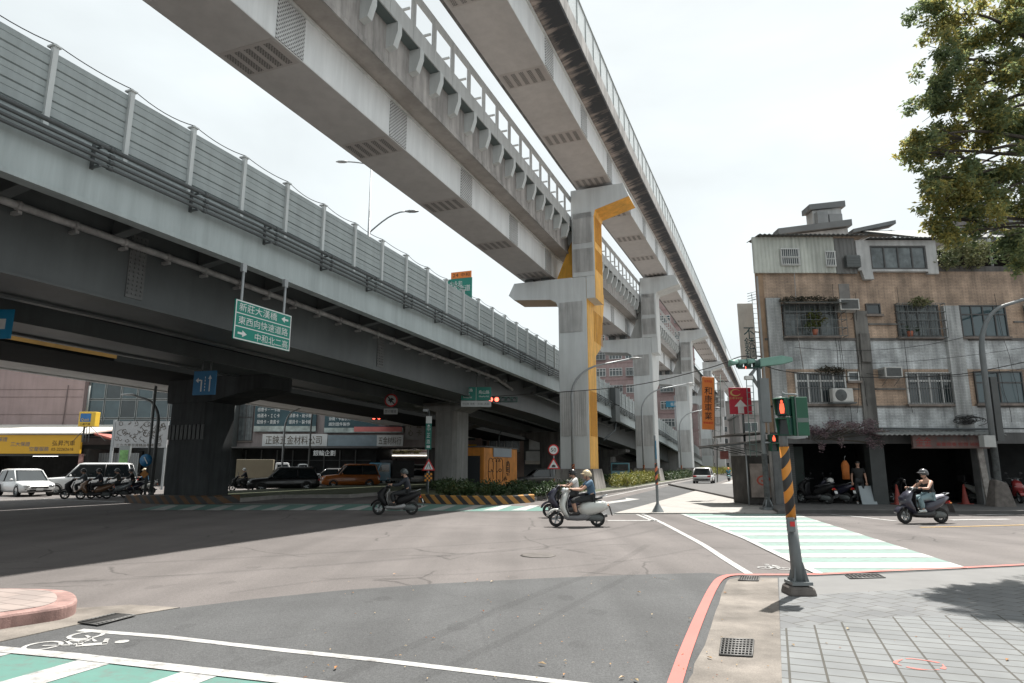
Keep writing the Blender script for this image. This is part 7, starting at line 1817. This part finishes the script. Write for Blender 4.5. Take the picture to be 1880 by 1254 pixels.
x, y = G(1293, 886.5); car('sport_utility_car', 'silver white sport utility car driving away up the road', 'car', (x*.97, y*.97, 0), R(-21), 4.4, 1.82, 1.55, wpaint, 'hatch')
x, y = G(1140, 884); truck('small teal truck glimpsed beneath the descending viaduct', (x*.85, y*.85, 0), R(170), paint('dull_teal_paint', (.05,.17,.2), 0), pm('dark_canvas', (.03,.03,.032)), 2.6, 1.4)
x, y = G(55, 895); car('hatchback', 'black car parked inside the yellow fronted garage', 'car', (-35.5, 54.5, 0), R(150), 4.2, 1.75, 1.5, bpaint, 'hatch')
x, y = G(985, 893); car('hatchback', 'grey parked car beyond the graffiti hut', 'car', (x*.95+.3, y*.95+3, 0), R(100), 4.2, 1.75, 1.5, gpaint, 'hatch')
# ================================================================ VEGETATION
tree_leaf = leafmat('tree_foliage', [(.095,.145,.085),(.16,.21,.105),(.22,.26,.115),(.40,.33,.09),(.18,.22,.10)], .62)
bark = pm('tree_bark', (.06,.05,.04), .9, .3, 5, .5)
def branch_tree(name, label, loc, clumps, trunk, n, size, mat, seed, extra=None):
    rng = np.random.default_rng(seed); t = thing(name, label, 'tree', loc)
    mb = MB(); mb.tube(trunk, [.20-.12*i/(len(trunk)-1) for i in range(len(trunk))], 10)
    top = Vector(trunk[-1])
    for c in clumps:
        rc_ = c[3]; c = Vector(c[:3]); ks = [i for i, p in enumerate(trunk) if i and p[2] >= c.z-.2] or [len(trunk)-1]
        k = ks[0]; s = Vector(trunk[k]); m = s.lerp(c, .5)+Vector((rng.uniform(-.2,.2), rng.uniform(-.2,.2), rng.uniform(.1,.5)))
        mb.tube(smooth_pts3([s, s.lerp(m, .5)+Vector((0,rng.uniform(-.15,.15),.12)), m, m.lerp(c, .55)+Vector((0,rng.uniform(-.12,.12),.1)), c], 3), [.05*(1-i/13.)+.008 for i in range(13)], 6)
        for q in range(6):
            e = c+Vector(np.clip(rng.normal(size=3), -1.2, 1.2)*.62*rc_); mb.tube([m.lerp(c, .6), m.lerp(c, .6).lerp(e, .55)+Vector((rng.uniform(-.06,.06),0,.06)), e], [.014,.009,.004], 4)
    mb.build('trunk', bark, t)
    mb = MB(); cs = []; rs = []
    for c in clumps:
        R_ = c[3]
        for q in range(18):
            d = rng.normal(size=3); d /= np.linalg.norm(d); p = np.array(c[:3])+d*R_*rng.uniform(.15,1.15)
            cs.append(p); s = R_*rng.uniform(.16,.40); rs.append((s, s, s*.95))
    leaves(mb, cs, rs, n, size, rng, .5, .0, .42)
    if extra:
        leaves(mb, [e[:3] for e in extra], [(e[3],e[3],e[3]*.8) for e in extra], n//4, size*1.3, rng, .5, .0, .42)
    mb.build('crown', mat, t); return t
# corner tree whose crown hangs into the frame top right
cl = []
for u_, v_, y_, r_c in ((1735,30,11.2,.55),(1800,70,11.6,.6),(1865,30,11.3,.6),(1725,110,11.0,.45),(1790,150,11.4,.6),(1860,130,11.0,.6),(1730,190,11.3,.5),(1690,255,11.0,.36),(1745,250,11.6,.55),(1810,230,11.2,.6),(1870,230,11.6,.6),(1672,285,11.2,.26),(1720,315,11.3,.5),(1785,310,11.8,.55),(1850,310,11.2,.6),(1700,355,11.0,.35),(1740,385,11.4,.42),(1800,375,11.0,.5),(1865,380,11.6,.55),(1752,430,11.2,.28),(1790,425,11.5,.3),(1720,410,11.3,.25),(1860,440,11.1,.4),(1875,480,11.3,.22)):
    p_ = AT(u_, v_, y_); cl.append((p_[0]-10.9, p_[1]-11.4, p_[2], r_c))
ex_ = [(-.3,.3,6.4,1.2),(.8,.4,6.6,1.3),(.2,-.8,7.8,1.2),(1.5,.5,7.4,1.4),(.8,1.2,8.6,1.3),(-.4,.9,8.9,1.2),(1.4,-.7,6.0,1.0),(-.2,.1,10.3,1.2),(-1.7,.2,10.9,.9)]
branch_tree('street_tree', 'leafy street tree with olive and yellowing leaves hanging into the top right corner', (10.9, 11.4, 0), cl, [(1.6,.6,0),(1.6,.55,2.),(1.5,.45,4.0),(1.2,.3,5.8),(.8,.2,7.3),(.4,.1,8.8)], 43000, .088, tree_leaf, 3, ex_)
hedge_m = leafmat('hedge_leaves', [(.018,.04,.014),(.03,.06,.02),(.05,.085,.03),(.10,.10,.03)], .25)
hedge_y = leafmat('yellowing_hedge_leaves', [(.06,.09,.02),(.14,.16,.03),(.26,.24,.05),(.09,.10,.03)], .3)
stemm = pm('hedge_stems', (.05,.04,.03), .9, .2, 4)
def hedge(label, pts, h, r, n, size, mat, seed, name='hedge', group='hedges on the traffic islands'):
    rng = np.random.default_rng(seed); pts = [Vector(p) for p in pts]; x0, y0 = pts[0]
    t = thing(name, label, 'hedge', (x0, y0, .2), 0, group); cs = []; rs = []
    tot = sum((b-a).length for a, b in zip(pts, pts[1:]))
    for a, b in zip(pts, pts[1:]):
        k = max(2, int((b-a).length/.35))
        for i in range(k):
            p = a.lerp(b, (i+rng.random())/k); hh = h*rng.uniform(.65,1.15)
            cs.append((p.x-x0+rng.normal()*r*.4, p.y-y0+rng.normal()*r*.4, hh*.55)); rs.append((r*rng.uniform(.6,1.1), r*rng.uniform(.6,1.1), hh*.55))
    mb = MB(); leaves(mb, cs, rs, n, size, rng, -.4, .2, .4); mb.build('foliage', mat, t)
    mb = MB()
    for c in cs[::2]: mb.tube([(c[0],c[1],-.05),(c[0]+rng.normal()*.05,c[1],c[2])], .012, 4)
    mb.build('stems', stemm, t); return t
Q = lambda u, v, k=1.: tuple(q*k for q in G(u, v))
hedge('dark green shrub hedge behind the striped kerb at the island nose', [RF(-15.6,29.6), RF(-13.4,29.2), RF(-11.2,30.2), RF(-10.4,33), RF(-10.3,36.5)], .62, .5, 6500, .16, hedge_m, 1)
hedge('low dark hedge row between the viaduct pier and the graffiti hut', [RF(-20.5,38.5), RF(-18.5,36.5), RF(-16.5,34), RF(-15,33), RF(-12.5,35)], .6, .6, 5000, .17, hedge_m, 2)
hedge('bright yellowing hedge right of the yellow sided pier', [RF(-10.2,45.5), RF(-10.3,52), RF(-10.6,60), RF(-11,66)], .95, .55, 8000, .17, hedge_y, 3)
hedge('darker hedge strip beyond the second rail pier', [RF(-10.7,72), RF(-11.,85), RF(-11,97)], .9, .6, 4500, .22, hedge_m, 4)
hedge('distant trimmed hedge running up the road', [RF(-10.6,104), RF(-10.4,130), RF(-9.6,165)], 1.2, .7, 5000, .3, hedge_y, 5)
hedge('dark ground shrubs beneath the descending viaduct', [RF(-13.5,50), RF(-14,60), RF(-14,72)], .7, .8, 3500, .2, hedge_m, 7)
# small roadside tree under the viaduct
small_leaf = leafmat('pale_small_foliage', [(.10,.12,.04),(.20,.20,.08),(.28,.26,.13),(.14,.15,.05)], .3)
x, y, z = AT(728, 835, 74)
branch_tree('small_tree', 'small spreading pale green tree beside the white awning beneath the viaduct', (x, y, 0), [(-1.8,0,3.4,.7),(-.8,.2,3.8,.9),(.4,0,3.8,.9),(1.4,.1,3.6,.8),(2.2,0,3.3,.6),(-.2,.1,3.4,.7)], [(0,0,0),(.05,0,1.0),(0,0,2.0),(.0,0,3.0)], 4500, .2, small_leaf, 12)
def plant(name, label, loc, cs, rs, n, size, mat, seed, pot=None):
    rng = np.random.default_rng(seed); t = thing(name, label, 'plant', loc, 0); mb = MB(); leaves(mb, cs, rs, n, size, rng, .2, 0, .4); mb.build('foliage', mat, t)
    mb = MB(); [mb.tube([(c[0]*.3,c[1]*.3+.03,-.05 if pot is None else .1),(c[0]*.7,c[1]*.7,c[2]*.5),tuple(c)], .012, 4) for c in cs]; mb.build('stems', stemm, t)
    if pot: mb = MB(); mb.lathe([(.0,-.1),(.09,-.1),(.12,.12),(.10,.12)], (0,0,0), 'z', 12); mb.build('pot', pot, t)
    return t
roof_leaf = leafmat('roof_plant_leaves', [(.05,.08,.03),(.12,.14,.06),(.24,.24,.12),(.07,.09,.03)], .3)
purp = leafmat('purple_creeper_leaves', [(.05,.035,.042),(.14,.095,.11),(.26,.18,.20),(.16,.16,.10)], .25)
terra = pm('terracotta', (.30,.10,.06), .8, .15, 4)
plant('roof_shrub', 'big pale green shrub growing on the top balcony beside the white framed window', (19.3, 26.8, 9.95), [(-.5,0,.7),(.1,.1,.9),(.7,0,.55),(-.7,-.1,.3),(.4,-.1,.3),(0,0,1.25),(.9,.1,.95)], [(.5,.4,.35)]*7, 2600, .15, roof_leaf, 21)
plant('roof_shrub', 'dark leafy plant on the far right of the top balcony', (21.6, 26.8, 9.9), [(-.3,0,.8),(.3,0,1.3),(.5,0,.5)], [(.5,.4,.5)]*3, 900, .18, roof_leaf, 22)
plant('window_plant', 'reddish green potted plant inside the upper left window cage', (12.6, 26.6, 7.1), [(-.1,0,.35),(.2,0,.55),(0,0,.7)], [(.3,.15,.25)]*3, 500, .13, leafmat('reddish_plant', [(.04,.07,.02),(.10,.12,.03),(.18,.10,.03)], .3), 23, terra)
plant('window_plant', 'orange potted plants on the ledge of the upper middle window', (16.6, 26.7, 7.05), [(-.1,0,.25),(.3,0,.2)], [(.12,.1,.12)]*2, 160, .08, hedge_m, 24, terra)
plant('wall_plant', 'light green sprig sprouting above the upper middle window', (17.0, 26.6, 8.15), [(-.2,0,.2),(.2,0,.15),(.0,-.05,.35),(.35,0,.3)], [(.25,.15,.14)]*4, 420, .12, roof_leaf, 25)
plant('awning_moss_plant', 'dry dark plants heaped on the awning of the upper left cage', (12.5, 26.65, 8.45), [(-.9,0,.08),(-.3,0,.1),(.3,0,.12),(.9,0,.06)], [(.4,.25,.12)]*4, 900, .09, leafmat('dry_dark_plants', [(.015,.018,.012),(.04,.035,.02),(.07,.05,.03)], .1), 26)
plant('window_plant', 'dark drooping plants above the lower left barred window', (13.0, 26.7, 5.45), [(-.2,0,.1),(.2,0,.12),(.5,0,.05)], [(.35,.2,.15)]*3, 500, .1, MATS['dry_dark_plants'], 27)
rngc = np.random.default_rng(9)
plant('purple_creeper', 'purple flowering creeper hanging over the edge above the dark shop', (12.0, 26.6, 2.75), [(float(x), float(rngc.normal()*.12), float(.32+rngc.normal()*.12)) for x in np.linspace(-.5,2.9,14)]+[(float(x), -.1, float(-.1-.25*rngc.random())) for x in (.4,1.2,2.3,2.5,2.75)], [(.32,.25,.2)]*14+[(.13,.1,.25)]*5, 3600, .085, purp, 28)

# ================================================================ LIGHT, SKY, CAMERA
finish_deferred()
SUN = Vector((.28,.36,1)).normalized()
w = bpy.data.worlds.new('World'); bpy.context.scene.world = w; w.use_nodes = True
nt = w.node_tree; N = nt.nodes; L = nt.links; bg = N['Background']
sky = N.new('ShaderNodeTexSky'); sky.sky_type = 'NISHITA'; sky.sun_disc = False
sky.sun_elevation = math.asin(SUN.z); sky.sun_rotation = math.atan2(SUN.x, SUN.y)
sky.air_density = 1.3; sky.dust_density = 6.0; sky.ozone_density = 1.0
hs = N.new('ShaderNodeHueSaturation'); hs.inputs['Saturation'].default_value = .28
L.new(sky.outputs[0], hs.inputs['Color'])
# thin, even veil of bright high cloud over the blue
tc = N.new('ShaderNodeTexCoord'); mp = N.new('ShaderNodeMapping'); mp.inputs['Scale'].default_value = (1.,1.,2.2); L.new(tc.outputs['Generated'], mp.inputs[0])
cn = N.new('ShaderNodeTexNoise'); cn.inputs['Scale'].default_value = 1.7; cn.inputs['Detail'].default_value = 7; cn.inputs['Roughness'].default_value = .52; cn.inputs['Distortion'].default_value = .4; L.new(mp.outputs[0], cn.inputs[0])
cr_ = N.new('ShaderNodeMapRange'); cr_.inputs[1].default_value = .36; cr_.inputs[2].default_value = .66; cr_.inputs[3].default_value = .86; cr_.inputs[4].default_value = 1.08; L.new(cn.outputs[0], cr_.inputs[0])
vl = N.new('ShaderNodeVectorMath'); vl.operation = 'SCALE'; vl.inputs[0].default_value = (4.60,4.98,5.08); L.new(cr_.outputs[0], vl.inputs['Scale'])
mxs = N.new('ShaderNodeMix'); mxs.data_type = 'RGBA'; mxs.inputs[0].default_value = .87; L.new(hs.outputs[0], mxs.inputs[6]); L.new(vl.outputs[0], mxs.inputs[7])
L.new(mxs.outputs[2], bg.inputs['Color']); bg.inputs['Strength'].default_value = SKY_STRENGTH
sd = bpy.data.lights.new('sun', 'SUN'); sd.energy = SUN_STRENGTH; sd.angle = R(.55); sd.color = (1, .96, .90)
so = bpy.data.objects.new('sun', sd); C.objects.link(so); so.rotation_euler = SUN.to_track_quat('Z', 'Y').to_euler(); so.location = (20, 20, 60)
cam = bpy.data.cameras.new('camera'); cam.sensor_width = 36; cam.lens = 36*1200/1880; cam.clip_end = 3000; cam.clip_start = .05
co = bpy.data.objects.new('camera', cam); C.objects.link(co); co.location = (0, 0, CAM_H); co.rotation_euler = (PI/2+PITCH, 0, 0)
scn = bpy.context.scene; scn.camera = co
scn.view_settings.view_transform = 'Standard'; scn.view_settings.look = 'None'; scn.view_settings.exposure = EXPOSURE; scn.view_settings.gamma = 1
scn.cycles.max_bounces = 6; scn.cycles.transparent_max_bounces = 12
